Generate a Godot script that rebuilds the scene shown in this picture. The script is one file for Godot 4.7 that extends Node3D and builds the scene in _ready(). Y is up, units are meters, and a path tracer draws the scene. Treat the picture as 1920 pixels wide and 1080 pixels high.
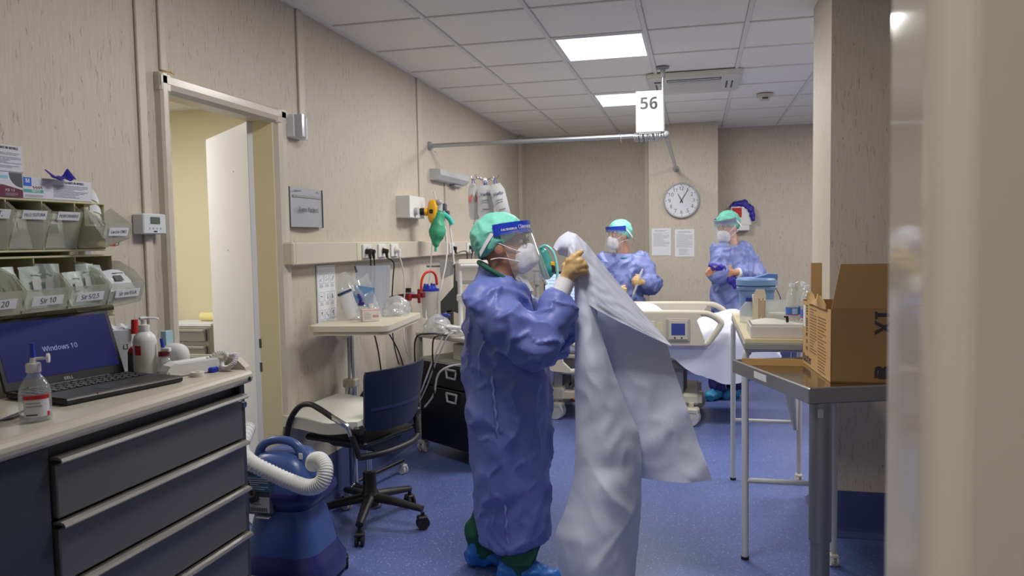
extends Node3D
# A hospital ward seen from its doorway. Metres, y up, camera at the origin of the floor plan.

var M := {}
var used := {}
var noise := FastNoiseLite.new()
var noise2 := FastNoiseLite.new()

# ---------------------------------------------------------------- mesh building
class MB:
	var st := SurfaceTool.new()
	var g := 0
	var xf := Transform3D.IDENTITY
	func _init() -> void:
		st.begin(Mesh.PRIMITIVE_TRIANGLES)
	func flat() -> void:
		st.set_smooth_group(-1)
	func smooth() -> void:
		g += 1
		st.set_smooth_group(g)
	func tri(a: Vector3, b: Vector3, c: Vector3) -> void:
		st.add_vertex(xf * a)
		st.add_vertex(xf * b)
		st.add_vertex(xf * c)
	func quad(a: Vector3, b: Vector3, c: Vector3, d: Vector3) -> void:
		tri(a, b, c)
		tri(a, c, d)
	func otri(a: Vector3, b: Vector3, c: Vector3, o: Vector3) -> void:
		if (b - a).cross(c - a).dot(a + b + c - 3.0 * o) > 0.0:
			tri(a, c, b)
		else:
			tri(a, b, c)
	func oquad(a: Vector3, b: Vector3, c: Vector3, d: Vector3, o: Vector3) -> void:
		otri(a, b, c, o)
		otri(a, c, d, o)
	# box by centre and size, with chamfered edges
	func box(c: Vector3, s: Vector3, e := 0.0) -> MB:
		flat()
		var h := s / 2.0
		e = minf(e, minf(h.x, minf(h.y, h.z)) * 0.9)
		var p := func(ax: int, sg: Vector3) -> Vector3:
			var q := Vector3(sg.x * (h.x - e), sg.y * (h.y - e), sg.z * (h.z - e))
			q[ax] = sg[ax] * h[ax]
			return c + q
		for ax in 3:
			var b1 := (ax + 1) % 3
			var b2 := (ax + 2) % 3
			for s0 in [-1.0, 1.0]:
				var k := []
				for q in [[-1.0, -1.0], [1.0, -1.0], [1.0, 1.0], [-1.0, 1.0]]:
					var sg := Vector3.ZERO
					sg[ax] = s0
					sg[b1] = q[0]
					sg[b2] = q[1]
					k.append(p.call(ax, sg))
				oquad(k[0], k[1], k[2], k[3], c)
				if e > 0.0:
					for s1 in [-1.0, 1.0]:
						var u := Vector3.ZERO
						u[ax] = s0
						u[b1] = s1
						var v := u
						u[b2] = -1.0
						v[b2] = 1.0
						oquad(p.call(ax, u), p.call(ax, v), p.call(b1, v), p.call(b1, u), c)
		if e > 0.0:
			for i in 8:
				var sg2 := Vector3(1 if i & 1 else -1, 1 if i & 2 else -1, 1 if i & 4 else -1)
				otri(p.call(0, sg2), p.call(1, sg2), p.call(2, sg2), c)
		return self
	func span(a: Vector3, b: Vector3, e := 0.0) -> MB:
		return box((a + b) / 2.0, (b - a).abs(), e)
	func cyl(a: Vector3, b: Vector3, ra: float, rb: float, n := 16, caps := true) -> MB:
		var d := (b - a).normalized()
		var u := d.cross(Vector3.UP if absf(d.y) < 0.9 else Vector3.RIGHT).normalized()
		var v := d.cross(u)
		var mid := (a + b) / 2.0
		smooth()
		for i in n:
			var t0 := TAU * i / n
			var t1 := TAU * (i + 1) / n
			var e0 := u * cos(t0) + v * sin(t0)
			var e1 := u * cos(t1) + v * sin(t1)
			oquad(a + e0 * ra, b + e0 * rb, b + e1 * rb, a + e1 * ra, mid)
		if caps:
			flat()
			for i in n:
				var t0 := TAU * i / n
				var t1 := TAU * (i + 1) / n
				var e0 := u * cos(t0) + v * sin(t0)
				var e1 := u * cos(t1) + v * sin(t1)
				if ra > 0.0:
					otri(a, a + e0 * ra, a + e1 * ra, mid)
				if rb > 0.0:
					otri(b, b + e0 * rb, b + e1 * rb, mid)
		return self
	# round tube along points; r is a number or one radius a point
	func tube(pts: Array, r, n := 8, squash := 1.0) -> MB:
		var m := pts.size()
		var rings := []
		var u := Vector3.ZERO
		for i in m:
			var d: Vector3 = (pts[mini(i + 1, m - 1)] - pts[maxi(i - 1, 0)]).normalized()
			if i == 0:
				u = d.cross(Vector3.UP if absf(d.y) < 0.9 else Vector3.RIGHT).normalized()
			else:
				u = (u - d * u.dot(d)).normalized()
			var v := d.cross(u)
			var rr: float = r[i] if r is Array else r
			var ring := []
			for k in n:
				var t := TAU * k / n
				ring.append(pts[i] + u * cos(t) * rr + v * sin(t) * rr * squash)
			rings.append(ring)
		smooth()
		for i in m - 1:
			for k in n:
				var k2 := (k + 1) % n
				oquad(rings[i][k], rings[i + 1][k], rings[i + 1][k2], rings[i][k2], (pts[i] + pts[i + 1]) / 2.0)
		flat()
		for k in n:
			var k2 := (k + 1) % n
			otri(pts[0], rings[0][k], rings[0][k2], pts[1])
			otri(pts[m - 1], rings[m - 1][k], rings[m - 1][k2], pts[m - 2])
		return self
	# profile of Vector2(radius, height) turned round the y axis
	func lathe(prof: Array, n := 24, c := Vector3.ZERO, sx := 1.0, sz := 1.0) -> MB:
		smooth()
		for i in prof.size() - 1:
			if i > 0:
				var d0: Vector2 = (prof[i] - prof[i - 1]).normalized()
				var d1: Vector2 = (prof[i + 1] - prof[i]).normalized()
				if d0.dot(d1) < 0.8:
					smooth()
			for k in n:
				var t0 := TAU * k / n
				var t1 := TAU * (k + 1) / n
				var q := func(pr: Vector2, t: float) -> Vector3:
					return c + Vector3(cos(t) * pr.x * sx, pr.y, sin(t) * pr.x * sz)
				var A: Vector3 = q.call(prof[i], t0)
				var B: Vector3 = q.call(prof[i + 1], t0)
				var C: Vector3 = q.call(prof[i + 1], t1)
				var D: Vector3 = q.call(prof[i], t1)
				if prof[i].x > 0.0:
					tri(A, C, D)
				if prof[i + 1].x > 0.0:
					tri(A, B, C)
		return self
	# outline in x, y pushed from z = 0 to z = depth
	func prism(poly: Array, z0: float, z1: float, soft := false) -> MB:
		var pv := PackedVector2Array(poly)
		if Geometry2D.is_polygon_clockwise(pv):
			pv.reverse()
		var ix := Geometry2D.triangulate_polygon(pv)
		flat()
		for i in range(0, ix.size(), 3):
			var a := pv[ix[i]]
			var b := pv[ix[i + 1]]
			var c := pv[ix[i + 2]]
			if (b - a).cross(c - a) > 0.0:
				var t := b
				b = c
				c = t
			tri(Vector3(a.x, a.y, z1), Vector3(b.x, b.y, z1), Vector3(c.x, c.y, z1))
			tri(Vector3(a.x, a.y, z0), Vector3(c.x, c.y, z0), Vector3(b.x, b.y, z0))
		if soft:
			smooth()
		var n := pv.size()
		for i in n:
			var a := pv[i]
			var b := pv[(i + 1) % n]
			quad(Vector3(a.x, a.y, z0), Vector3(a.x, a.y, z1), Vector3(b.x, b.y, z1), Vector3(b.x, b.y, z0))
		return self
	# ellipsoid, or a pillow-like rounded box when e is below 1
	func ball(c: Vector3, r: Vector3, e := 1.0, nu := 24, nv := 14) -> MB:
		smooth()
		var q := func(i: int, j: int) -> Vector3:
			var a := TAU * i / nu
			var b := PI * j / nv - PI / 2.0
			var cb := pow(absf(cos(b)), e) * signf(cos(b))
			return c + r * Vector3(cb * pow(absf(cos(a)), e) * signf(cos(a)), pow(absf(sin(b)), e) * signf(sin(b)), cb * pow(absf(sin(a)), e) * signf(sin(a)))
		for i in nu:
			for j in nv:
				var A: Vector3 = q.call(i, j)
				var B: Vector3 = q.call(i, j + 1)
				var C: Vector3 = q.call(i + 1, j + 1)
				var D: Vector3 = q.call(i + 1, j)
				if j > 0:
					otri(A, C, D, c)
				if j < nv - 1:
					otri(A, B, C, c)
		return self
	# a sheet with thickness: f(u, v) gives points, u and v from 0 to 1
	func sheet(nu: int, nv: int, f: Callable, th: float) -> MB:
		var p := []
		for j in nv + 1:
			for i in nu + 1:
				p.append(f.call(float(i) / nu, float(j) / nv))
		var at := func(i: int, j: int) -> Vector3:
			return p[clampi(j, 0, nv) * (nu + 1) + clampi(i, 0, nu)]
		var b := []
		for j in nv + 1:
			for i in nu + 1:
				var nn: Vector3 = (at.call(i + 1, j) - at.call(i - 1, j)).cross(at.call(i, j + 1) - at.call(i, j - 1))
				b.append(p[j * (nu + 1) + i] + nn.normalized() * th)
		for side in 2:
			smooth()
			var s: Array = b if side == 0 else p
			for j in nv:
				for i in nu:
					var A: Vector3 = s[j * (nu + 1) + i]
					var B: Vector3 = s[j * (nu + 1) + i + 1]
					var C: Vector3 = s[(j + 1) * (nu + 1) + i + 1]
					var D: Vector3 = s[(j + 1) * (nu + 1) + i]
					if side == 0:
						quad(A, D, C, B)
					else:
						quad(A, B, C, D)
		flat()
		for i in nu:
			for j in [0, nv]:
				var k: int = j * (nu + 1) + i
				quad(p[k], b[k], b[k + 1], p[k + 1])
		for j in nv:
			for i in [0, nu]:
				var k: int = j * (nu + 1) + i
				quad(p[k], b[k], b[k + nu + 1], p[k + nu + 1])
		return self
	func done() -> ArrayMesh:
		st.generate_normals()
		return st.commit()

# ---------------------------------------------------------------- naming and tagging
func numbered(called: String) -> String:
	var n: int = used.get(called, 0)
	used[called] = n + 1
	return called if n == 0 else "%s_%03d" % [called, n]

func tag(o: Node3D, label: String, category: String, group := "") -> Node3D:
	o.set_meta("label", label)
	o.set_meta("category", category)
	if group:
		o.set_meta("group", group)
	return o

func thing(called: String, label: String, category: String, at := Vector3.ZERO, turn := 0.0, group := "") -> Node3D:
	var o := Node3D.new()
	o.name = numbered(called)
	add_child(o)
	o.position = at
	o.rotation.y = turn
	tag(o, label, category, group)
	return o

func put_mesh(called: String, mesh: Mesh, m: Material, parent: Node = self) -> MeshInstance3D:
	var o := MeshInstance3D.new()
	o.mesh = mesh
	o.material_override = m
	o.name = numbered(called) if parent == self else called
	parent.add_child(o, true)
	return o

func obj(called: String, b: MB, m: Material, parent: Node = self) -> MeshInstance3D:
	return put_mesh(called, b.done(), m, parent)

func struct(called: String, b: MB, m: Material, label := "") -> MeshInstance3D:
	var o := obj(called, b, m)
	o.set_meta("kind", "structure")
	if label:
		o.set_meta("label", label)
		o.set_meta("category", called.get_slice("_", 0))
	return o

# raised lettering, facing +z of its parent before xf
func letters(s: String, size: float, m: Material, parent: Node, xf: Transform3D, fontname := "Droid Sans", called := "lettering", bold := 400) -> MeshInstance3D:
	var t := TextMesh.new()
	var f := SystemFont.new()
	f.font_names = PackedStringArray([fontname])
	f.font_weight = bold
	t.font = f
	t.font_size = 32
	t.pixel_size = size / 32.0
	t.depth = 0.0006
	t.curve_step = 0.5
	t.text = s
	var o := put_mesh(called, t, m, parent)
	o.transform = xf
	return o

func at3(p: Vector3, ry := 0.0, rx := 0.0, rz := 0.0) -> Transform3D:
	return Transform3D(Basis.from_euler(Vector3(rx, ry, rz)), p)

func mat(r: float, g: float, b: float, rough := 0.6, metal := 0.0) -> StandardMaterial3D:
	var m := StandardMaterial3D.new()
	m.albedo_color = Color(r / 255.0, g / 255.0, b / 255.0)
	m.roughness = rough
	m.metallic = metal
	return m

func clear(r: float, g: float, b: float, a: float, rough := 0.08) -> StandardMaterial3D:
	var m := mat(r, g, b, rough)
	m.albedo_color.a = a
	m.transparency = BaseMaterial3D.TRANSPARENCY_ALPHA
	m.cull_mode = BaseMaterial3D.CULL_DISABLED
	return m

func textured(m: StandardMaterial3D, im: Image, scale: float) -> StandardMaterial3D:
	m.albedo_texture = ImageTexture.create_from_image(im)
	m.albedo_color = Color.WHITE
	m.uv1_triplanar = true
	m.uv1_world_triplanar = true
	m.uv1_scale = Vector3.ONE * scale
	return m

# smooth curve through points
func curve(pts: Array, per := 6) -> Array:
	var out := []
	for i in pts.size() - 1:
		var p0: Vector3 = pts[maxi(i - 1, 0)]
		var p3: Vector3 = pts[mini(i + 2, pts.size() - 1)]
		for k in per:
			out.append(pts[i].cubic_interpolate(pts[i + 1], p0, p3, float(k) / per))
	out.append(pts[-1])
	return out

func rounded(w: float, h: float, r: float, n := 5) -> Array:
	var out := []
	for c in [[w / 2 - r, h / 2 - r, 0.0], [-w / 2 + r, h / 2 - r, 0.25], [-w / 2 + r, -h / 2 + r, 0.5], [w / 2 - r, -h / 2 + r, 0.75]]:
		for k in n + 1:
			var t: float = TAU * (c[2] + 0.25 * k / n)
			out.append(Vector2(c[0] + cos(t) * r, c[1] + sin(t) * r))
	return out

func lerp_table(tab: Array, y: float, col: int) -> float:
	if y >= tab[0][0]:
		return tab[0][col]
	for i in tab.size() - 1:
		if y >= tab[i + 1][0]:
			var t: float = (y - tab[i + 1][0]) / (tab[i][0] - tab[i + 1][0])
			t = t * t * (3.0 - 2.0 * t) * 0.5 + t * 0.5
			return lerpf(tab[i + 1][col], tab[i][col], t)
	return tab[-1][col]

# ---------------------------------------------------------------- smooth bodies: distance field meshed with surface nets
# a bone is [a, b, ra, rb], an ellipsoid is [centre, radii], a loft is [table of [y, cx, cz, rx, rz]]
func nets(prims: Array, cell: float, k: float, disp = null, cut = null) -> ArrayMesh:
	var lo := Vector3.INF
	var hi := -Vector3.INF
	var boxes := []
	for p in prims:
		var a: Vector3
		var b: Vector3
		if p.size() == 4:
			var r: float = maxf(p[2], p[3])
			a = p[0].min(p[1]) - Vector3.ONE * r
			b = p[0].max(p[1]) + Vector3.ONE * r
		elif p.size() == 2:
			a = p[0] - p[1]
			b = p[0] + p[1]
		else:
			a = Vector3.INF
			b = -Vector3.INF
			for q in p[0]:
				a = a.min(Vector3(q[1] - q[3], q[0], q[2] - q[4]))
				b = b.max(Vector3(q[1] + q[3], q[0], q[2] + q[4]))
		var pad := Vector3.ONE * (k + cell * 2.0)
		boxes.append([a - pad, b + pad])
		lo = lo.min(a - pad)
		hi = hi.max(b + pad)
	var nx := int((hi.x - lo.x) / cell) + 2
	var ny := int((hi.y - lo.y) / cell) + 2
	var nz := int((hi.z - lo.z) / cell) + 2
	var fld := PackedFloat32Array()
	fld.resize(nx * ny * nz)
	fld.fill(9.0)
	for pi in prims.size():
		var p: Array = prims[pi]
		var i0 := Vector3i(((boxes[pi][0] - lo) / cell).floor())
		var i1 := Vector3i(((boxes[pi][1] - lo) / cell).ceil())
		i0 = i0.clamp(Vector3i.ZERO, Vector3i(nx - 1, ny - 1, nz - 1))
		i1 = i1.clamp(Vector3i.ZERO, Vector3i(nx - 1, ny - 1, nz - 1))
		var kind: int = p.size()
		var A := Vector3.ZERO
		var BA := Vector3.ZERO
		var il := 0.0
		var ra := 0.0
		var rd := 0.0
		var R := Vector3.ONE
		if kind == 4:
			A = p[0]
			BA = p[1] - p[0]
			il = 1.0 / maxf(BA.length_squared(), 1e-9)
			ra = p[2]
			rd = p[3] - p[2]
		elif kind == 2:
			A = p[0]
			R = p[1]
		for iy in range(i0.y, i1.y + 1):
			var y := lo.y + iy * cell
			var cx := 0.0
			var cz := 0.0
			var rx := 1.0
			var rz := 1.0
			var over := 0.0
			var mr := 1.0
			if kind == 1:
				cx = lerp_table(p[0], y, 1)
				cz = lerp_table(p[0], y, 2)
				rx = lerp_table(p[0], y, 3)
				rz = lerp_table(p[0], y, 4)
				mr = minf(rx, rz)
				over = maxf(y - p[0][0][0], p[0][-1][0] - y)
			for iz in range(i0.z, i1.z + 1):
				var z := lo.z + iz * cell
				var at := (iy * nz + iz) * nx
				for ix in range(i0.x, i1.x + 1):
					var x := lo.x + ix * cell
					var d: float
					if kind == 4:
						var q := Vector3(x, y, z) - A
						var t := clampf(q.dot(BA) * il, 0.0, 1.0)
						d = (q - BA * t).length() - ra - rd * t
					elif kind == 2:
						var q2 := Vector3(x, y, z) - A
						var k0 := (q2 / R).length()
						var k1 := (q2 / (R * R)).length()
						d = k0 * (k0 - 1.0) / maxf(k1, 1e-6)
					else:
						var ex := (x - cx) / rx
						var ez := (z - cz) / rz
						d = maxf((sqrt(ex * ex + ez * ez) - 1.0) * mr, over)
					var o := fld[at + ix]
					var h := maxf(k - absf(o - d), 0.0) / k
					fld[at + ix] = minf(o, d) - h * h * k * 0.25
	if cut != null:
		for iy in ny:
			for iz in nz:
				var at2 := (iy * nz + iz) * nx
				for ix in nx:
					if fld[at2 + ix] < cell * 2.0:
						fld[at2 + ix] = maxf(fld[at2 + ix], cut.call(lo + Vector3(ix, iy, iz) * cell))
	var idx := PackedInt32Array()
	idx.resize(nx * ny * nz)
	idx.fill(-1)
	var verts := PackedVector3Array()
	var offs := [0, 1, nx * nz, nx * nz + 1, nx, nx + 1, nx * nz + nx, nx * nz + nx + 1]   # x, y, z bits
	var cor := []
	for c in 8:
		cor.append(Vector3(c & 1, (c >> 1) & 1, (c >> 2) & 1))
	var edges := [[0, 1], [2, 3], [4, 5], [6, 7], [0, 2], [1, 3], [4, 6], [5, 7], [0, 4], [1, 5], [2, 6], [3, 7]]
	for iy in ny - 1:
		for iz in nz - 1:
			var at := (iy * nz + iz) * nx
			for ix in nx - 1:
				var o := at + ix
				var f0 := fld[o]
				if absf(f0) > cell * 3.0:
					continue
				var m := 0
				for c in 8:
					if fld[o + offs[c]] < 0.0:
						m |= 1 << c
				if m == 0 or m == 255:
					continue
				var s := Vector3.ZERO
				var n := 0
				for e in edges:
					var ia: int = e[0]
					var ib: int = e[1]
					if ((m >> ia) & 1) != ((m >> ib) & 1):
						var va := fld[o + offs[ia]]
						var vb := fld[o + offs[ib]]
						s += cor[ia].lerp(cor[ib], va / (va - vb))
						n += 1
				idx[o] = verts.size()
				verts.append(lo + (Vector3(ix, iy, iz) + s / n) * cell)
	var tris := PackedInt32Array()
	var stx := 1
	var sty := nx * nz
	var stz := nx
	for iy in range(1, ny - 1):
		for iz in range(1, nz - 1):
			var at := (iy * nz + iz) * nx
			for ix in range(1, nx - 1):
				var o := at + ix
				if idx[o] < 0:
					continue
				var ins := fld[o] < 0.0
				for ax in 3:
					var st: int = [stx, sty, stz][ax]
					if (fld[o + st] < 0.0) == ins:
						continue
					var u: int = [sty, stz, stx][ax]
					var v: int = [stz, stx, sty][ax]
					var q0 := idx[o]
					var q1 := idx[o - u]
					var q2 := idx[o - u - v]
					var q3 := idx[o - v]
					if q1 < 0 or q2 < 0 or q3 < 0:
						continue
					if ins:
						tris.append_array(PackedInt32Array([q0, q2, q1, q0, q3, q2]))
					else:
						tris.append_array(PackedInt32Array([q0, q1, q2, q0, q2, q3]))
	var nor := face_normals(verts, tris)
	if disp != null:
		for i in verts.size():
			verts[i] += nor[i] * disp.call(verts[i], nor[i])
		nor = face_normals(verts, tris)
	var arr := []
	arr.resize(Mesh.ARRAY_MAX)
	arr[Mesh.ARRAY_VERTEX] = verts
	arr[Mesh.ARRAY_NORMAL] = nor
	arr[Mesh.ARRAY_INDEX] = tris
	var am := ArrayMesh.new()
	am.add_surface_from_arrays(Mesh.PRIMITIVE_TRIANGLES, arr)
	return am

func face_normals(verts: PackedVector3Array, tris: PackedInt32Array) -> PackedVector3Array:
	var nor := PackedVector3Array()
	nor.resize(verts.size())
	for i in range(0, tris.size(), 3):
		var a := verts[tris[i]]
		var n := (verts[tris[i + 2]] - a).cross(verts[tris[i + 1]] - a)
		for j in 3:
			nor[tris[i + j]] += n
	for i in nor.size():
		nor[i] = nor[i].normalized()
	return nor

func joined(meshes: Array) -> ArrayMesh:
	var st := SurfaceTool.new()
	st.begin(Mesh.PRIMITIVE_TRIANGLES)
	for m in meshes:
		st.append_from(m, 0, Transform3D.IDENTITY)
	return st.commit()

# ---------------------------------------------------------------- the scene
func _ready() -> void:
	var cam := Camera3D.new()
	cam.name = "camera"
	add_child(cam)
	cam.position = Vector3(0, 1.47, 0)
	cam.rotation_degrees = Vector3(-3.451, 13.619, -0.974)
	cam.fov = 41.30
	cam.near = 0.02
	cam.current = true
	var att := CameraAttributesPhysical.new()
	att.frustum_focus_distance = 3.6
	att.frustum_focal_length = 24.0
	att.exposure_aperture = 5.6
	att.frustum_near = 0.02
	cam.attributes = att
	cam.fov = 41.30
	var env := Environment.new()
	env.background_mode = Environment.BG_COLOR
	env.background_color = Color(0.0, 0.0, 0.0)
	env.ambient_light_source = Environment.AMBIENT_SOURCE_DISABLED
	env.tonemap_mode = Environment.TONE_MAPPER_LINEAR
	env.tonemap_exposure = 1.0
	env.sdfgi_enabled = true
	env.ssao_enabled = true
	env.ssil_enabled = true
	var we := WorldEnvironment.new()
	we.name = "environment"
	we.environment = env
	add_child(we)
	noise.seed = 7
	noise.noise_type = FastNoiseLite.TYPE_SIMPLEX_SMOOTH
	noise.frequency = 1.0
	noise.fractal_octaves = 2
	noise2.seed = 11
	noise2.noise_type = FastNoiseLite.TYPE_SIMPLEX_SMOOTH
	noise2.fractal_type = FastNoiseLite.FRACTAL_RIDGED
	noise2.fractal_octaves = 1
	noise2.frequency = 1.0
	make_materials()
	ceiling_lights()
	structure()
	side_room()
	ceiling_things()
	wall_things()
	bed()
	ward_equipment()
	office_chair()
	warmer()
	overbed_table()
	trolley()
	trolley_things()
	bin_rack()
	frame_table()
	steel_table()
	woman()
	held_sheet()
	back_nurse()
	back_man()

const CEIL := 2.705
const LAMP_E := 3.2

func panel_light(x0: float, x1: float, z0: float, z1: float, y: float, e: float, c: Color, label: String, group := "ceiling light panels") -> void:
	var cx := (x0 + x1) / 2
	var cz := (z0 + z1) / 2
	var t := thing("ceiling_light", label, "ceiling light", Vector3(cx, y, cz), 0.0, group)
	var w := absf(x1 - x0)
	var d := absf(z1 - z0)
	var fr := MB.new()
	for s in [-1.0, 1.0]:
		fr.box(Vector3(s * (w / 2 - 0.012), 0.005, 0), Vector3(0.024, 0.012, d), 0.002)
		fr.box(Vector3(0, 0.005, s * (d / 2 - 0.012)), Vector3(w - 0.048, 0.012, 0.024), 0.002)
	obj("frame", fr, M.white, t)
	obj("diffuser", MB.new().box(Vector3(0, 0.004, 0), Vector3(w - 0.046, 0.012, d - 0.046)), M.lamp, t)
	var a := AreaLight3D.new()
	a.name = "panel_glow"
	a.light_energy = e
	a.light_color = c
	a.area_size = Vector2(w - 0.05, d - 0.05)
	a.area_range = 14.0
	a.shadow_enabled = true
	t.add_child(a)
	a.position = Vector3(0, -0.006, 0)
	a.rotation_degrees = Vector3(-90, 0, 0)

func ceiling_lights() -> void:
	var c := Color(1.0, 0.985, 0.968)
	panel_light(-0.862, -0.298, -4.70, -5.31, CEIL, LAMP_E, c, "lit ceiling panel nearest the camera, left of the air conditioner")
	panel_light(-0.862, -0.298, -6.58, -7.18, CEIL, LAMP_E, c, "lit ceiling panel partly behind the number 56 sign")
	panel_light(-0.862, -0.298, -2.22, -2.82, CEIL, LAMP_E * 0.85, c, "lit ceiling panel over the aisle in front of the nurse")
	panel_light(1.47, 2.03, -4.70, -5.31, CEIL, LAMP_E, c, "lit ceiling panel right of the pillar, nearer one")
	panel_light(1.47, 2.03, -6.58, -7.18, CEIL, LAMP_E, c, "lit ceiling panel right of the pillar, farther one")
	panel_light(-0.95, -0.35, 0.3, 0.9, CEIL, LAMP_E * 0.85, c, "ceiling panel in the passage behind the camera")

func wall_image(seed_: int, base: Color, fleck: Color) -> Image:
	var n := 1024
	var im := Image.create(n, n, false, Image.FORMAT_RGB8)
	im.fill(base)
	var rng := RandomNumberGenerator.new()
	rng.seed = seed_
	for i in 9000:   # fine fibres of the vinyl
		var x := rng.randi() % n
		var y := rng.randi() % n
		var c := base.darkened(rng.randf() * 0.05) if rng.randf() < 0.6 else base.lightened(rng.randf() * 0.10)
		im.fill_rect(Rect2i(x, y, 1 + rng.randi() % 2, 20 + rng.randi() % 60), c)
	for i in 620:    # dark flecks running upright
		var x := rng.randi() % n
		var y := rng.randi() % n
		var l := 6 + rng.randi() % 26
		var s := rng.randf()
		for k in l:
			if rng.randf() < 0.25:
				x += rng.randi() % 3 - 1
			var w := 1 + (rng.randi() % 3 if k > l / 4 and k < l * 3 / 4 else rng.randi() % 2)
			im.fill_rect(Rect2i(posmod(x, n), posmod(y + k, n), w, 1), base.lerp(fleck, 0.2 + 0.7 * s * rng.randf()))
	return im

func speckle(seed_: int, base: Color, cols: Array, count: int, big: int) -> Image:
	var n := 1024
	var im := Image.create(n, n, false, Image.FORMAT_RGB8)
	im.fill(base)
	var rng := RandomNumberGenerator.new()
	rng.seed = seed_
	for i in count:
		var c: Color = cols[rng.randi() % cols.size()]
		im.fill_rect(Rect2i(rng.randi() % n, rng.randi() % n, 1 + rng.randi() % big, 1 + rng.randi() % big), base.lerp(c, 0.2 + 0.6 * rng.randf()))
	return im

func make_materials() -> void:
	M.wall = textured(mat(255, 255, 255, 0.55), wall_image(3, Color8(196, 186, 170), Color8(100, 88, 74)), 0.62)
	M.floor = textured(mat(255, 255, 255, 0.34), speckle(5, Color8(89, 105, 162), [Color8(64, 74, 118), Color8(78, 91, 142), Color8(116, 130, 184), Color8(205, 208, 222)], 16000, 6), 1.0)
	M.skirt = mat(66, 76, 122, 0.5)
	M.trim = mat(200, 190, 175, 0.4)
	M.door_frame = mat(205, 197, 182, 0.22)
	M.jamb = mat(184, 177, 163, 0.06)
	M.tile = textured(mat(255, 255, 255, 0.9), speckle(8, Color8(247, 243, 232), [Color8(235, 232, 221), Color8(250, 247, 237)], 30000, 3), 1.3)
	M.tbar = mat(232, 229, 223, 0.6)
	M.white = mat(226, 226, 226, 0.45)
	M.offwhite = mat(216, 213, 202, 0.5)
	M.cream = mat(204, 194, 178, 0.5)
	M.ivory = mat(214, 208, 186, 0.45)
	M.paper = mat(222, 224, 230, 0.85)
	M.ink = mat(52, 52, 58, 0.8)
	M.greyink = mat(140, 142, 150, 0.85)
	M.black = mat(26, 26, 28, 0.45)
	M.rubber = mat(34, 34, 36, 0.75)
	M.grey = mat(150, 152, 154, 0.5)
	M.darkgrey = mat(78, 80, 82, 0.55)
	M.lightgrey = mat(186, 188, 190, 0.45)
	M.chrome = mat(200, 202, 205, 0.16, 1.0)
	M.steel = mat(168, 168, 170, 0.36, 0.9)
	M.alu = mat(185, 187, 190, 0.38, 0.9)
	M.pearl = mat(170, 172, 174, 0.4)
	M.bathwall = mat(226, 219, 190, 0.6)
	M.blue = mat(28, 58, 178, 0.35)
	M.red = mat(188, 38, 34, 0.4)
	M.yellow = mat(232, 176, 30, 0.4)
	M.cardboard = mat(196, 158, 104, 0.85)
	M.plastic = clear(228, 234, 232, 0.30, 0.18)
	M.film = clear(236, 240, 242, 0.22, 0.12)
	M.glass = clear(215, 226, 224, 0.16, 0.03)
	var lp := mat(255, 255, 255, 0.5)
	lp.emission_enabled = true
	lp.emission = Color(1, 1, 1)
	lp.emission_energy_multiplier = 1.6
	M.lamp = lp

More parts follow.
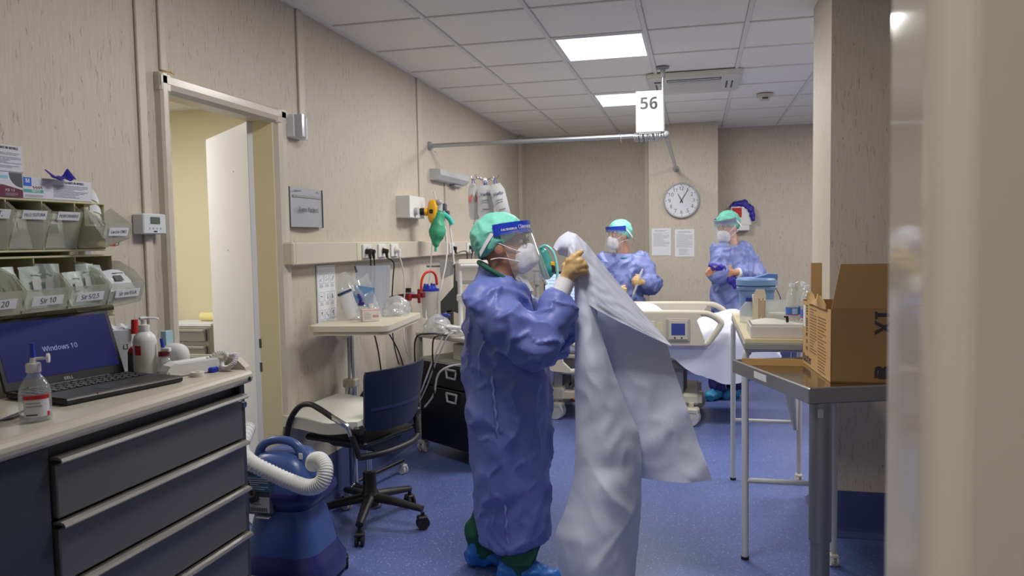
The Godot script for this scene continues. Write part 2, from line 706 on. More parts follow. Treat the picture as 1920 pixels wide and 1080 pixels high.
# ---------------------------------------------------------------- room
func structure() -> void:
	struct("floor", MB.new().span(Vector3(-2.15, -0.1, 1.7), Vector3(3.5, 0, -9.1)), M.floor)
	# left wall with the doorway
	var w := MB.new()
	w.span(Vector3(-2.15, 0, -0.45), Vector3(-2.03, 2.9, -2.60))
	w.span(Vector3(-2.15, 2.12, -2.60), Vector3(-2.03, 2.9, -3.44))
	w.span(Vector3(-2.15, 0, -3.44), Vector3(-2.03, 2.9, -9.1))
	struct("wall_left", w, M.wall)
	struct("wall_back", MB.new().span(Vector3(-2.03, 0, -8.95), Vector3(3.4, 2.9, -9.1)), M.wall)
	struct("wall_column", MB.new().span(Vector3(-0.505, 0, -8.5), Vector3(0.222, CEIL + 0.05, -8.95)), M.wall)
	struct("wall_right", MB.new().span(Vector3(3.4, 0, -0.45), Vector3(3.5, 2.9, -9.1)), M.wall)
	struct("wall_pillar", MB.new().span(Vector3(0.625, 0, -3.95), Vector3(1.45, CEIL + 0.05, -4.53)), M.wall)
	# wall with the doorway the picture is taken through, and the passage behind it
	var f := MB.new()
	f.span(Vector3(0.19, 0, -0.50), Vector3(3.4, 2.9, -0.575))
	f.span(Vector3(-2.03, 0, -0.50), Vector3(-0.85, 2.9, -0.575))
	f.span(Vector3(-0.85, 2.2, -0.50), Vector3(0.19, 2.9, -0.575))
	struct("wall_front", f, M.wall)
	var pz := MB.new()
	pz.span(Vector3(-1.5, 0, 1.6), Vector3(1.5, 2.9, 1.7))
	pz.span(Vector3(-1.6, 0, -0.5), Vector3(-1.5, 2.9, 1.7))
	pz.span(Vector3(1.5, 0, -0.5), Vector3(1.6, 2.9, 1.7))
	struct("wall_passage", pz, M.wall)
	# glossy door post close to the camera
	var jb := MB.new()
	jb.xf = Transform3D(Basis(Vector3(1, 0, 0), Vector3(0, 0, 1), Vector3(0, -1, 0)), Vector3.ZERO)
	var jp := [Vector2(0.130, -0.578), Vector2(0.1315, -0.584), Vector2(0.136, -0.588), Vector2(0.190, -0.588), Vector2(0.190, -0.496), Vector2(0.1815, -0.4955), Vector2(0.181, -0.478)]
	for k in 9:
		var t := PI / 2 * k / 8
		jp.append(Vector2(0.152 - sin(t) * 0.022, -0.500 + cos(t) * 0.025))
	jb.prism(jp, -2.2, 0.0, false)
	struct("trim_1", jb, M.jamb)
	var j2 := MB.new()
	j2.span(Vector3(-0.85, 0, -0.478), Vector3(-0.80, 2.2, -0.588), 0.008)
	j2.span(Vector3(-0.85, 2.15, -0.478), Vector3(0.19, 2.2, -0.588), 0.008)
	struct("trim_2", j2, M.jamb)
	# ceiling: bars and lay-in panels
	var bars := MB.new()
	var xs := []
	for i in 11:
		xs.append(minf(-2.045 + 0.583 * i, 3.4))
	var zs := []
	for j in 16:
		zs.append(maxf(-0.35 - 0.6201 * j, -8.95))
	for x in xs:
		bars.span(Vector3(x - 0.012, CEIL, -0.575), Vector3(x + 0.012, CEIL + 0.03, -8.95))
	for z in zs:
		bars.span(Vector3(-2.03, CEIL + 0.002, z - 0.008), Vector3(3.4, CEIL + 0.03, z + 0.008))
	bars.span(Vector3(-2.03, CEIL - 0.004, -0.575), Vector3(-2.008, CEIL + 0.02, -8.95))
	bars.span(Vector3(-2.03, CEIL - 0.004, -8.95), Vector3(3.4, CEIL + 0.02, -8.928))
	bars.span(Vector3(-2.1, CEIL + 0.06, 1.7), Vector3(3.45, CEIL + 0.16, -9.0))
	bars.span(Vector3(-1.6, CEIL, -0.575), Vector3(1.6, CEIL + 0.05, 1.7))
	var ceil := struct("ceiling", bars, M.tbar)
	var tm := MB.new().box(Vector3.ZERO, Vector3(0.557, 0.02, 0.602), 0.004).done()
	var small := {}
	for i in 10:
		for j in 15:
			var cx: float = (xs[i] + xs[i + 1]) / 2
			var cz: float = (zs[j] + zs[j + 1]) / 2
			if absf(xs[i + 1] - xs[i]) < 0.05 or absf(zs[j + 1] - zs[j]) < 0.05:
				continue
			if cz > -0.5:
				continue
			var lamp := false
			for q in [[-0.58, -5.0], [-0.58, -6.88], [-0.58, -2.52], [1.75, -5.0], [1.75, -6.88]]:
				if absf(cx - q[0]) < 0.2 and absf(cz - q[1]) < 0.2:
					lamp = true
			if lamp:
				continue
			var mesh: Mesh = tm
			var ww: float = xs[i + 1] - xs[i] - 0.026
			var dd: float = absf(zs[j + 1] - zs[j]) - 0.018
			if absf(ww - 0.557) > 0.01 or absf(dd - 0.602) > 0.01:
				var key := "%.2f %.2f" % [ww, dd]
				if not small.has(key):
					small[key] = MB.new().box(Vector3.ZERO, Vector3(ww, 0.02, dd), 0.004).done()
				mesh = small[key]
			var o := put_mesh("ceiling_tile", mesh, M.tile, ceil)
			o.position = Vector3(cx, CEIL + 0.019, cz)
	# cover strips on the panel joints
	var tn := 3
	for q in [[-2.503, 0.042, 0.0, 2.70], [-2.628, 0.036, 2.16, 2.70], [-3.712, 0.062, 2.13, 2.70], [-5.490, 0.085, 1.81, 2.70], [-2.503, 0.042, 0.0, 2.70], [-1.2, 0.042, 0.0, 2.70]]:
		if tn == 7:
			tn += 1
			continue
		struct("trim_%d" % tn, MB.new().span(Vector3(-2.03, q[2], q[0] - q[1] / 2), Vector3(-2.018, q[3], q[0] + q[1] / 2), 0.003), M.trim)
		tn += 1
	struct("trim_9", MB.new().span(Vector3(-2.03, 0, -8.76), Vector3(-1.985, 2.70, -8.95), 0.004), M.trim)
	struct("trim_10", MB.new().span(Vector3(-0.58, 0, -8.93), Vector3(-0.505, 2.70, -8.95), 0.004), M.trim)
	# coved blue skirting
	var sk := func(called: String, a: Vector3, b: Vector3, n: Vector3, h: float) -> void:
		var m := MB.new()
		var d := (b - a).normalized()
		m.xf = Transform3D(Basis(n, Vector3.UP, n.cross(Vector3.UP)), a)
		var l := (b - a).length() * (1.0 if n.cross(Vector3.UP).dot(d) > 0 else -1.0)
		m.prism([Vector2(0, 0), Vector2(0.035, 0.0), Vector2(0.022, 0.004), Vector2(0.012, 0.012), Vector2(0.006, 0.026), Vector2(0.004, 0.045), Vector2(0.004, h), Vector2(0, h + 0.002)], minf(0, l), maxf(0, l))
		struct(called, m, M.skirt)
	sk.call("baseboard_left", Vector3(-2.03, 0, -3.54), Vector3(-2.03, 0, -8.95), Vector3.RIGHT, 0.28)
	sk.call("baseboard_near", Vector3(-2.03, 0, -0.575), Vector3(-2.03, 0, -2.58), Vector3.RIGHT, 0.28)
	sk.call("baseboard_back", Vector3(-2.03, 0, -8.95), Vector3(3.4, 0, -8.95), Vector3.BACK, 0.28)
	sk.call("baseboard_column", Vector3(-0.505, 0, -8.5), Vector3(0.222, 0, -8.5), Vector3.BACK, 0.28)
	sk.call("baseboard_pillar", Vector3(0.625, 0, -3.95), Vector3(1.45, 0, -3.95), Vector3.BACK, 0.225)
	sk.call("baseboard_pillar_side", Vector3(0.625, 0, -3.95), Vector3(0.625, 0, -4.53), Vector3.LEFT, 0.225)

func side_room() -> void:
	var w := MB.new()
	w.span(Vector3(-4.4, 0, -5.09), Vector3(-2.15, 2.6, -5.2))
	w.span(Vector3(-4.5, 0, -1.9), Vector3(-4.4, 2.6, -5.2))
	w.span(Vector3(-4.4, 0, -1.9), Vector3(-2.15, 2.6, -2.0))
	w.span(Vector3(-2.16, 0, -1.9), Vector3(-2.15, 2.6, -2.60))
	w.span(Vector3(-2.16, 0, -3.44), Vector3(-2.15, 2.6, -5.09))
	struct("wall_bathroom", w, M.bathwall)
	struct("floor_bathroom", MB.new().span(Vector3(-4.5, -0.1, -1.9), Vector3(-2.15, 0, -5.2)), M.floor)
	var c := MB.new()
	c.span(Vector3(-4.5, 2.5, -1.9), Vector3(-2.15, 2.6, -5.2))
	for i in 4:
		c.span(Vector3(-2.75 - 0.6 * i - 0.012, 2.494, -2.0), Vector3(-2.75 - 0.6 * i + 0.012, 2.5, -5.09))
	for i in 5:
		c.span(Vector3(-4.4, 2.494, -2.45 - 0.6 * i - 0.012), Vector3(-2.15, 2.5, -2.45 - 0.6 * i + 0.012))
	struct("ceiling_bathroom", c, M.tile)
	panel_light(-3.95, -3.35, -3.30, -3.90, 2.49, 2.8, Color(1.0, 0.98, 0.95), "warm ceiling panel inside the room behind the doorway")
	# door frame and leaf
	var d := Node3D.new()
	d.name = "door_1"
	add_child(d)
	d.set_meta("kind", "structure")
	var fr := MB.new()
	var prof := [Vector2(0, 0), Vector2(0.024, 0.004), Vector2(0.034, 0.018), Vector2(0.034, 0.055), Vector2(0.026, 0.082), Vector2(0.0, 0.098)]
	for s in [0, 1]:
		var z0 := -2.580 if s == 0 else -3.516
		var dz := -1.0 if s == 0 else 1.0
		var wid := 0.62 if s == 0 else 1.0
		var a := MB.new()
		var pl := []
		for q in prof:
			pl.append(Vector2(-2.03 + q.x, q.y * dz * wid))
		a.xf = Transform3D(Basis(Vector3(1, 0, 0), Vector3(0, 0, 1), Vector3(0, -1, 0)), Vector3(0, 0, z0))
		a.prism(pl, -2.145, 0.0)
		obj("casing", a, M.door_frame, d)
	var lt := MB.new()
	var lp := []
	for q in prof:
		lp.append(Vector2(-2.03 + q.x, 2.148 - q.y * 0.75))
	lt.prism(lp, -3.516, -2.580)
	obj("casing", lt, M.door_frame, d)
	for q in [[-2.578, -2.642], [-3.418, -3.518]]:
		obj("casing_corner", MB.new().span(Vector3(-2.03, 2.072, q[0]), Vector3(-1.997, 2.149, q[1]), 0.008), M.door_frame, d)
	fr.span(Vector3(-2.155, 0, -2.60), Vector3(-2.025, 2.09, -2.632), 0.003)
	fr.span(Vector3(-2.155, 0, -3.415), Vector3(-2.025, 2.09, -3.447), 0.003)
	fr.span(Vector3(-2.155, 2.085, -2.60), Vector3(-2.025, 2.12, -3.447), 0.003)
	obj("reveal", fr, mat(226, 214, 178, 0.4), d)
	var leaf := obj("door_leaf", MB.new().span(Vector3(0, 0.01, -0.02), Vector3(0.765, 2.085, 0.02), 0.003), mat(230, 231, 238, 0.4), d)
	leaf.position = Vector3(-2.14, 0, -3.41)
	leaf.rotation.y = PI + atan2(0.50, -0.585) * -1.0 - PI
	leaf.rotation.y = PI - atan2(0.49, 0.575)
	var hg := MB.new()
	for y in [0.84, 0.96]:
		hg.span(Vector3(-2.150, y, -3.411), Vector3(-2.128, y + 0.045, -3.416))
	obj("strike_plate", hg, M.darkgrey, d)
	var sd := MB.new()
	for q in [[0.25, 1.86], [0.4, 1.45]]:
		sd.cyl(Vector3(q[0], q[1], -0.021), Vector3(q[0], q[1], -0.019), 0.004, 0.004, 8)
	var screws := obj("screw", sd, M.darkgrey, leaf)
	screws.position.z = 0.0
	# steel cabinet with papers inside
	var t := thing("steel_cabinet", "low steel drawer cabinet inside the room behind the doorway", "cabinet", Vector3(-3.62, 0, -4.85))
	obj("body", MB.new().span(Vector3(-0.20, 0, -0.22), Vector3(0.26, 0.90, 0.12), 0.004), M.steel, t)
	for y in [0.80, 0.68, 0.38, 0.10]:
		var hh: float = 0.09 if y > 0.6 else 0.26
		var dr := obj("drawer", MB.new().span(Vector3(-0.17, y, 0.12), Vector3(0.24, y + hh, 0.14), 0.004), M.steel, t)
		obj("handle", MB.new().span(Vector3(-0.17, y + hh - 0.02, 0.14), Vector3(0.24, y + hh, 0.158), 0.004), M.alu, dr)
	tag(obj("paper_stack", MB.new().span(Vector3(-3.78, 0.902, -5.05), Vector3(-3.38, 0.922, -4.78), 0.002), M.paper), "loose white papers on the steel cabinet inside the doorway", "papers")
	tag(obj("tissue_roll", MB.new().cyl(Vector3(-3.58, 0.955, -4.96), Vector3(-3.42, 0.955, -4.96), 0.032, 0.032, 18), mat(236, 226, 160, 0.8)), "pale yellow roll lying on the papers inside the doorway", "roll")

# rows of small print as thin raised bars, on the local xy plane facing +z
func print_rows(parent: Node, x0: float, x1: float, y0: float, y1: float, rows: int, seed_: int, m: Material, z := 0.0004, fill := 0.4) -> MeshInstance3D:
	var rng := RandomNumberGenerator.new()
	rng.seed = seed_
	var b := MB.new()
	var dy := (y1 - y0) / rows
	for i in rows:
		var y := y1 - dy * (i + 0.5)
		var x := x0
		var e := x1 - (x1 - x0) * (0.0 if rng.randf() < 0.6 else rng.randf() * 0.45)
		while x < e:
			var w := minf((x1 - x0) * (0.04 + 0.1 * rng.randf()), e - x)
			b.box(Vector3(x + w / 2, y, z), Vector3(w * 0.86, dy * fill, 0.0004))
			x += w
	return obj("print", b, m, parent)

func ceiling_things() -> void:
	# cassette air conditioner
	var t := thing("air_conditioner", "white cassette air conditioner set in the ceiling behind the number sign", "air conditioner", Vector3(-0.018, CEIL, -6.235))
	var b := MB.new()
	b.xf = Transform3D(Basis(Vector3(1, 0, 0), Vector3(0, 0, 1), Vector3(0, -1, 0)), Vector3.ZERO)
	b.prism(rounded(0.70, 0.70, 0.05), 0.0, 0.026)
	b.prism(rounded(0.66, 0.66, 0.05), 0.026, 0.038)
	obj("panel", b, M.offwhite, t)
	var g := MB.new()
	g.box(Vector3(0, -0.042, -0.01), Vector3(0.40, 0.008, 0.36), 0.003)
	obj("grille", g, M.white, t)
	for i in 11:
		obj("grille_bar", MB.new().box(Vector3(0, -0.048, -0.17 + 0.032 * i), Vector3(0.39, 0.005, 0.022), 0.001), M.offwhite, t)
	var sl := MB.new()
	sl.box(Vector3(0, -0.040, 0.235), Vector3(0.40, 0.006, 0.05))
	obj("air_slot", sl, M.black, t)
	obj("louvre", MB.new().box(Vector3(0, -0.044, 0.252), Vector3(0.385, 0.004, 0.012), 0.001), M.white, t)
	for s in [-1.0, 1.0]:
		for k in 2:
			obj("side_slot", MB.new().box(Vector3(s * (0.245 + 0.04 * k), -0.040, -0.02), Vector3(0.012, 0.005, 0.26), 0.002), M.darkgrey, t)
	obj("badge", MB.new().box(Vector3(-0.27, -0.040, 0.20), Vector3(0.05, 0.004, 0.035), 0.001), M.black, t)
	# smoke detector
	var s2 := thing("smoke_detector", "small round smoke detector on the ceiling right of the air conditioner", "smoke detector", Vector3(0.575, CEIL, -7.02))
	obj("base", MB.new().lathe([Vector2(0, 0), Vector2(0.068, 0), Vector2(0.068, -0.02), Vector2(0.05, -0.026)], 24), M.cream, s2)
	obj("sensor", MB.new().lathe([Vector2(0.048, -0.022), Vector2(0.044, -0.048), Vector2(0, -0.052)], 24), M.cream, s2)
	obj("slot", MB.new().box(Vector3(0.0, -0.038, 0.045), Vector3(0.05, 0.012, 0.006), 0.002), M.black, s2)
	# curtain rail: wall to corner, corner to column
	var r := thing("curtain_rail", "pale metal curtain rail from the left wall to the clock column", "curtain rail")
	var cx := -0.215
	var ry := 2.228
	var rz := -5.70
	obj("rail", MB.new().tube([Vector3(-2.03, ry, rz), Vector3(cx, ry, rz)], 0.0165, 14), M.alu, r)
	obj("return_rail", MB.new().tube([Vector3(cx, ry, rz), Vector3(cx, ry, -8.5)], 0.0165, 14), M.alu, r)
	obj("corner_joint", MB.new().ball(Vector3(cx, ry, rz), Vector3(0.026, 0.026, 0.026)), M.grey, r)
	obj("wall_flange", MB.new().cyl(Vector3(-2.03, ry, rz), Vector3(-2.005, ry, rz), 0.036, 0.03), M.grey, r)
	obj("column_flange", MB.new().cyl(Vector3(cx, ry, -8.5), Vector3(cx, ry, -8.47), 0.036, 0.03), M.grey, r)
	obj("drop_rod", MB.new().cyl(Vector3(-0.235, ry, rz), Vector3(-0.235, CEIL, rz), 0.011, 0.011, 12), M.alu, r)
	obj("ceiling_flange", MB.new().lathe([Vector2(0, 0), Vector2(0.048, 0), Vector2(0.046, -0.006), Vector2(0.018, -0.014), Vector2(0.018, -0.07), Vector2(0, -0.07)], 20, Vector3(-0.235, CEIL, rz)), M.grey, r)
	obj("hook", MB.new().tube(curve([Vector3(-1.985, ry - 0.012, rz), Vector3(-1.985, ry - 0.04, rz + 0.005), Vector3(-1.97, ry - 0.05, rz)], 3), 0.004, 6), M.alu, r)
	var ring := MB.new()
	var rp := []
	for k in 19:
		rp.append(Vector3(0.0, cos(TAU * k / 18) * 0.031 - 0.012, sin(TAU * k / 18) * 0.031))
	ring.tube(rp, 0.0036, 6)
	var rm := ring.done()
	var rng := RandomNumberGenerator.new()
	rng.seed = 4
	for i in 19:
		var x := -0.44 + 0.0118 * i + rng.randf_range(-0.002, 0.002)
		if i == 18:
			x = -0.545
		var o := put_mesh("curtain_ring", rm, M.alu, r)
		o.position = Vector3(x, ry, rz)
		o.rotation = Vector3(0, rng.randf_range(-0.25, 0.25), rng.randf_range(-0.25, 0.25))
	# bed number
	var n := thing("bed_number_sign", "white sign board reading 56 standing on the curtain rail", "sign", Vector3(-0.328, ry + 0.018, rz + 0.035), 0.04)
	obj("board", MB.new().span(Vector3(-0.098, 0, -0.004), Vector3(0.098, 0.295, 0.004), 0.002), mat(198, 198, 200, 0.5), n)
	letters("56", 0.118, M.black, n, at3(Vector3(-0.005, 0.205, 0.0044)), "Droid Sans", "lettering", 700)
	obj("clip", MB.new().box(Vector3(0.09, 0.15, -0.018), Vector3(0.02, 0.02, 0.03), 0.003).box(Vector3(0.0, -0.006, -0.012), Vector3(0.16, 0.012, 0.02), 0.003), M.grey, n)

func wall_things() -> void:
	# clock on the column
	var t := thing("wall_clock", "round white wall clock with black numerals on the column", "clock", Vector3(-0.158, 1.885, -8.5))
	var rim := MB.new()
	rim.xf = Transform3D(Basis(Vector3(1, 0, 0), Vector3(0, 0, 1), Vector3(0, -1, 0)), Vector3.ZERO)
	rim.lathe([Vector2(0, 0), Vector2(0.19, 0), Vector2(0.192, 0.02), Vector2(0.186, 0.036), Vector2(0.178, 0.036), Vector2(0.172, 0.022)], 48)
	obj("rim", rim, M.pearl, t)
	var fc := MB.new()
	fc.cyl(Vector3(0, 0, 0.018), Vector3(0, 0, 0.023), 0.175, 0.175, 48)
	obj("face", fc, mat(216, 218, 226, 0.5), t)
	for h in range(1, 13):
		var a := TAU * h / 12.0
		letters(str(h), 0.05, M.ink, t, at3(Vector3(sin(a) * 0.128, cos(a) * 0.128, 0.0232)), "Droid Sans", "numeral")
		obj("tick", MB.new().box(Vector3(sin(a) * 0.162, cos(a) * 0.162, 0.0236), Vector3(0.008, 0.008, 0.001)), M.ink, t)
	var hand := func(called: String, ang: float, l: float, w: float, z: float) -> void:
		var o := obj(called, MB.new().prism([Vector2(-w, -0.03), Vector2(w, -0.03), Vector2(w * 0.5, l), Vector2(-w * 0.5, l)], 0, 0.001), M.black, t)
		o.position.z = z
		o.rotation.z = -ang
	hand.call("hour_hand", deg_to_rad(332.5), 0.085, 0.006, 0.026)
	hand.call("minute_hand", deg_to_rad(31), 0.135, 0.0045, 0.028)
	obj("hub", MB.new().cyl(Vector3(0, 0, 0.023), Vector3(0, 0, 0.031), 0.008, 0.008, 16), M.black, t)
	# two notices under the clock
	for i in 2:
		var n := thing("notice_sheet", ["printed notice sheet under the clock, left one of two", "printed notice sheet under the clock, right one of two"][i], "notice", Vector3([-0.375, -0.128][i], [1.442, 1.427][i], -8.497), 0.0, "notices on the column")
		obj("sheet", MB.new().box(Vector3.ZERO, Vector3(0.206, 0.297, 0.002)), M.paper, n)
		print_rows(n, -0.07, 0.07, 0.11, 0.13, 2, 3 + i, M.greyink, 0.0014)
		print_rows(n, -0.085, 0.085, -0.05, 0.10, 14, 9 + i, M.greyink, 0.0014, 0.3)
		if i == 1:
			print_rows(n, -0.06, 0.05, -0.13, -0.06, 8, 19, M.greyink, 0.0014, 0.3)
	# dispenser on the back wall right of the column with a glove hanging out
	var d := thing("glove_dispenser", "white glove dispenser on the back wall behind the masked man", "dispenser", Vector3(0.47, 1.72, -8.95))
	obj("holder", MB.new().span(Vector3(-0.10, -0.11, 0), Vector3(0.12, 0.10, 0.09), 0.008), M.white, d)
	obj("box_front", MB.new().span(Vector3(-0.085, -0.02, 0.085), Vector3(0.015, 0.085, 0.097), 0.002), M.red, d)
	obj("tray_lip", MB.new().span(Vector3(-0.09, -0.17, 0), Vector3(0.10, -0.11, 0.11), 0.008), M.white, d)
	var gl := nets([[Vector3(-0.05, 0.12, 0.05), Vector3(0.04, 0.13, 0.06), 0.035, 0.04], [Vector3(0.04, 0.13, 0.06), Vector3(0.11, 0.07, 0.09), 0.035, 0.03], [Vector3(0.11, 0.07, 0.09), Vector3(0.135, -0.04, 0.10), 0.03, 0.024], [Vector3(-0.05, 0.12, 0.05), Vector3(-0.10, 0.10, 0.07), 0.02, 0.012]], 0.012, 0.02, func(p, _n): return noise2.get_noise_3dv(p * 14.0) * 0.008)
	var go := put_mesh("hanging_glove", gl, mat(46, 34, 150, 0.5))
	go.position = Vector3(0.47, 1.72, -8.95)
	tag(go, "purple glove hanging out of the dispenser on the back wall", "glove")
	# over-bed wall lamp with its conduit
	var l := thing("wall_lamp", "slim grey wall lamp above the bed head", "wall lamp", Vector3(-2.03, 1.965, -6.1))
	var lb := MB.new()
	lb.prism([Vector2(0, 0.0), Vector2(0.06, 0.005), Vector2(0.09, 0.04), Vector2(0.085, 0.085), Vector2(0, 0.09)], -0.39, 0.39)
	obj("housing", lb, M.lightgrey, l)
	obj("switch_box", MB.new().span(Vector3(0, -0.02, -0.26), Vector3(0.05, 0.0, -0.1), 0.003), M.grey, l)
	obj("conduit", MB.new().span(Vector3(0, -0.47, 0.02), Vector3(0.014, 0.0, 0.05), 0.002), M.trim, l)
	# door sensor box
	var s := thing("wall_sensor_box", "small pearl grey box high beside the doorway", "wall box", Vector3(-2.03, 2.022, -3.625))
	obj("back_box", MB.new().span(Vector3(0, 0, -0.07), Vector3(0.045, 0.115, 0.07), 0.004), M.white, s)
	var cv := MB.new()
	var cp := [Vector2(0.04, -0.065), Vector2(0.04, 0.03)]
	for k in 7:
		var a := PI / 2 * k / 6
		cp.append(Vector2(0.04 + sin(a) * 0.05, 0.03 - (1.0 - cos(a)) * 0.10))
	cv.xf = Transform3D(Basis(Vector3(1, 0, 0), Vector3(0, 0, -1), Vector3(0, 1, 0)), Vector3.ZERO)
	cv.prism(cp, 0.002, 0.113)
	obj("front_cover", cv, mat(188, 190, 200, 0.18), s)
	# door plate
	var p := thing("door_plate", "curved grey door plate reading Bagno Pazienti", "sign", Vector3(-2.022, 1.668, -3.70), PI / 2)
	var pl := MB.new()
	pl.sheet(12, 2, func(u, v): return Vector3((u - 0.5) * 0.345, (0.5 - v) * 0.203, 0.012 + 0.022 * sin(PI * u)), 0.003)
	obj("plate", pl, mat(178, 180, 186, 0.35, 0.2), p)
	obj("edge_left", MB.new().span(Vector3(-0.178, -0.103, 0), Vector3(-0.171, 0.103, 0.018), 0.002), M.darkgrey, p)
	obj("edge_right", MB.new().span(Vector3(0.171, -0.103, 0), Vector3(0.178, 0.103, 0.018), 0.002), M.darkgrey, p)
	obj("header_strip", MB.new().sheet(12, 1, func(u, v): return Vector3((u - 0.5) * 0.30, 0.063 - 0.012 * v, 0.0165 + 0.022 * sin(PI * (0.065 + 0.87 * u))), 0.001), M.grey, p)
	letters("Bagno Pazienti", 0.032, M.darkgrey, p, at3(Vector3(-0.02, -0.012, 0.0368)))
	print_rows(p, -0.15, -0.06, 0.078, 0.092, 1, 5, M.greyink, 0.029)
	print_rows(p, 0.05, 0.15, 0.078, 0.092, 1, 6, M.greyink, 0.029)
	# thermostat
	var th := thing("thermostat", "white wall thermostat with a small grey display beside the doorway", "thermostat", Vector3(-2.03, 1.56, -2.49), PI / 2)
	obj("housing", MB.new().span(Vector3(-0.062, -0.038, 0), Vector3(0.062, 0.038, 0.05), 0.004), mat(208, 214, 216, 0.35), th)
	obj("display", MB.new().span(Vector3(-0.026, 0.0, 0.049), Vector3(0.026, 0.026, 0.0512)), mat(92, 100, 92, 0.3), th)
	for k in 4:
		obj("button", MB.new().cyl(Vector3(-0.03 + 0.02 * k, -0.016, 0.05), Vector3(-0.03 + 0.02 * k, -0.016, 0.0515), 0.004, 0.004, 10), M.lightgrey, th)
	obj("badge", MB.new().box(Vector3(0.0, -0.028, 0.0505), Vector3(0.018, 0.005, 0.001)), M.black, th)
	# cable trunking with sockets
	var tr := thing("cable_trunking", "cream wall trunking with a row of power sockets", "trunking", Vector3(-2.03, 1.428, 0))
	obj("channel", MB.new().span(Vector3(0, -0.058, -3.47), Vector3(0.078, 0.058, -5.29), 0.006), M.cream, tr)
	obj("end_cap", MB.new().span(Vector3(0, -0.059, -3.44), Vector3(0.079, 0.059, -3.475), 0.008), mat(206, 198, 176, 0.5), tr)
	obj("channel", MB.new().span(Vector3(0, -0.056, -5.292), Vector3(0.070, 0.056, -8.0), 0.005), M.cream, tr)
	obj("socket_strip", MB.new().span(Vector3(0.078, -0.052, -4.18), Vector3(0.081, 0.052, -4.84), 0.001), M.ivory, tr)
	for z in [-4.30, -4.53, -4.735, -5.99, -6.476, -6.72]:
		var x0 := 0.081 if z > -5.2 else 0.07
		var so := obj("socket", MB.new().span(Vector3(x0, -0.042, z - 0.058), Vector3(x0 + 0.012, 0.042, z + 0.058), 0.004), M.white, tr)
		obj("well", MB.new().cyl(Vector3(x0 + 0.011, 0.0, z), Vector3(x0 + 0.0135, 0.0, z), 0.026, 0.026, 18), mat(196, 190, 160, 0.5), so)
	# plugs with their leads
	var plug := func(label: String, z: float, m: Material, path: Array) -> void:
		var x0 := 0.094 if z > -5.2 else 0.083
		var q := thing("power_plug", label, "plug", Vector3(-2.03, 1.428, z), 0.0, "plugs in the trunking")
		obj("plug_body", MB.new().cyl(Vector3(x0, 0, 0), Vector3(x0 + 0.035, -0.004, 0), 0.017, 0.013, 12).cyl(Vector3(x0 + 0.02, 0.004, 0), Vector3(x0 + 0.028, -0.045, 0), 0.012, 0.008, 10), m, q)
		var pts := [Vector3(x0 + 0.028, -0.045, 0)]
		for e in path:
			pts.append(e)
		obj("lead", MB.new().tube(curve(pts, 5), 0.0045, 6), m, q)
	plug.call("left black plug of the pair in the nearest socket", -4.275, M.black, [Vector3(0.12, -0.12, 0.0), Vector3(0.10, -0.35, 0.0), Vector3(0.12, -0.62, -0.08), Vector3(0.10, -0.95, -0.2)])
	plug.call("right black plug of the pair in the nearest socket", -4.325, M.black, [Vector3(0.12, -0.12, -0.01), Vector3(0.10, -0.35, -0.04), Vector3(0.14, -0.65, -0.3), Vector3(0.12, -0.98, -0.55)])
	plug.call("black plug in the second socket, its lead curving down", -4.53, M.black, [Vector3(0.14, -0.08, -0.06), Vector3(0.12, -0.18, -0.09), Vector3(0.10, -0.4, -0.1), Vector3(0.10, -0.60, -0.12), Vector3(0.12, -0.75, -0.15)])
	plug.call("white plug in the third socket from the doorway", -4.735, M.white, [Vector3(0.13, -0.10, -0.02), Vector3(0.13, -0.22, -0.06), Vector3(0.12, -0.42, -0.05), Vector3(0.12, -0.6, -0.05), Vector3(0.11, -0.72, -0.14)])
	plug.call("black plug bending right in the trunking under the gas outlet", -5.99, M.black, [Vector3(0.16, -0.03, -0.12), Vector3(0.15, -0.12, -0.18), Vector3(0.12, -0.3, -0.18)])
	plug.call("black plug hanging straight in the trunking beside the monitor", -6.476, M.black, [Vector3(0.10, -0.1, 0.0), Vector3(0.10, -0.3, 0.02)])
	# hygiene poster
	var po := thing("hygiene_poster", "white poster of nine small line drawings under the trunking", "poster", Vector3(-2.026, 1.197, -3.93), PI / 2)
	obj("sheet", MB.new().box(Vector3.ZERO, Vector3(0.212, 0.322, 0.003)), M.paper, po)
	obj("left_strip", MB.new().box(Vector3(-0.110, 0, 0), Vector3(0.012, 0.322, 0.002)), M.lightgrey, po)
	var pr := MB.new()
	var rng := RandomNumberGenerator.new()
	rng.seed = 12
	for r in 3:
		for c in 3:
			var o := Vector3(-0.065 + 0.066 * c, 0.085 - 0.10 * r, 0.0018)
			for e in [[0, 0.026, 0.052, 0.0016], [0, -0.026, 0.052, 0.0016], [-0.026, 0, 0.0016, 0.052], [0.026, 0, 0.0016, 0.052]]:
				pr.box(o + Vector3(e[0], e[1], 0), Vector3(e[2], e[3], 0.0004))
			var pts := []
			for k in 7:
				pts.append(o + Vector3(rng.randf_range(-0.018, 0.018), rng.randf_range(-0.016, 0.018), 0.0))
			pr.tube(curve(pts, 4), 0.0012, 4, 0.3)
			for k in 3:
				pr.box(o + Vector3(0, -0.034 - 0.006 * k, 0), Vector3(0.035 + 0.012 * rng.randf(), 0.0022, 0.0004))
	obj("print", pr, M.greyink, po)
	# gas outlet box, flow meter and resuscitator bag
	var gb := thing("gas_outlet_box", "white gas outlet box on the wall above the trunking", "wall box", Vector3(-2.03, 1.728, -5.22))
	var gp := MB.new()
	gp.xf = Transform3D(Basis(Vector3(1, 0, 0), Vector3(0, 0, -1), Vector3(0, 1, 0)), Vector3.ZERO)
	gp.prism([Vector2(0, -0.22), Vector2(0, 0.21), Vector2(0.06, 0.20), Vector2(0.10, 0.06), Vector2(0.10, -0.22)], -0.075, 0.075)
	obj("housing", gp, M.white, gb)
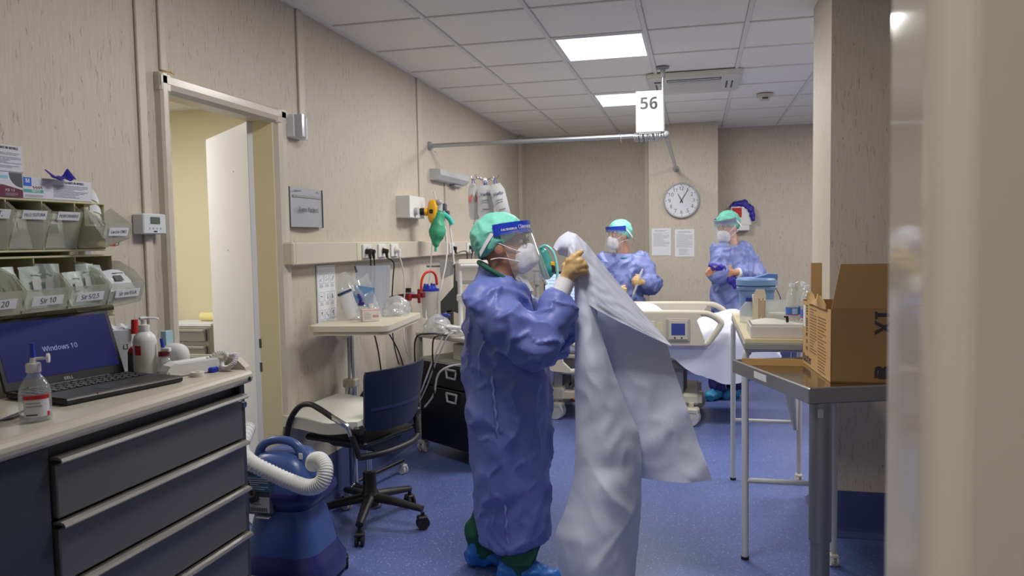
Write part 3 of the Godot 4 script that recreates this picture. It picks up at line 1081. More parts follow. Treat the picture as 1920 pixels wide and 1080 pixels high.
	for z in [-0.10, 0.12]:
		obj("outlet", MB.new().cyl(Vector3(0.10 if z < 0 else 0.085, -0.03, z), Vector3(0.125, -0.03, z), 0.028, 0.026, 18), M.lightgrey, gb)
	var fm := thing("flow_meter", "yellow and white flow meter on the gas outlet box", "flow meter", Vector3(-1.93, 1.698, -5.26))
	obj("coupling", MB.new().cyl(Vector3(-0.005, 0, 0.05), Vector3(0.03, 0, 0.04), 0.026, 0.026, 16), M.black, fm)
	obj("coupling_ring", MB.new().cyl(Vector3(0.028, 0, 0.04), Vector3(0.05, 0, 0.035), 0.03, 0.024, 16), M.yellow, fm)
	obj("body", MB.new().ball(Vector3(0.085, 0.0, 0.02), Vector3(0.038, 0.085, 0.034), 0.7), M.yellow, fm)
	obj("gauge", MB.new().ball(Vector3(0.112, 0.012, -0.006), Vector3(0.026, 0.072, 0.034), 0.8), M.white, fm)
	obj("knob", MB.new().cyl(Vector3(0.11, -0.062, -0.02), Vector3(0.15, -0.066, -0.03), 0.02, 0.017, 14), M.yellow, fm)
	obj("dark_band", MB.new().box(Vector3(0.082, 0.0, 0.048), Vector3(0.03, 0.03, 0.02), 0.004), M.black, fm)
	obj("nozzle", MB.new().cyl(Vector3(0.085, -0.08, 0.02), Vector3(0.085, -0.125, 0.02), 0.02, 0.014, 14), M.white, fm)
	var am := thing("resuscitator_bag", "green resuscitator bag hanging from the gas outlet", "resuscitator", Vector3(-1.80, 1.60, -5.25))
	var bg := nets([[Vector3(0.0, 0.07, 0.0), Vector3(-0.012, -0.05, 0.02), 0.034, 0.052], [Vector3(-0.012, -0.05, 0.02), Vector3(-0.022, -0.135, 0.03), 0.050, 0.022]], 0.008, 0.03, func(q, _n): return noise2.get_noise_3dv(q * 9.0) * 0.005)
	put_mesh("bag", bg, mat(58, 160, 118, 0.45), am)
	obj("bag_tip", MB.new().tube([Vector3(-0.022, -0.15, 0.03), Vector3(-0.024, -0.19, 0.035)], 0.010, 10), mat(70, 178, 138, 0.45), am)
	obj("valve", MB.new().cyl(Vector3(0.0, 0.10, 0), Vector3(0.004, 0.15, -0.01), 0.024, 0.02, 16).ball(Vector3(0.0, 0.165, 0.005), Vector3(0.024, 0.022, 0.024)), M.pearl, am)
	obj("valve_clamp", MB.new().box(Vector3(0.03, 0.13, -0.03), Vector3(0.025, 0.05, 0.04), 0.006).box(Vector3(0.04, 0.09, -0.06), Vector3(0.03, 0.03, 0.03), 0.006), M.darkgrey, am)
	obj("elbow", MB.new().tube(curve([Vector3(0.01, 0.09, -0.02), Vector3(0.05, 0.05, -0.06), Vector3(0.075, 0.005, -0.07)], 5), 0.019, 12), mat(60, 190, 180, 0.4), am)
	obj("line", MB.new().tube(curve([Vector3(-0.02, 0.17, 0.0), Vector3(-0.03, 0.23, 0.02), Vector3(-0.03, 0.24, 0.04)], 4), 0.005, 6), M.white, am)
	# clear and white tubes hanging from it
	var k0 := [[Vector3(-1.85, 1.58, -5.24), Vector3(-1.86, 1.30, -5.20), Vector3(-1.87, 1.02, -5.12), Vector3(-1.83, 0.88, -5.02)], [Vector3(-1.79, 1.68, -5.30), Vector3(-1.76, 1.40, -5.28), Vector3(-1.80, 1.10, -5.20), Vector3(-1.82, 0.90, -5.10)], [Vector3(-1.76, 1.66, -5.34), Vector3(-1.73, 1.35, -5.34), Vector3(-1.74, 1.10, -5.36), Vector3(-1.75, 0.92, -5.35)]]
	for i in 3:
		tag(obj("oxygen_tube", MB.new().tube(curve(k0[i], 6), 0.006, 8), [M.plastic, M.white, M.white][i]), ["clear thin tube hanging below the flow meter", "white tube swinging left below the resuscitator bag", "white tube hanging straight below the resuscitator bag"][i], "tube", "tubes below the gas outlet")
	# suction canister on a wall rail
	var rl := thing("equipment_rail", "short steel equipment rail on the wall behind the side table", "rail", Vector3(-2.03, 1.105, -4.98))
	obj("bar", MB.new().span(Vector3(0.025, -0.016, -0.25), Vector3(0.033, 0.016, 0.25), 0.002), M.chrome, rl)
	for z in [-0.2, 0.2]:
		obj("standoff", MB.new().cyl(Vector3(0, 0, z), Vector3(0.027, 0, z), 0.01, 0.01, 10), M.chrome, rl)
	var sc := thing("suction_canister", "clear suction canister with blue lid and red hose", "canister", Vector3(-1.86, 1.10, -5.13))
	obj("clamp", MB.new().box(Vector3(-0.115, -0.005, 0.10), Vector3(0.05, 0.05, 0.05), 0.006).box(Vector3(-0.07, 0.0, 0.07), Vector3(0.07, 0.03, 0.02), 0.004).box(Vector3(-0.045, 0.0, 0.055), Vector3(0.02, 0.10, 0.02), 0.004).box(Vector3(-0.03, 0.005, 0.025), Vector3(0.03, 0.035, 0.05), 0.004), mat(142, 36, 42, 0.4), sc)
	obj("clamp_knob", MB.new().cyl(Vector3(-0.10, 0.03, 0.12), Vector3(-0.10, 0.06, 0.12), 0.02, 0.02, 12), M.black, sc)
	obj("jar", MB.new().lathe([Vector2(0, -0.16), Vector2(0.05, -0.16), Vector2(0.055, -0.14), Vector2(0.064, 0.02), Vector2(0.064, 0.035)], 24, Vector3(0.0, 0, -0.04)), clear(226, 226, 222, 0.55, 0.2), sc)
	obj("lid", MB.new().lathe([Vector2(0.068, 0.03), Vector2(0.068, 0.045), Vector2(0.05, 0.05), Vector2(0.045, 0.066), Vector2(0, 0.068)], 24, Vector3(0.0, 0, -0.04)), M.blue, sc)
	for a in 4:
		obj("port", MB.new().cyl(Vector3(cos(a * 1.6) * 0.036, 0.06, -0.04 + sin(a * 1.6) * 0.036), Vector3(cos(a * 1.6) * 0.036, 0.082, -0.04 + sin(a * 1.6) * 0.036), 0.010, 0.008, 10), M.blue, sc)
	obj("red_hose", MB.new().tube(curve([Vector3(-0.03, 0.03, 0.05), Vector3(-0.028, 0.10, 0.045), Vector3(-0.012, 0.155, 0.02), Vector3(0.02, 0.17, -0.02), Vector3(0.04, 0.14, -0.06), Vector3(0.045, 0.07, -0.075)], 5), 0.009, 8), mat(214, 52, 26, 0.4), sc)
	# yellow scrap over the door casing
	tag(obj("tape_scrap", MB.new().tube([Vector3(-2.005, 2.152, -2.60), Vector3(-1.995, 2.154, -2.63), Vector3(-2.0, 2.150, -2.66)], [0.004, 0.006, 0.003], 6, 0.4), M.yellow), "tiny yellow scrap stuck on the corner of the door casing", "tape")

# rounded stack of sections [y, cx, cz, half x, half z, exponent]
func loft(b: MB, secs: Array, n := 36) -> MB:
	var ring := func(s: Array) -> Array:
		var out := []
		var e: float = s[5]
		for i in n:
			var a := TAU * i / n
			out.append(Vector3(s[1] + s[3] * pow(absf(cos(a)), e) * signf(cos(a)), s[0], s[2] + s[4] * pow(absf(sin(a)), e) * signf(sin(a))))
		return out
	b.smooth()
	for j in secs.size() - 1:
		var r0: Array = ring.call(secs[j])
		var r1: Array = ring.call(secs[j + 1])
		if j > 0:
			var d0 := Vector2(secs[j][3] - secs[j - 1][3], secs[j][0] - secs[j - 1][0]).normalized()
			var d1 := Vector2(secs[j + 1][3] - secs[j][3], secs[j + 1][0] - secs[j][0]).normalized()
			if d0.dot(d1) < 0.75:
				b.smooth()
		for i in n:
			var k := (i + 1) % n
			b.oquad(r0[i], r1[i], r1[k], r0[k], Vector3((secs[j][1] + secs[j + 1][1]) / 2, (secs[j][0] + secs[j + 1][0]) / 2, (secs[j][2] + secs[j + 1][2]) / 2))
	b.flat()
	for end in [0, secs.size() - 1]:
		var r: Array = ring.call(secs[end])
		var s: Array = secs[end]
		var o: Array = secs[1] if end == 0 else secs[end - 1]
		for i in n:
			b.otri(Vector3(s[1], s[0], s[2]), r[i], r[(i + 1) % n], Vector3(o[1], o[0], o[2]))
	return b

func castor(parent: Node, at: Vector3, r: float, m: Material, fork: Material, turn := 0.0, called := "castor") -> void:
	var o := Node3D.new()
	o.name = called
	parent.add_child(o, true)
	o.position = at
	o.rotation.y = turn
	var w := MB.new()
	for s in [-1.0, 1.0]:
		w.cyl(Vector3(s * r * 0.25, r, 0), Vector3(s * r * 0.62, r, 0), r, r * 0.94, 20)
	obj("wheel", w, m, o)
	var f := MB.new()
	f.box(Vector3(0, r * 1.75, r * 0.1), Vector3(r * 1.35, r * 0.7, r * 1.5), r * 0.2)
	f.cyl(Vector3(0, r * 1.8, 0), Vector3(0, r * 2.6, 0), r * 0.3, r * 0.3, 12)
	f.cyl(Vector3(-r * 0.65, r, 0), Vector3(r * 0.65, r, 0), r * 0.35, r * 0.35, 12)
	obj("fork", f, fork, o)

func bed() -> void:
	var t := thing("hospital_bed", "beige hospital bed with raised side rails across the ward", "bed", Vector3(0, 0, 0))
	M.bed = mat(196, 190, 172, 0.45)
	M.beddark = mat(120, 118, 112, 0.5)
	var fr := MB.new()
	fr.span(Vector3(-1.70, 0.44, -6.12), Vector3(0.42, 0.52, -6.18), 0.006)
	fr.span(Vector3(-1.70, 0.44, -6.70), Vector3(0.42, 0.52, -6.76), 0.006)
	for x in [-1.6, -0.9, -0.3, 0.36]:
		fr.span(Vector3(x - 0.03, 0.45, -6.12), Vector3(x + 0.03, 0.51, -6.76), 0.004)
	obj("deck_frame", fr, M.beddark, t)
	obj("deck", MB.new().span(Vector3(-1.72, 0.52, -6.08), Vector3(0.45, 0.55, -6.80), 0.006), M.bed, t)
	var bs := MB.new()
	bs.span(Vector3(-1.20, 0.17, -6.14), Vector3(0.04, 0.24, -6.22), 0.008)
	bs.span(Vector3(-1.20, 0.17, -6.66), Vector3(0.04, 0.24, -6.74), 0.008)
	bs.span(Vector3(-1.22, 0.16, -6.12), Vector3(-1.06, 0.27, -6.76), 0.02)
	bs.span(Vector3(-0.12, 0.16, -6.12), Vector3(0.02, 0.25, -6.76), 0.02)
	obj("base", bs, M.bed, t)
	for x in [-1.12, -0.14]:
		obj("lift_column", MB.new().span(Vector3(x - 0.06, 0.22, -6.36), Vector3(x + 0.06, 0.46, -6.52), 0.01), M.beddark, t)
		obj("lift_column", MB.new().span(Vector3(x - 0.035, 0.24, -6.17), Vector3(x + 0.035, 0.46, -6.22), 0.008), M.grey, t)
	for q in [[-0.045, -6.11, 1.35], [0.0, -6.76, 1.7], [-1.13, -6.17, 1.3], [-1.13, -6.74, 1.6]]:
		castor(t, Vector3(q[0], 0, q[1]), 0.070, M.lightgrey, M.bed, q[2])
	obj("brake_pedal", MB.new().box(Vector3(-0.96, 0.17, -6.12), Vector3(0.10, 0.02, 0.05), 0.006), M.rubber, t)
	obj("brake_marker", MB.new().box(Vector3(-0.96, 0.185, -6.10), Vector3(0.04, 0.015, 0.03), 0.004), mat(226, 84, 36, 0.5), t)
	obj("yellow_tag", MB.new().box(Vector3(0.045, 0.43, -6.12), Vector3(0.055, 0.045, 0.02), 0.003), M.yellow, t)
	obj("head_board", MB.new().span(Vector3(-1.80, 0.40, -6.10), Vector3(-1.75, 1.02, -6.78), 0.02), M.bed, t)
	obj("foot_board", MB.new().span(Vector3(0.46, 0.36, -6.12), Vector3(0.50, 0.66, -6.76), 0.015), M.bed, t)
	# side rails: a panel and a looped grip
	for side in 2:
		var zz := -6.0 if side == 0 else -6.86
		var dx := 0.0 if side == 0 else 0.06
		var rail := obj("side_rail", MB.new().prism([Vector2(-0.86 + dx, 0.66), Vector2(-0.86 + dx, 0.885), Vector2(-0.80 + dx, 0.90), Vector2(0.0 + dx, 0.90), Vector2(0.03 + dx, 0.885), Vector2(0.0 + dx, 0.845), Vector2(0.055 + dx, 0.70), Vector2(0.04 + dx, 0.655), Vector2(-0.80 + dx, 0.65)], zz - 0.025, zz + 0.025), M.bed, t)
		obj("grip", MB.new().tube(curve([Vector3(-0.82 + dx, 0.895, zz), Vector3(-0.4 + dx, 0.90, zz), Vector3(0.0 + dx, 0.90, zz), Vector3(0.10 + dx, 0.888, zz), Vector3(0.172 + dx, 0.84, zz), Vector3(0.172 + dx, 0.80, zz), Vector3(0.125 + dx, 0.73, zz), Vector3(0.085 + dx, 0.675, zz), Vector3(0.05 + dx, 0.664, zz), Vector3(-0.10 + dx, 0.664, zz)], 5), 0.0235, 12), M.bed, rail)
		if side == 0:
			obj("control_unit", MB.new().span(Vector3(-0.228, 0.685, zz + 0.025), Vector3(-0.052, 0.862, zz + 0.037), 0.006), mat(170, 166, 152, 0.5), rail)
			obj("control_bezel", MB.new().span(Vector3(-0.212, 0.70, zz + 0.036), Vector3(-0.068, 0.85, zz + 0.043), 0.004), mat(186, 182, 168, 0.5), rail)
			var sc := mat(38, 48, 92, 0.25)
			sc.emission_enabled = true
			sc.emission = Color8(34, 48, 104)
			sc.emission_energy_multiplier = 0.7
			obj("display", MB.new().span(Vector3(-0.190, 0.735, zz + 0.042), Vector3(-0.088, 0.825, zz + 0.0445)), sc, rail)
			for x in [-0.165, -0.113]:
				obj("button", MB.new().cyl(Vector3(x, 0.715, zz + 0.042), Vector3(x, 0.715, zz + 0.046), 0.006, 0.006, 10), M.black, rail)
			obj("key_plate", MB.new().span(Vector3(-0.42, 0.735, zz + 0.025), Vector3(-0.315, 0.84, zz + 0.030), 0.004), mat(206, 200, 182, 0.5), rail)
			for i in 6:
				obj("key", MB.new().box(Vector3(-0.395 + 0.03 * (i % 3), 0.81 - 0.03 * (i / 3), zz + 0.031), Vector3(0.014, 0.010, 0.004), 0.001), M.darkgrey, rail)
			obj("label_plate", MB.new().span(Vector3(-0.305, 0.75, zz + 0.025), Vector3(-0.255, 0.83, zz + 0.027)), mat(204, 196, 160, 0.6), rail)
	# lowered head-end rail on the near side
	var hr := obj("side_rail", MB.new().prism([Vector2(-1.42, 0.80), Vector2(-1.16, 0.72), Vector2(-1.09, 0.695), Vector2(-1.06, 0.62), Vector2(-1.04, 0.50), Vector2(-0.98, 0.445), Vector2(-1.0, 0.42), Vector2(-1.13, 0.43), Vector2(-1.20, 0.48), Vector2(-1.40, 0.52)], -6.02, -5.975), M.bed, t)
	obj("grip", MB.new().tube(curve([Vector3(-1.40, 0.79, -6.0), Vector3(-1.15, 0.715, -6.0), Vector3(-0.95, 0.645, -6.0), Vector3(-0.82, 0.59, -6.0), Vector3(-0.79, 0.53, -6.0), Vector3(-0.86, 0.46, -6.0), Vector3(-0.95, 0.428, -6.0), Vector3(-1.05, 0.43, -6.0)], 5), 0.023, 12), M.bed, hr)
	obj("rail_plate", MB.new().prism([Vector2(-1.14, 0.69), Vector2(-1.02, 0.65), Vector2(-1.03, 0.56), Vector2(-1.13, 0.58)], -5.976, -5.968), mat(182, 178, 164, 0.5), hr)
	var kn := MB.new()
	for k in 6:
		var a := TAU * k / 6
		kn.cyl(Vector3(-1.115 + cos(a) * 0.018, 0.655 + sin(a) * 0.018, -5.968), Vector3(-1.115 + cos(a) * 0.018, 0.655 + sin(a) * 0.018, -5.945), 0.013, 0.011, 10)
	kn.cyl(Vector3(-1.115, 0.655, -5.972), Vector3(-1.115, 0.655, -5.942), 0.02, 0.018, 14)
	obj("blue_knob", kn, mat(58, 84, 180, 0.4), hr)
	# mattress, sheet and pillow
	tag(obj("mattress", MB.new().span(Vector3(-1.70, 0.552, -6.09), Vector3(0.42, 0.69, -6.79), 0.03), mat(176, 184, 206, 0.6)), "thick mattress on the hospital bed, under the white sheet", "mattress")
	var sh := MB.new()
	var sf := func(u: float, v: float) -> Vector3:
		var x := -0.80 + 1.42 * u
		var z: float
		var y: float
		var lump := 0.17 * exp(-pow((x + 0.42) / 0.20, 2)) + 0.13 * exp(-pow((x - 0.24) / 0.20, 2)) + 0.06
		var foot := maxf(0.0, (x - 0.45) / 0.17)
		if v < 0.28:
			var q := 1.0 - v / 0.28
			var low := 0.28 * exp(-pow((x - 0.24) / 0.42, 2)) + 0.05
			y = 0.68 - q * low + 0.008 * sin(x * 23.0) * q
			z = -6.048 + 0.012 * sin(x * 17.0 + q * 2.0) * q
		elif v > 0.85:
			var q := (v - 0.85) / 0.15
			y = 0.70 - 0.2 * q
			z = -6.80 - 0.01 * sin(x * 15.0)
		else:
			var q := (v - 0.28) / 0.57
			z = -6.06 - 0.74 * q
			y = 0.70 + lump * pow(sin(PI * clampf(q, 0.02, 0.98)), 0.8) + 0.022 * noise2.get_noise_3d(x * 3.4, 0.0, z * 3.0)
		y -= foot * foot * 0.16 * (0.6 if v < 0.28 else 1.0)
		y += 0.012 * noise.get_noise_3d(x * 7.0, y * 3.0, z * 7.0)
		return Vector3(x, y, z)
	sh.sheet(70, 56, sf, 0.004)
	tag(obj("bed_sheet", sh, mat(206, 210, 228, 0.75)), "crumpled white sheet over the bed, hanging down its near side", "sheet")
	tag(obj("pillow", MB.new().ball(Vector3(-1.34, 0.80, -6.42), Vector3(0.24, 0.11, 0.3), 0.6), mat(204, 206, 212, 0.8)), "white pillow at the head of the bed behind the nurse", "pillow")

func ward_equipment() -> void:
	M.cartbody = mat(176, 174, 164, 0.5)
	# equipment trolley with two black drawers
	var t := thing("equipment_trolley", "grey equipment trolley with two black drawers behind the nurse", "trolley", Vector3(-1.50, 0, -5.02), -0.60)
	obj("top", MB.new().span(Vector3(-0.335, 0.82, -0.24), Vector3(0.335, 0.85, 0.245), 0.006), M.cartbody, t)
	obj("shelf", MB.new().span(Vector3(-0.31, 0.655, -0.22), Vector3(0.31, 0.68, 0.235), 0.004), M.cartbody, t)
	obj("back_panel", MB.new().span(Vector3(-0.31, 0.10, -0.235), Vector3(0.31, 0.82, -0.22)), M.cartbody, t)
	for s in [-1.0, 1.0]:
		obj("side_post", MB.new().span(Vector3(s * 0.325 - 0.016, 0.12, 0.20), Vector3(s * 0.325 + 0.016, 0.82, 0.24), 0.004), M.cartbody, t)
		obj("side_post", MB.new().span(Vector3(s * 0.325 - 0.016, 0.12, -0.24), Vector3(s * 0.325 + 0.016, 0.82, -0.20), 0.004), M.cartbody, t)
		for z in [-0.21, 0.21]:
			castor(t, Vector3(s * 0.32, 0, z), 0.042, M.lightgrey, M.cartbody, 0.4)
	obj("side_panel", MB.new().span(Vector3(0.30, 0.08, -0.22), Vector3(0.318, 0.66, 0.22), 0.003), M.offwhite, t)
	obj("case", MB.new().span(Vector3(-0.30, 0.09, -0.22), Vector3(0.30, 0.655, 0.20), 0.003), M.black, t)
	for q in [[0.50, 0.65], [0.10, 0.49]]:
		var d := obj("drawer", MB.new().span(Vector3(-0.305, q[0], 0.20), Vector3(0.297, q[1], 0.235), 0.004), mat(22, 24, 32, 0.35), t)
		var hp := []
		for e in [[-0.055, 0], [0.055, 0], [0.045, -0.055], [-0.045, -0.055], [-0.055, 0]]:
			hp.append(Vector3(0.075 + e[0], q[1] - 0.02 + e[1], 0.252))
		obj("handle", MB.new().tube(hp, 0.0085, 8), M.lightgrey, d)
	obj("shelf_box", MB.new().span(Vector3(-0.02, 0.68, -0.2), Vector3(0.28, 0.79, 0.16), 0.006), M.ivory, t)
	# monitor on its white frame, seen from the back
	var m := thing("patient_monitor", "white patient monitor on a post frame, seen from behind", "monitor", Vector3(-1.50, 0.852, -5.16), 0.12)
	var mc := MB.new()
	mc.box(Vector3(0, 0.415, 0), Vector3(0.30, 0.175, 0.11), 0.028)
	obj("casing", mc, M.offwhite, m)
	obj("top_ridge", MB.new().box(Vector3(0.01, 0.455, 0.055), Vector3(0.25, 0.03, 0.022), 0.01), M.white, m)
	obj("recess", MB.new().box(Vector3(0.05, 0.30, 0.02), Vector3(0.16, 0.10, 0.06), 0.006), M.lightgrey, m)
	for x in [-0.115, 0.115]:
		obj("post", MB.new().cyl(Vector3(x, 0.0, 0.05), Vector3(x, 0.42, 0.05), 0.017, 0.017, 14), M.white, m)
	obj("cross_bar", MB.new().box(Vector3(-0.0, 0.235, 0.05), Vector3(0.28, 0.05, 0.04), 0.008), M.offwhite, m)
	obj("foot", MB.new().box(Vector3(0.0, 0.008, 0.03), Vector3(0.32, 0.016, 0.16), 0.004), M.offwhite, m)
	obj("black_cable", MB.new().tube(curve([Vector3(0.0, 0.32, 0.06), Vector3(0.05, 0.30, 0.09), Vector3(0.10, 0.31, 0.08)], 4), 0.006, 6), M.black, m)
	# dark side panel and pale board leaning beside it
	var dp := thing("dark_panel", "dark grey upright panel between canister and monitor", "panel", Vector3(-1.755, 0.852, -5.30))
	var dm := MB.new()
	dm.prism([Vector2(-0.07, 0.19), Vector2(0.035, 0.30), Vector2(0.04, 0.43), Vector2(0.03, 0.45), Vector2(0.05, 0.47), Vector2(0.08, 0.42), Vector2(0.075, 0.10), Vector2(0.02, 0.12), Vector2(-0.07, 0.10)], -0.02, 0.0)
	obj("board", dm, mat(74, 78, 76, 0.6), dp)
	obj("stand", MB.new().box(Vector3(0.0, 0.06, -0.01), Vector3(0.05, 0.14, 0.02), 0.004).box(Vector3(0, 0.004, -0.01), Vector3(0.14, 0.008, 0.1), 0.002), M.darkgrey, dp)
	tag(obj("pale_board", MB.new().prism([Vector2(-1.835, 1.20), Vector2(-1.73, 1.245), Vector2(-1.73, 1.335), Vector2(-1.845, 1.345)], -5.37, -5.35), M.lightgrey), "pale grey board behind the suction canister", "board")
	tag(obj("board_bracket", MB.new().tube([Vector3(-1.95, 1.30, -5.37), Vector3(-1.80, 1.30, -5.365)], 0.008, 8), M.grey), "short grey bracket carrying the pale board", "bracket")
	# wrapped tubing and cables on the trolley top
	var bagf := func(u: float, v: float) -> Vector3:
		var a := TAU * u
		var r := 0.10 * pow(sin(PI * clampf(v * 0.62 + 0.38, 0, 1)), 0.6) * (1.0 + 0.22 * noise.get_noise_3d(cos(a) * 2.0, v * 3.0, sin(a) * 2.0))
		return Vector3(cos(a) * r, 0.135 * v, sin(a) * r)
	var pb := thing("wrapped_tubing", "clear plastic bag of tubing with blue caps on the equipment trolley", "bag", Vector3(-1.74, 0.852, -4.98))
	obj("bag", MB.new().sheet(26, 14, bagf, 0.001), M.film, pb)
	obj("blue_caps", MB.new().ball(Vector3(0.02, 0.10, 0.02), Vector3(0.035, 0.012, 0.02)).ball(Vector3(0.05, 0.12, -0.02), Vector3(0.04, 0.014, 0.02)).ball(Vector3(-0.01, 0.09, -0.03), Vector3(0.02, 0.012, 0.02)), mat(40, 56, 150, 0.4), pb)
	obj("coil", MB.new().tube(curve([Vector3(-0.06, 0.02, 0), Vector3(0, 0.05, 0.05), Vector3(0.06, 0.03, 0), Vector3(0, 0.06, -0.05), Vector3(-0.05, 0.08, 0.0), Vector3(0.02, 0.09, 0.03)], 6), 0.009, 8), M.plastic, pb)
	var cw := thing("white_cable_bundle", "tangled white cables heaped on the equipment trolley and hanging from it", "cables", Vector3(-1.56, 0.852, -4.86))
	var rng := RandomNumberGenerator.new()
	rng.seed = 21
	for k in 4:
		var pts := []
		for i in 12:
			var a := TAU * i / 8.0 + k
			pts.append(Vector3(cos(a) * (0.045 + 0.012 * k), 0.012 + 0.012 * k + 0.014 * rng.randf(), sin(a) * (0.04 + 0.01 * k)) + Vector3(rng.randf_range(-0.008, 0.008), 0, rng.randf_range(-0.008, 0.008)))
		obj("cable_loop", MB.new().tube(curve(pts, 4), 0.0055, 6), M.white, cw)
	obj("hanging_cable", MB.new().tube(curve([Vector3(0.0, 0.03, 0.03), Vector3(-0.06, 0.01, 0.09), Vector3(-0.12, -0.12, 0.12), Vector3(-0.20, -0.30, 0.10), Vector3(-0.27, -0.40, 0.02), Vector3(-0.33, -0.36, -0.05)], 6), 0.006, 8), M.white, cw)
	obj("hanging_cable", MB.new().tube(curve([Vector3(0.02, 0.03, 0.03), Vector3(-0.03, 0.01, 0.10), Vector3(-0.10, -0.14, 0.125), Vector3(-0.18, -0.32, 0.11), Vector3(-0.26, -0.45, 0.05)], 6), 0.005, 8), M.lightgrey, cw)
	obj("shelf_cable", MB.new().tube(curve([Vector3(0.10, -0.165, 0.16), Vector3(0.0, -0.18, 0.20), Vector3(-0.08, -0.24, 0.18), Vector3(-0.13, -0.38, 0.13), Vector3(-0.22, -0.48, 0.06)], 6), 0.007, 8), M.offwhite, cw)
	obj("flat_cable", MB.new().tube([Vector3(-0.14, 0.09, 0.02), Vector3(0.06, 0.03, 0.06)], 0.008, 8, 0.4), M.white, cw)
	tag(obj("black_cable", MB.new().tube(curve([Vector3(-1.62, 0.862, -4.80), Vector3(-1.72, 0.875, -4.74), Vector3(-1.83, 0.84, -4.80), Vector3(-1.85, 0.68, -4.82), Vector3(-1.83, 0.40, -4.82), Vector3(-1.86, 0.28, -4.86)], 6), 0.0055, 8), M.black), "black cable looping over the left corner of the equipment trolley", "cable")
	tag(obj("black_cable", MB.new().tube(curve([Vector3(-1.60, 0.862, -4.78), Vector3(-1.66, 0.86, -4.70), Vector3(-1.68, 0.78, -4.70), Vector3(-1.68, 0.60, -4.71), Vector3(-1.68, 0.45, -4.71)], 6), 0.0055, 8), M.black), "black cable hanging in front of the upper black drawer", "cable")
	# infusion stand with three bags
	var iv := thing("infusion_stand", "chrome infusion stand behind the nurse's head", "infusion stand", Vector3(-1.56, 0, -5.62))
	obj("pole", MB.new().cyl(Vector3(0, 0.06, 0), Vector3(0, 1.94, 0), 0.011, 0.011, 12), M.chrome, iv)
	for k in 4:
		var a := TAU * k / 4 + 0.3
		obj("hook", MB.new().tube(curve([Vector3(0, 1.93, 0), Vector3(cos(a) * 0.06, 1.955, sin(a) * 0.06), Vector3(cos(a) * 0.11, 1.95, sin(a) * 0.11), Vector3(cos(a) * 0.125, 1.975, sin(a) * 0.125)], 4), 0.0045, 6), M.chrome, iv)
		obj("foot", MB.new().tube([Vector3(0, 0.07, 0), Vector3(cos(a) * 0.22, 0.045, sin(a) * 0.22)], 0.013, 8), M.chrome, iv)
	obj("hub", MB.new().ball(Vector3(0, 1.935, 0), Vector3(0.022, 0.022, 0.022)), M.white, iv)
	var bag := func(label: String, at: Vector3, w: float, h: float, rz: float, m2: Material, txt: bool) -> Node3D:
		var b := thing("infusion_bag", label, "infusion bag", at, 0.25, "bags on the infusion stand")
		b.rotation.z = rz
		var f := func(u: float, v: float) -> Vector3:
			var wx := w * (0.62 + 0.38 * minf(1.0, v * 5.0)) * (1.0 if v < 0.9 else 1.0 - (v - 0.9) * 3.0)
			return Vector3((u - 0.5) * wx, -h * v, 0.016 * sin(PI * u) * sin(PI * clampf(v, 0.03, 0.97)))
		obj("front_film", MB.new().sheet(12, 16, f, 0.001), m2, b)
		var f2 := func(u: float, v: float) -> Vector3:
			var q: Vector3 = f.call(1.0 - u, v)
			return Vector3(q.x, q.y, -q.z)
		obj("back_film", MB.new().sheet(12, 16, f2, 0.001), m2, b)
		obj("hanger", MB.new().tube(curve([Vector3(-0.01, 0, 0), Vector3(-0.006, 0.03, 0), Vector3(0.006, 0.03, 0), Vector3(0.01, 0, 0)], 3), 0.003, 6), M.blue, b)
		obj("outlet", MB.new().cyl(Vector3(0, -h, 0), Vector3(0, -h - 0.035, 0), 0.008, 0.006, 10), M.white, b)
		if txt:
			letters("Viaflo", 0.028, mat(60, 64, 110, 0.7), b, at3(Vector3(0, -h * 0.28, 0.018)), "Droid Sans", "print", 700)
			print_rows(b, -w * 0.25, w * 0.2, -h * 0.55, -h * 0.42, 2, 31, M.greyink, 0.018)
			print_rows(b, -w * 0.2, w * 0.3, -h * 0.75, -h * 0.7, 1, 32, M.ink, 0.018)
		return b
	var frost := clear(206, 208, 210, 0.75, 0.3)
	var b1: Node3D = bag.call("clear drip bag with a red disc hanging leftmost on the stand", Vector3(-1.645, 1.915, -5.60), 0.085, 0.27, 0.02, clear(214, 216, 218, 0.4, 0.15), false)
	obj("red_disc", MB.new().cyl(Vector3(-0.005, -0.115, -0.004), Vector3(-0.005, -0.115, 0.012), 0.034, 0.034, 20), mat(206, 106, 96, 0.5), b1)
	bag.call("milky infusion bag in the middle of the stand", Vector3(-1.545, 1.90, -5.58), 0.12, 0.25, 0.0, frost, true)
	bag.call("milky infusion bag tilted to the right on the stand", Vector3(-1.455, 1.905, -5.55), 0.11, 0.27, 0.22, frost, true)
	tag(obj("drip_chamber", MB.new().cyl(Vector3(-1.645, 1.55, -5.60), Vector3(-1.64, 1.44, -5.60), 0.012, 0.010, 12).tube(curve([Vector3(-1.645, 1.62, -5.60), Vector3(-1.645, 1.55, -5.60)], 2), 0.004, 6), mat(150, 96, 84, 0.5)), "small brownish drip chamber on the line below the clear bag", "drip chamber")
	tag(obj("drip_line", MB.new().tube(curve([Vector3(-1.64, 1.44, -5.60), Vector3(-1.65, 1.30, -5.55), Vector3(-1.60, 1.12, -5.50), Vector3(-1.5, 0.95, -5.5)], 6), 0.004, 6), M.plastic), "thin clear drip line running down from the drip chamber", "tube")
	# breathing bag and its hose, beside the bed head
	var tb := thing("breathing_bag", "teal breathing bag on a hose between the nurse and the held sheet", "breathing bag", Vector3(-1.16, 0, -6.08))
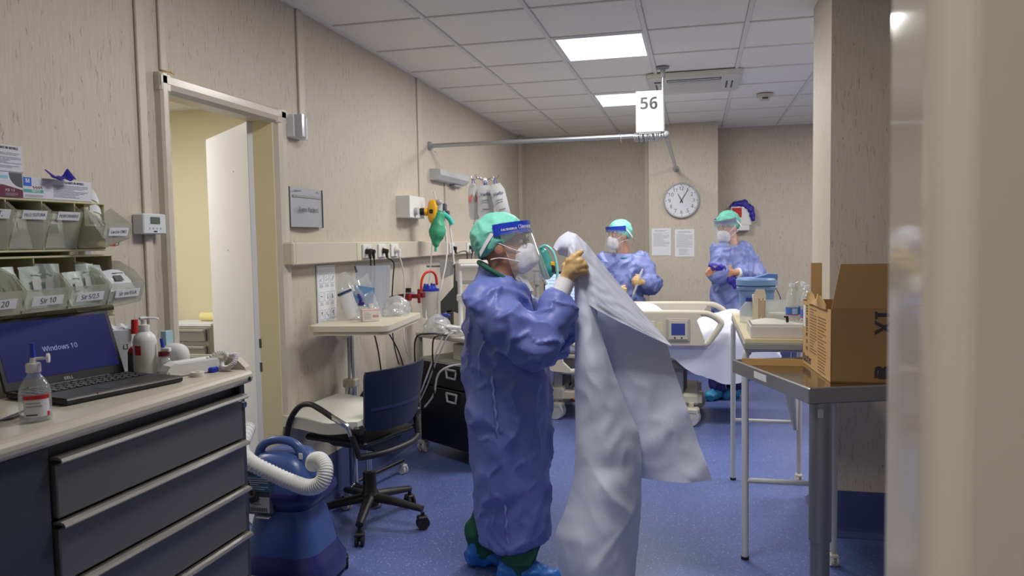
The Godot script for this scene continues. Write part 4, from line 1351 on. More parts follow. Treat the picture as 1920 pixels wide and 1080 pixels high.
	var tm := nets([[Vector3(-0.055, 1.37, 0), Vector3(-0.015, 1.24, 0), 0.052, 0.062], [Vector3(-0.015, 1.24, 0), Vector3(-0.02, 1.19, 0), 0.05, 0.03]], 0.01, 0.03, null)
	put_mesh("bag", tm, mat(24, 128, 122, 0.4), tb)
	obj("hose", MB.new().tube(curve([Vector3(-0.07, 1.42, 0.03), Vector3(-0.02, 1.435, 0.03), Vector3(0.04, 1.38, 0.03), Vector3(0.07, 1.25, 0.03), Vector3(0.065, 1.08, 0.03), Vector3(0.06, 0.95, 0.0), Vector3(0.04, 0.80, -0.1)], 6), 0.011, 10), mat(120, 196, 194, 0.35), tb)
	obj("yellow_valve", MB.new().box(Vector3(0.035, 1.29, 0.03), Vector3(0.035, 0.03, 0.03), 0.005), M.yellow, tb)
	obj("dark_valve", MB.new().box(Vector3(0.04, 1.245, 0.03), Vector3(0.03, 0.05, 0.03), 0.005), M.black, tb)
	obj("mount", MB.new().cyl(Vector3(-0.10, 1.22, 0.02), Vector3(-0.10, 1.12, 0.02), 0.026, 0.026, 14).cyl(Vector3(-0.13, 1.24, 0.02), Vector3(-0.06, 1.24, 0.02), 0.016, 0.016, 12).cyl(Vector3(-0.06, 1.19, 0.02), Vector3(-0.02, 1.12, 0.02), 0.012, 0.012, 10).cyl(Vector3(-0.10, 1.12, 0.02), Vector3(-0.10, 0.95, 0.02), 0.014, 0.02, 12), M.grey, tb)
	obj("support_arm", MB.new().tube(curve([Vector3(-0.10, 0.96, 0.02), Vector3(-0.12, 0.85, 0.10), Vector3(-0.20, 0.5, 0.20), Vector3(-0.22, 0.03, 0.25)], 5), 0.013, 8), M.grey, tb)
	obj("support_foot", MB.new().lathe([Vector2(0, 0), Vector2(0.12, 0), Vector2(0.12, 0.015), Vector2(0.02, 0.04), Vector2(0, 0.04)], 24, Vector3(-0.22, 0, 0.25)), M.grey, tb)
	# screen behind the bed
	var sm := thing("screen_on_stand", "lit pale blue screen on a stand behind the bed", "screen", Vector3(-1.26, 0, -7.55))
	obj("bezel", MB.new().span(Vector3(-0.24, 0.86, -0.03), Vector3(0.17, 1.165, 0.0), 0.008), M.black, sm)
	var scm := mat(190, 208, 240, 0.4)
	scm.emission_enabled = true
	scm.emission = Color8(176, 200, 240)
	scm.emission_energy_multiplier = 0.75
	obj("screen_glass", MB.new().span(Vector3(-0.225, 0.875, 0.0), Vector3(0.155, 1.14, 0.003)), scm, sm)
	for k in 7:
		obj("trace", MB.new().box(Vector3(-0.03, 1.11 - 0.034 * k, 0.0034), Vector3(0.32, 0.004, 0.0008)), mat(110, 140, 200, 0.5), sm)
	obj("stand_pole", MB.new().cyl(Vector3(-0.03, 0.03, -0.05), Vector3(-0.03, 1.0, -0.05), 0.022, 0.022, 12), M.grey, sm)
	obj("stand_base", MB.new().lathe([Vector2(0, 0), Vector2(0.2, 0), Vector2(0.2, 0.02), Vector2(0.03, 0.05), Vector2(0, 0.05)], 24, Vector3(-0.03, 0, -0.05)), M.grey, sm)

func office_chair() -> void:
	M.navy = mat(28, 34, 58, 0.42)
	var t := thing("office_chair", "navy swivel chair on five castors with black arm loops", "chair", Vector3(-1.675, 0, -3.66), deg_to_rad(-105))
	var yaw := deg_to_rad(-105)
	for k in 5:
		var a := deg_to_rad(76.0 - 72.0 * k)   # in the floor plan, from +x towards +z
		var dir := Vector3(cos(a), 0, sin(a)).rotated(Vector3.UP, -yaw)
		var tip := dir * 0.30
		var sp := MB.new()
		sp.tube([Vector3(0, 0.145, 0) + dir * 0.02, Vector3(0, 0.13, 0) + dir * 0.15, Vector3(0, 0.105, 0) + tip], [0.032, 0.026, 0.020], 10, 0.8)
		var o := obj("base_leg", sp, M.black, t)
		castor(o, tip, 0.034, M.rubber, M.black, a + 0.8)
	obj("hub", MB.new().lathe([Vector2(0, 0.10), Vector2(0.045, 0.10), Vector2(0.05, 0.16), Vector2(0.036, 0.18), Vector2(0.034, 0.28), Vector2(0, 0.28)], 20), M.black, t)
	obj("gas_lift", MB.new().cyl(Vector3(0, 0.27, 0), Vector3(0, 0.45, 0), 0.016, 0.016, 16), M.chrome, t)
	obj("seat_plate", MB.new().prism([Vector2(-0.06, 0), Vector2(0.06, 0), Vector2(0.15, 0.06), Vector2(-0.15, 0.06)], -0.16, 0.14).box(Vector3(0, 0.075, 0.0), Vector3(0.42, 0.03, 0.40), 0.012), M.black, t).position = Vector3(0.03, 0.42, 0.02)
	var sx := 0.06
	# backrest: one curved shell behind the seat
	var bf := func(u: float, v: float) -> Vector3:
		var x := (0.5 - u) * (0.43 + 0.06 * (1.0 - v))
		var top := 0.30 - 0.10 * pow(maxf(0.0, 0.5 - u) * 2.0, 2.0) * (1.0 - 0.0) * 0.0
		var y := 0.565 + top * (1.0 - v)
		var round_ := 1.0
		if v < 0.12:
			round_ = sqrt(1.0 - pow(1.0 - v / 0.12, 2) * 0.08)
		if v > 0.85:
			round_ = sqrt(1.0 - pow((v - 0.85) / 0.15, 2) * 0.25)
		return Vector3(sx + x * round_, y, -0.205 - 0.055 * (1.0 - pow((u - 0.5) * 2.0, 2)) - 0.035 * (1.0 - v))
	obj("backrest", MB.new().sheet(20, 14, bf, 0.014), M.navy, t)
	obj("lumbar_ridge", MB.new().sheet(16, 2, func(u, v): return bf.call(0.06 + 0.88 * u, 0.60 + 0.05 * v) + Vector3(0, 0, -0.004), 0.003), mat(40, 52, 90, 0.4), t)
	# arm loops with chrome joints
	for s in [1.0, -1.0]:
		var x: float = 0.338 if s > 0.0 else -0.20
		var arm := obj("arm", MB.new().tube(curve([Vector3(x - s * 0.03, 0.485, 0.235), Vector3(x, 0.50, 0.24), Vector3(x, 0.60, 0.215), Vector3(x, 0.675, 0.15), Vector3(x, 0.695, 0.08), Vector3(x, 0.675, 0.01), Vector3(x, 0.64, -0.07)], 5), 0.0135, 10, 1.2), M.black, t)
		obj("arm_joint", MB.new().tube(curve([Vector3(x, 0.645, -0.06), Vector3(x, 0.625, -0.11), Vector3(x - s * 0.01, 0.60, -0.15), Vector3(x - s * 0.015, 0.56, -0.165)], 4), 0.0145, 10), M.chrome, arm)
		obj("back_post", MB.new().tube(curve([Vector3(x - s * 0.015, 0.57, -0.163), Vector3(x - s * 0.02, 0.52, -0.18), Vector3(x - s * 0.03, 0.455, -0.195)], 4), 0.0145, 10).box(Vector3(x - s * 0.04, 0.585, -0.19), Vector3(0.05, 0.04, 0.04), 0.008), M.black, arm)
	obj("rear_rail", MB.new().tube(curve([Vector3(0.305, 0.455, -0.195), Vector3(sx + 0.1, 0.45, -0.24), Vector3(sx - 0.1, 0.45, -0.24), Vector3(-0.17, 0.455, -0.195)], 5), 0.016, 10), M.black, t)
	# foam cushion
	var c := thing("seat_cushion", "white foam cushion lying on the navy swivel chair", "cushion", Vector3(-1.705, 0.512, -3.585), deg_to_rad(-103))
	var cf := func(u: float, v: float) -> Vector3:
		return Vector3((u - 0.5) * 0.47, 0.062 + 0.012 * sin(u * 3.0 + v * 2.0) - 0.02 * exp(-pow((v - 0.4) / 0.25, 2)), -0.20 + 0.51 * v)
	var cb := MB.new()
	cb.sheet(14, 14, cf, -0.055)
	obj("foam", cb, mat(226, 224, 214, 0.85), c)

func warmer() -> void:
	var blue := mat(62, 88, 148, 0.32)
	var dark := mat(44, 46, 108, 0.3)
	var t := thing("patient_warmer", "dark blue wheeled patient warming unit beside the steel drawers", "warming unit", Vector3(-1.735, 0, -2.97))
	obj("skirt", loft(MB.new(), [[0.03, 0, 0, 0.205, 0.19, 0.5], [0.09, 0, 0, 0.205, 0.19, 0.5], [0.125, 0, 0, 0.185, 0.175, 0.5], [0.16, 0, 0, 0.17, 0.16, 0.5]]), dark, t)
	obj("lower_body", loft(MB.new(), [[0.12, 0, 0, 0.178, 0.165, 0.45], [0.17, 0, 0, 0.165, 0.155, 0.45], [0.30, 0, 0, 0.135, 0.13, 0.45], [0.345, 0, 0, 0.125, 0.12, 0.5], [0.355, 0, 0, 0.11, 0.105, 0.5]]), blue, t)
	obj("collar", loft(MB.new(), [[0.34, 0, 0, 0.115, 0.11, 0.5], [0.37, 0.01, 0, 0.15, 0.135, 0.5], [0.41, 0.015, 0, 0.17, 0.15, 0.5], [0.43, 0.015, 0, 0.165, 0.145, 0.5]]), dark, t)
	obj("upper_body", loft(MB.new(), [[0.425, 0, 0, 0.155, 0.14, 0.5], [0.48, 0, 0, 0.145, 0.135, 0.5], [0.54, -0.01, 0, 0.125, 0.12, 0.6], [0.575, -0.015, 0, 0.10, 0.10, 0.7], [0.59, -0.015, 0, 0.05, 0.05, 1.0]]), blue, t)
	obj("handle", MB.new().tube(curve([Vector3(-0.125, 0.53, 0.045), Vector3(-0.10, 0.605, 0.05), Vector3(-0.03, 0.635, 0.05), Vector3(0.05, 0.625, 0.05), Vector3(0.09, 0.575, 0.045), Vector3(0.12, 0.48, 0.04)], 6), [0.022, 0.022, 0.021, 0.021, 0.020, 0.020, 0.019, 0.019, 0.018, 0.018, 0.018, 0.018, 0.018, 0.018, 0.018, 0.018, 0.018, 0.018, 0.018, 0.019, 0.020, 0.021, 0.022, 0.024, 0.026, 0.028, 0.03, 0.032, 0.034, 0.036, 0.036], 12), blue, t)
	obj("handle_sticker", MB.new().box(Vector3(0.095, 0.575, 0.072), Vector3(0.018, 0.026, 0.004), 0.001), M.white, t)
	# control face towards the camera
	var p := obj("control_panel", MB.new().span(Vector3(-0.17, 0.335, 0.10), Vector3(0.0, 0.535, 0.152), 0.012), mat(58, 66, 82, 0.4), t)
	obj("panel_label", MB.new().span(Vector3(-0.13, 0.44, 0.152), Vector3(-0.008, 0.505, 0.1535)), mat(52, 96, 128, 0.4), p)
	print_rows(p, -0.12, -0.015, 0.445, 0.50, 6, 51, M.lightgrey, 0.1538, 0.3)
	obj("rating_plate", MB.new().span(Vector3(-0.105, 0.35, 0.152), Vector3(-0.012, 0.415, 0.1535)), M.pearl, p)
	print_rows(p, -0.10, -0.05, 0.38, 0.41, 3, 52, M.ink, 0.1538, 0.3)
	var bc := MB.new()
	for k in 22:
		bc.box(Vector3(-0.10 + 0.0036 * k, 0.362, 0.1538), Vector3(0.0012 if k % 3 else 0.0024, 0.016, 0.0005))
	obj("barcode", bc, M.ink, p)
	obj("yellow_sticker", MB.new().span(Vector3(-0.155, 0.41, 0.152), Vector3(-0.12, 0.425, 0.1535)), M.yellow, p)
	obj("cable_gland", MB.new().tube(curve([Vector3(-0.085, 0.42, 0.15), Vector3(-0.085, 0.44, 0.17), Vector3(-0.10, 0.49, 0.175), Vector3(-0.115, 0.52, 0.165)], 5), 0.007, 8).cyl(Vector3(-0.085, 0.412, 0.15), Vector3(-0.085, 0.432, 0.168), 0.028, 0.018, 14), M.black, p)
	obj("slot_card", MB.new().box(Vector3(-0.05, 0.325, 0.14), Vector3(0.06, 0.006, 0.02), 0.001), M.white, t)
	for q in [[0.15, 0.16], [-0.15, 0.16], [0.15, -0.15], [-0.15, -0.15]]:
		castor(t, Vector3(q[0] + 0.02 * signf(q[0]), 0, q[1]), 0.03, M.rubber, M.black, 0.5)
	obj("base_label", MB.new().box(Vector3(-0.03, 0.07, 0.189), Vector3(0.13, 0.04, 0.004), 0.001), M.white, t)
	# ribbed hose curling at its free end
	var h := thing("warmer_hose", "white ribbed hose curling in front of the patient warmer", "hose", Vector3(0, 0, 0))
	var cp := [Vector3(-1.86, 0.70, -2.86), Vector3(-1.83, 0.64, -2.76), Vector3(-1.777, 0.596, -2.73), Vector3(-1.68, 0.552, -2.73), Vector3(-1.585, 0.518, -2.73), Vector3(-1.507, 0.506, -2.72), Vector3(-1.452, 0.528, -2.72), Vector3(-1.443, 0.575, -2.74), Vector3(-1.478, 0.602, -2.77), Vector3(-1.522, 0.592, -2.80), Vector3(-1.540, 0.566, -2.82)]
	var c := curve(cp, 26)
	var rr := []
	for i in c.size():
		rr.append(0.0325 if (i / 2) % 2 == 0 else 0.0290)
	obj("ribbed_tube", MB.new().tube(c, rr, 22), mat(226, 228, 226, 0.5), h)
	obj("warmer_end", MB.new().tube([c[-1], c[-1] + (c[-1] - c[-3]).normalized() * 0.004], 0.024, 18), M.grey, h)

func overbed_table() -> void:
	var t := thing("overbed_table", "cream overbed table on a chrome column against the left wall", "table", Vector3(-1.94, 0, -4.03))
	var top := MB.new()
	top.xf = Transform3D(Basis(Vector3(1, 0, 0), Vector3(0, 0, 1), Vector3(0, -1, 0)), Vector3.ZERO)
	top.prism(rounded(0.42, 0.74, 0.05), -1.06, -1.032)
	top.prism(rounded(0.40, 0.72, 0.05), -1.032, -1.012)
	var to := obj("tabletop", top, M.ivory, t)
	to.position = Vector3(0.185, 0, 0.14)
	to.rotation.y = 0.12
	obj("top_bracket", MB.new().span(Vector3(-0.03, 0.99, -0.05), Vector3(0.25, 1.012, 0.05), 0.004), M.chrome, t)
	obj("adjust_knob", MB.new().cyl(Vector3(0.0, 0.965, 0.02), Vector3(0.02, 0.965, 0.16), 0.022, 0.026, 18).cyl(Vector3(0.02, 0.965, 0.158), Vector3(0.021, 0.965, 0.164), 0.02, 0.02, 18), M.ivory, t)
	obj("upper_column", MB.new().cyl(Vector3(0, 0.5, 0), Vector3(0, 1.0, 0), 0.019, 0.019, 16), M.chrome, t)
	obj("lower_column", MB.new().cyl(Vector3(0, 0.06, 0), Vector3(0, 0.66, 0), 0.027, 0.027, 16), M.chrome, t)
	obj("height_clamp", MB.new().box(Vector3(0, 0.675, 0.005), Vector3(0.075, 0.05, 0.07), 0.008), M.ivory, t)
	obj("clamp_lever", MB.new().tube([Vector3(-0.005, 0.67, 0.045), Vector3(-0.015, 0.56, 0.055)], [0.013, 0.010], 10, 0.6), M.ivory, t)
	obj("base_bar", MB.new().tube([Vector3(0.045, 0.08, 0.20), Vector3(0.0, 0.08, 0.0), Vector3(0.11, 0.08, -0.48)], 0.016, 10), M.chrome, t)
	obj("cross_foot", MB.new().tube([Vector3(0.0, 0.08, 0.0), Vector3(0.20, 0.075, 0.13)], 0.016, 10), M.black, t)
	for q in [[0.11, -0.48], [0.045, 0.20], [0.20, 0.13]]:
		castor(t, Vector3(q[0], 0, q[1]), 0.03, M.offwhite, M.lightgrey, 1.2)
	# things lying on it
	var y := 1.061
	var d := thing("document_wallet", "clear plastic wallet standing on the overbed table", "wallet", Vector3(-1.83, y, -4.12), 0.5)
	obj("film", MB.new().sheet(10, 12, func(u, v): return Vector3((u - 0.5) * (0.20 - 0.03 * v), 0.285 * (1.0 - v), -0.03 * v + 0.02 * sin(u * 4.0)), 0.0015), clear(206, 212, 226, 0.62, 0.25), d)
	obj("edge_strip", MB.new().sheet(2, 12, func(u, v): return Vector3(0.085 + 0.02 * u - 0.03 * v * 0.5, 0.285 * (1.0 - v), -0.03 * v + 0.004), 0.0015), clear(220, 224, 232, 0.7, 0.2), d)
	obj("stay", MB.new().tube([Vector3(-0.10, 0.285, 0.0), Vector3(-0.09, 0.25, 0.0)], 0.006, 6), M.darkgrey, d)
	obj("back_stand", MB.new().box(Vector3(0, 0.004, -0.05), Vector3(0.16, 0.008, 0.10), 0.002), M.plastic, d)
	var b := thing("zip_bag", "clear zip bag of blue and white supplies on the overbed table", "bag", Vector3(-1.80, y, -3.86), 0.35)
	var bf := func(u: float, v: float) -> Vector3:
		var n := noise.get_noise_3d(u * 3.0, v * 3.0, 4.0)
		return Vector3((u - 0.5) * (0.25 - 0.09 * (1.0 - v)) - 0.03 * (1.0 - v), 0.235 * (1.0 - v) + 0.02 * sin(u * 7.0) * (1.0 - v), 0.05 * sin(PI * u) * v + 0.03 * n)
	obj("front_film", MB.new().sheet(16, 14, bf, 0.001), M.film, b)
	obj("back_film", MB.new().sheet(16, 14, func(u, v): return bf.call(u, v) * Vector3(1, 1.02, -0.6) + Vector3(0, 0, -0.02), 0.001), M.film, b)
	obj("blue_packet", MB.new().sheet(8, 8, func(u, v): return Vector3(-0.02 + 0.11 * u - 0.02 * v, 0.19 - 0.11 * v - 0.02 * u, 0.006 + 0.01 * sin(u * 5.0)), 0.003), mat(112, 160, 206, 0.5), b)
	obj("purple_tie", MB.new().tube(curve([Vector3(0.0, 0.14, 0.022), Vector3(0.015, 0.11, 0.026), Vector3(0.005, 0.085, 0.024), Vector3(0.03, 0.09, 0.026)], 4), 0.007, 8), mat(50, 34, 140, 0.5), b)
	obj("white_packet", MB.new().sheet(8, 10, func(u, v): return Vector3(-0.11 + 0.07 * u + 0.05 * v, 0.15 - 0.15 * v + 0.03 * u, 0.04 + 0.012 * sin(u * 4.0)), 0.006), M.paper, b)
	obj("packet_band", MB.new().sheet(8, 1, func(u, v): return Vector3(-0.112 + 0.074 * u + 0.05 * (0.05 + 0.08 * v), 0.15 - 0.15 * (0.05 + 0.08 * v) + 0.03 * u, 0.046 + 0.012 * sin(u * 4.0)), 0.004), mat(40, 64, 110, 0.5), b)
	var mb := thing("medicine_box", "small white medicine box with pink print on the overbed table", "box", Vector3(-1.70, y, -3.78), 0.62)
	obj("carton", MB.new().span(Vector3(-0.045, 0, -0.03), Vector3(0.045, 0.062, 0.03), 0.001), mat(226, 222, 218, 0.7), mb)
	obj("pink_edge", MB.new().span(Vector3(-0.0455, 0.056, -0.0305), Vector3(0.0455, 0.0625, 0.0305)), mat(222, 184, 180, 0.7), mb)
	print_rows(mb, -0.038, 0.0, 0.01, 0.05, 5, 61, M.greyink, 0.0305, 0.3)
	print_rows(mb, 0.008, 0.04, 0.02, 0.034, 2, 62, M.red, 0.0305, 0.5)
	tag(obj("pill_bottle", MB.new().lathe([Vector2(0, 0), Vector2(0.017, 0), Vector2(0.018, 0.05), Vector2(0.012, 0.058), Vector2(0.014, 0.06), Vector2(0.014, 0.085), Vector2(0, 0.085)], 20, Vector3(-1.735, y, -3.87)), M.white), "small white bottle behind the medicine box on the overbed table", "bottle")
	var f := func(u: float, v: float) -> Vector3:
		var a := TAU * u
		var r := 0.075 * pow(sin(PI * clampf(v * 0.6 + 0.4, 0, 1)), 0.5) * (1.0 + 0.3 * noise.get_noise_3d(cos(a) * 2.0, v * 3.0, 7.0 + sin(a) * 2.0))
		return Vector3(-1.675 + cos(a) * r, y + 0.115 * v, -4.10 + sin(a) * r * 1.2)
	tag(obj("crumpled_bag", MB.new().sheet(24, 12, f, 0.001), M.film), "crumpled clear bag at the far end of the overbed table", "bag")
	tag(obj("wipe_pack", MB.new().box(Vector3(-1.675, y + 0.035, -4.10), Vector3(0.05, 0.07, 0.07), 0.008), M.paper), "white pack inside the crumpled clear bag on the overbed table", "pack")

func trolley() -> void:
	M.navyframe = mat(58, 61, 72, 0.45)
	M.counter = mat(190, 184, 168, 0.32)
	M.drawerlip = mat(176, 173, 168, 0.3, 0.85)
	M.drawer = mat(118, 117, 116, 0.36, 0.5)
	var t := thing("drawer_trolley", "steel drawer trolley with a beige worktop in the left foreground", "trolley", Vector3(0, 0, 0))
	var b := MB.new()
	b.span(Vector3(-1.98, 0.10, -1.02), Vector3(-1.435, 1.03, -2.15), 0.004)
	b.span(Vector3(-1.435, 0.10, -1.02), Vector3(-1.412, 1.03, -1.395), 0.003)
	b.span(Vector3(-1.435, 0.10, -2.135), Vector3(-1.412, 1.03, -2.16), 0.003)
	obj("body", b, M.navyframe, t)
	# worktop with rounded nose and raised rim at the back and far end
	var w := MB.new()
	var nose := [Vector2(-2.0, 1.03), Vector2(-2.0, 1.108), Vector2(-1.985, 1.115), Vector2(-1.97, 1.108), Vector2(-1.965, 1.078)]
	for k in 7:
		var a := PI * 0.5 - PI * 0.75 * k / 6
		nose.append(Vector2(-1.408 + cos(a) * 0.024, 1.054 + sin(a) * 0.024))
	nose.append(Vector2(-1.41, 1.03))
	w.prism(nose, -2.165, -1.02, false)
	obj("worktop", w, M.counter, t)
	var r := MB.new()
	r.span(Vector3(-1.985, 1.05, -2.145), Vector3(-1.46, 1.122, -2.175), 0.008)
	r.prism([Vector2(-1.47, 1.05), Vector2(-1.47, 1.121), Vector2(-1.43, 1.112), Vector2(-1.40, 1.085), Vector2(-1.388, 1.05)], -2.175, -2.146)
	obj("end_rim", r, M.counter, t)
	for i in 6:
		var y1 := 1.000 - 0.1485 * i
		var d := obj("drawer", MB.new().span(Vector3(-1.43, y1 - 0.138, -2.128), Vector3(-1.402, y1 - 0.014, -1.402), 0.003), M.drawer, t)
		var hm := MB.new()
		hm.prism([Vector2(-1.415, y1 - 0.002), Vector2(-1.415, y1 + 0.004), Vector2(-1.394, y1 + 0.005), Vector2(-1.384, y1 + 0.002), Vector2(-1.380, y1 - 0.005), Vector2(-1.383, y1 - 0.009), Vector2(-1.387, y1 - 0.003), Vector2(-1.40, y1 - 0.001)], -2.132, -1.398)
		obj("handle", hm, M.drawerlip, d)
		obj("gap_shade_strip", MB.new().span(Vector3(-1.432, y1 - 0.014, -2.128), Vector3(-1.420, y1 - 0.002, -1.402)), M.black, d)  # black strip painted in for the shade under the handle lip
	obj("lock", MB.new().cyl(Vector3(-1.413, 0.965, -2.148), Vector3(-1.405, 0.965, -2.148), 0.011, 0.010, 16), M.chrome, t)
	obj("rivet", MB.new().cyl(Vector3(-1.39, 1.05, -2.145), Vector3(-1.383, 1.05, -2.145), 0.007, 0.007, 12), M.black, t)
	for q in [[-1.5, -1.1], [-1.9, -1.1], [-1.5, -2.08], [-1.9, -2.08]]:
		castor(t, Vector3(q[0], 0, q[1]), 0.04, M.rubber, M.grey, 0.3)

func trolley_things() -> void:
	var y := 1.0785
	# laptop
	var l := thing("laptop", "black laptop open on the worktop showing a dark blue screen", "laptop", Vector3(-1.735, y, -1.80), deg_to_rad(78.0))
	obj("base", MB.new().span(Vector3(-0.18, 0.001, 0.0), Vector3(0.18, 0.017, 0.245), 0.004), mat(38, 38, 40, 0.4), l)
	obj("palm_rest", MB.new().span(Vector3(-0.176, 0.0165, 0.13), Vector3(0.176, 0.0182, 0.242), 0.0008), mat(46, 45, 46, 0.5), l)
	obj("touchpad", MB.new().span(Vector3(-0.05, 0.018, 0.165), Vector3(0.05, 0.0188, 0.232), 0.0003), mat(40, 40, 42, 0.4), l)
	var km := MB.new().box(Vector3.ZERO, Vector3(0.0175, 0.003, 0.0165), 0.001).done()
	for r in 5:
		for c in 15:
			var k := put_mesh("key", km, M.black, l)
			k.position = Vector3(-0.155 + 0.0215 * c + 0.004 * (r % 2), 0.0185, 0.022 + 0.0208 * r)
	obj("hinge", MB.new().cyl(Vector3(-0.12, 0.014, -0.002), Vector3(0.12, 0.014, -0.002), 0.008, 0.008, 12), M.black, l)
	var lid := obj("lid", MB.new().span(Vector3(-0.18, 0.0, -0.009), Vector3(0.18, 0.204, 0.0), 0.004), mat(24, 24, 26, 0.45), l)
	lid.position = Vector3(0, 0.014, -0.002)
	lid.rotation.x = deg_to_rad(-20)
	var sm := mat(14, 16, 44, 0.22)
	sm.emission_enabled = true
	sm.emission = Color8(34, 38, 92)
	sm.emission_energy_multiplier = 0.55
	obj("screen", MB.new().span(Vector3(-0.166, 0.028, 0.0), Vector3(0.166, 0.192, 0.001)), sm, lid)
	var wm := mat(130, 138, 180, 0.5)
	wm.emission_enabled = true
	wm.emission = Color8(150, 160, 215)
	wm.emission_energy_multiplier = 0.3
	letters("Windows 10", 0.019, wm, lid, at3(Vector3(0.0, 0.105, 0.0015)))
	letters("DELL", 0.012, M.lightgrey, lid, at3(Vector3(0.0, 0.0135, 0.0006)), "Droid Sans", "lettering", 700)
	obj("power_light", MB.new().box(Vector3(-0.09, 0.018, 0.243), Vector3(0.003, 0.002, 0.003)), M.red, l)
	tag(obj("charger_lead", MB.new().tube(curve([Vector3(-1.62, y + 0.008, -1.565), Vector3(-1.56, y + 0.006, -1.47), Vector3(-1.54, y + 0.006, -1.40), Vector3(-1.56, y + 0.006, -1.30)], 6), [0.003, 0.003, 0.003, 0.003, 0.003, 0.004, 0.005, 0.006, 0.006, 0.006, 0.006, 0.005, 0.003, 0.003, 0.003, 0.003, 0.003, 0.003, 0.003], 8), M.black), "black charger lead lying left of the laptop", "cable")
	tag(obj("adapter_lead", MB.new().tube(curve([Vector3(-1.74, y + 0.006, -2.0), Vector3(-1.66, y + 0.008, -2.03), Vector3(-1.58, y + 0.006, -2.0), Vector3(-1.54, y + 0.005, -1.97)], 6), 0.003, 8), M.black), "short black lead behind the laptop's right corner", "cable")
	# glass medicine bottle in front
	var g := thing("glass_bottle", "glass medicine bottle with red and white label in front of laptop", "bottle", Vector3(-1.483, y, -1.435), 0.6)
	obj("glass", MB.new().lathe([Vector2(0, 0.002), Vector2(0.029, 0.0), Vector2(0.033, 0.004), Vector2(0.033, 0.066), Vector2(0.030, 0.080), Vector2(0.020, 0.098), Vector2(0.0135, 0.106), Vector2(0.0125, 0.118)], 32), clear(200, 210, 214, 0.22, 0.03), g)
	obj("liquid", MB.new().lathe([Vector2(0, 0.004), Vector2(0.029, 0.003), Vector2(0.031, 0.006), Vector2(0.031, 0.017), Vector2(0, 0.017)], 32), clear(120, 126, 130, 0.5, 0.05), g)
	var arc := func(r: float, a0: float, a1: float, y0: float, y1: float) -> MB:
		return MB.new().sheet(14, 1, func(u, v): return Vector3(sin(lerpf(a0, a1, u)) * r, lerpf(y1, y0, v), cos(lerpf(a0, a1, u)) * r), 0.0004)
	obj("label", arc.call(0.0334, -0.55, 1.15, 0.012, 0.062), M.paper, g)
	obj("label_red", arc.call(0.0339, -0.55, 1.15, 0.052, 0.062), M.red, g)
	obj("label_print", arc.call(0.0339, -0.40, 0.3, 0.016, 0.019), M.ink, g)
	obj("label_print", arc.call(0.0339, -0.40, 0.6, 0.036, 0.038), M.greyink, g)
	obj("label_print", arc.call(0.0339, -0.40, 0.5, 0.043, 0.045), M.greyink, g)
	obj("label_red_corner", arc.call(0.0339, 0.95, 1.15, 0.012, 0.022), M.red, g)
	obj("cap", MB.new().lathe([Vector2(0, 0.132), Vector2(0.0145, 0.132), Vector2(0.0155, 0.129), Vector2(0.0155, 0.112), Vector2(0.0, 0.112)], 24), M.white, g)
	obj("spike", MB.new().cyl(Vector3(0, 0.13, 0), Vector3(0, 0.145, 0), 0.008, 0.006, 12).box(Vector3(0.016, 0.142, 0), Vector3(0.028, 0.006, 0.006), 0.001).cyl(Vector3(0.028, 0.142, 0), Vector3(0.033, 0.142, 0), 0.011, 0.011, 14), M.white, g)
	obj("spike_cap", MB.new().cyl(Vector3(0, 0.144, 0), Vector3(-0.001, 0.178, 0), 0.0058, 0.0045, 10), M.blue, g)
	# pump bottle
	var p := thing("pump_bottle", "white translucent soap pump bottle behind the laptop", "bottle", Vector3(-1.655, y, -2.01), 1.0)
	obj("bottle", MB.new().lathe([Vector2(0, 0), Vector2(0.031, 0), Vector2(0.034, 0.005), Vector2(0.034, 0.105), Vector2(0.030, 0.122), Vector2(0.017, 0.135), Vector2(0.0135, 0.137)], 28), mat(218, 220, 218, 0.4), p)
	obj("label", arc.call(0.0344, -1.25, -0.65, 0.03, 0.095), mat(222, 210, 205, 0.6), p)
	obj("label_red", arc.call(0.0349, -1.25, -0.65, 0.066, 0.095), M.red, p)
	obj("collar", MB.new().lathe([Vector2(0.0, 0.136), Vector2(0.0165, 0.136), Vector2(0.0165, 0.156), Vector2(0, 0.158)], 20), M.white, p)
	obj("pump_head", MB.new().cyl(Vector3(0, 0.156, 0), Vector3(0, 0.172, 0), 0.008, 0.009, 14).tube(curve([Vector3(-0.012, 0.176, 0), Vector3(0.005, 0.177, 0.0), Vector3(0.03, 0.175, 0.01), Vector3(0.04, 0.171, 0.013)], 4), [0.008, 0.0085, 0.0085, 0.008, 0.007, 0.006, 0.006, 0.005, 0.005, 0.005, 0.0045, 0.0045, 0.004], 10, 0.6), M.white, p)
	# cartons and caps behind it
	var c := thing("supply_carton", "blue and white carton with a red cap behind the pump bottle", "carton", Vector3(-1.80, y, -2.05), 0.9)
	obj("carton", MB.new().span(Vector3(-0.045, 0, -0.03), Vector3(0.045, 0.135, 0.03), 0.002), mat(200, 204, 214, 0.6), c)
	obj("blue_side", MB.new().span(Vector3(-0.046, 0.0, 0.0295), Vector3(-0.01, 0.125, 0.031)), mat(104, 122, 168, 0.6), c)
	letters("LI", 0.02, M.ink, c, at3(Vector3(0.026, 0.08, 0.0306)))
	obj("frayed_top", MB.new().sheet(12, 2, func(u, v): return Vector3(-0.05 + 0.10 * u, 0.138 + 0.012 * (1.0 - v) + 0.006 * sin(u * 20.0), 0.01 * v), 0.004), M.paper, c)
	obj("red_cap", MB.new().cyl(Vector3(0.055, 0.12, 0.03), Vector3(0.055, 0.165, 0.03), 0.012, 0.010, 14), M.red, c)
	var rc := thing("red_capped_tube", "dark tube with round red cap at the laptop screen's edge", "tube", Vector3(-1.72, y, -2.03))
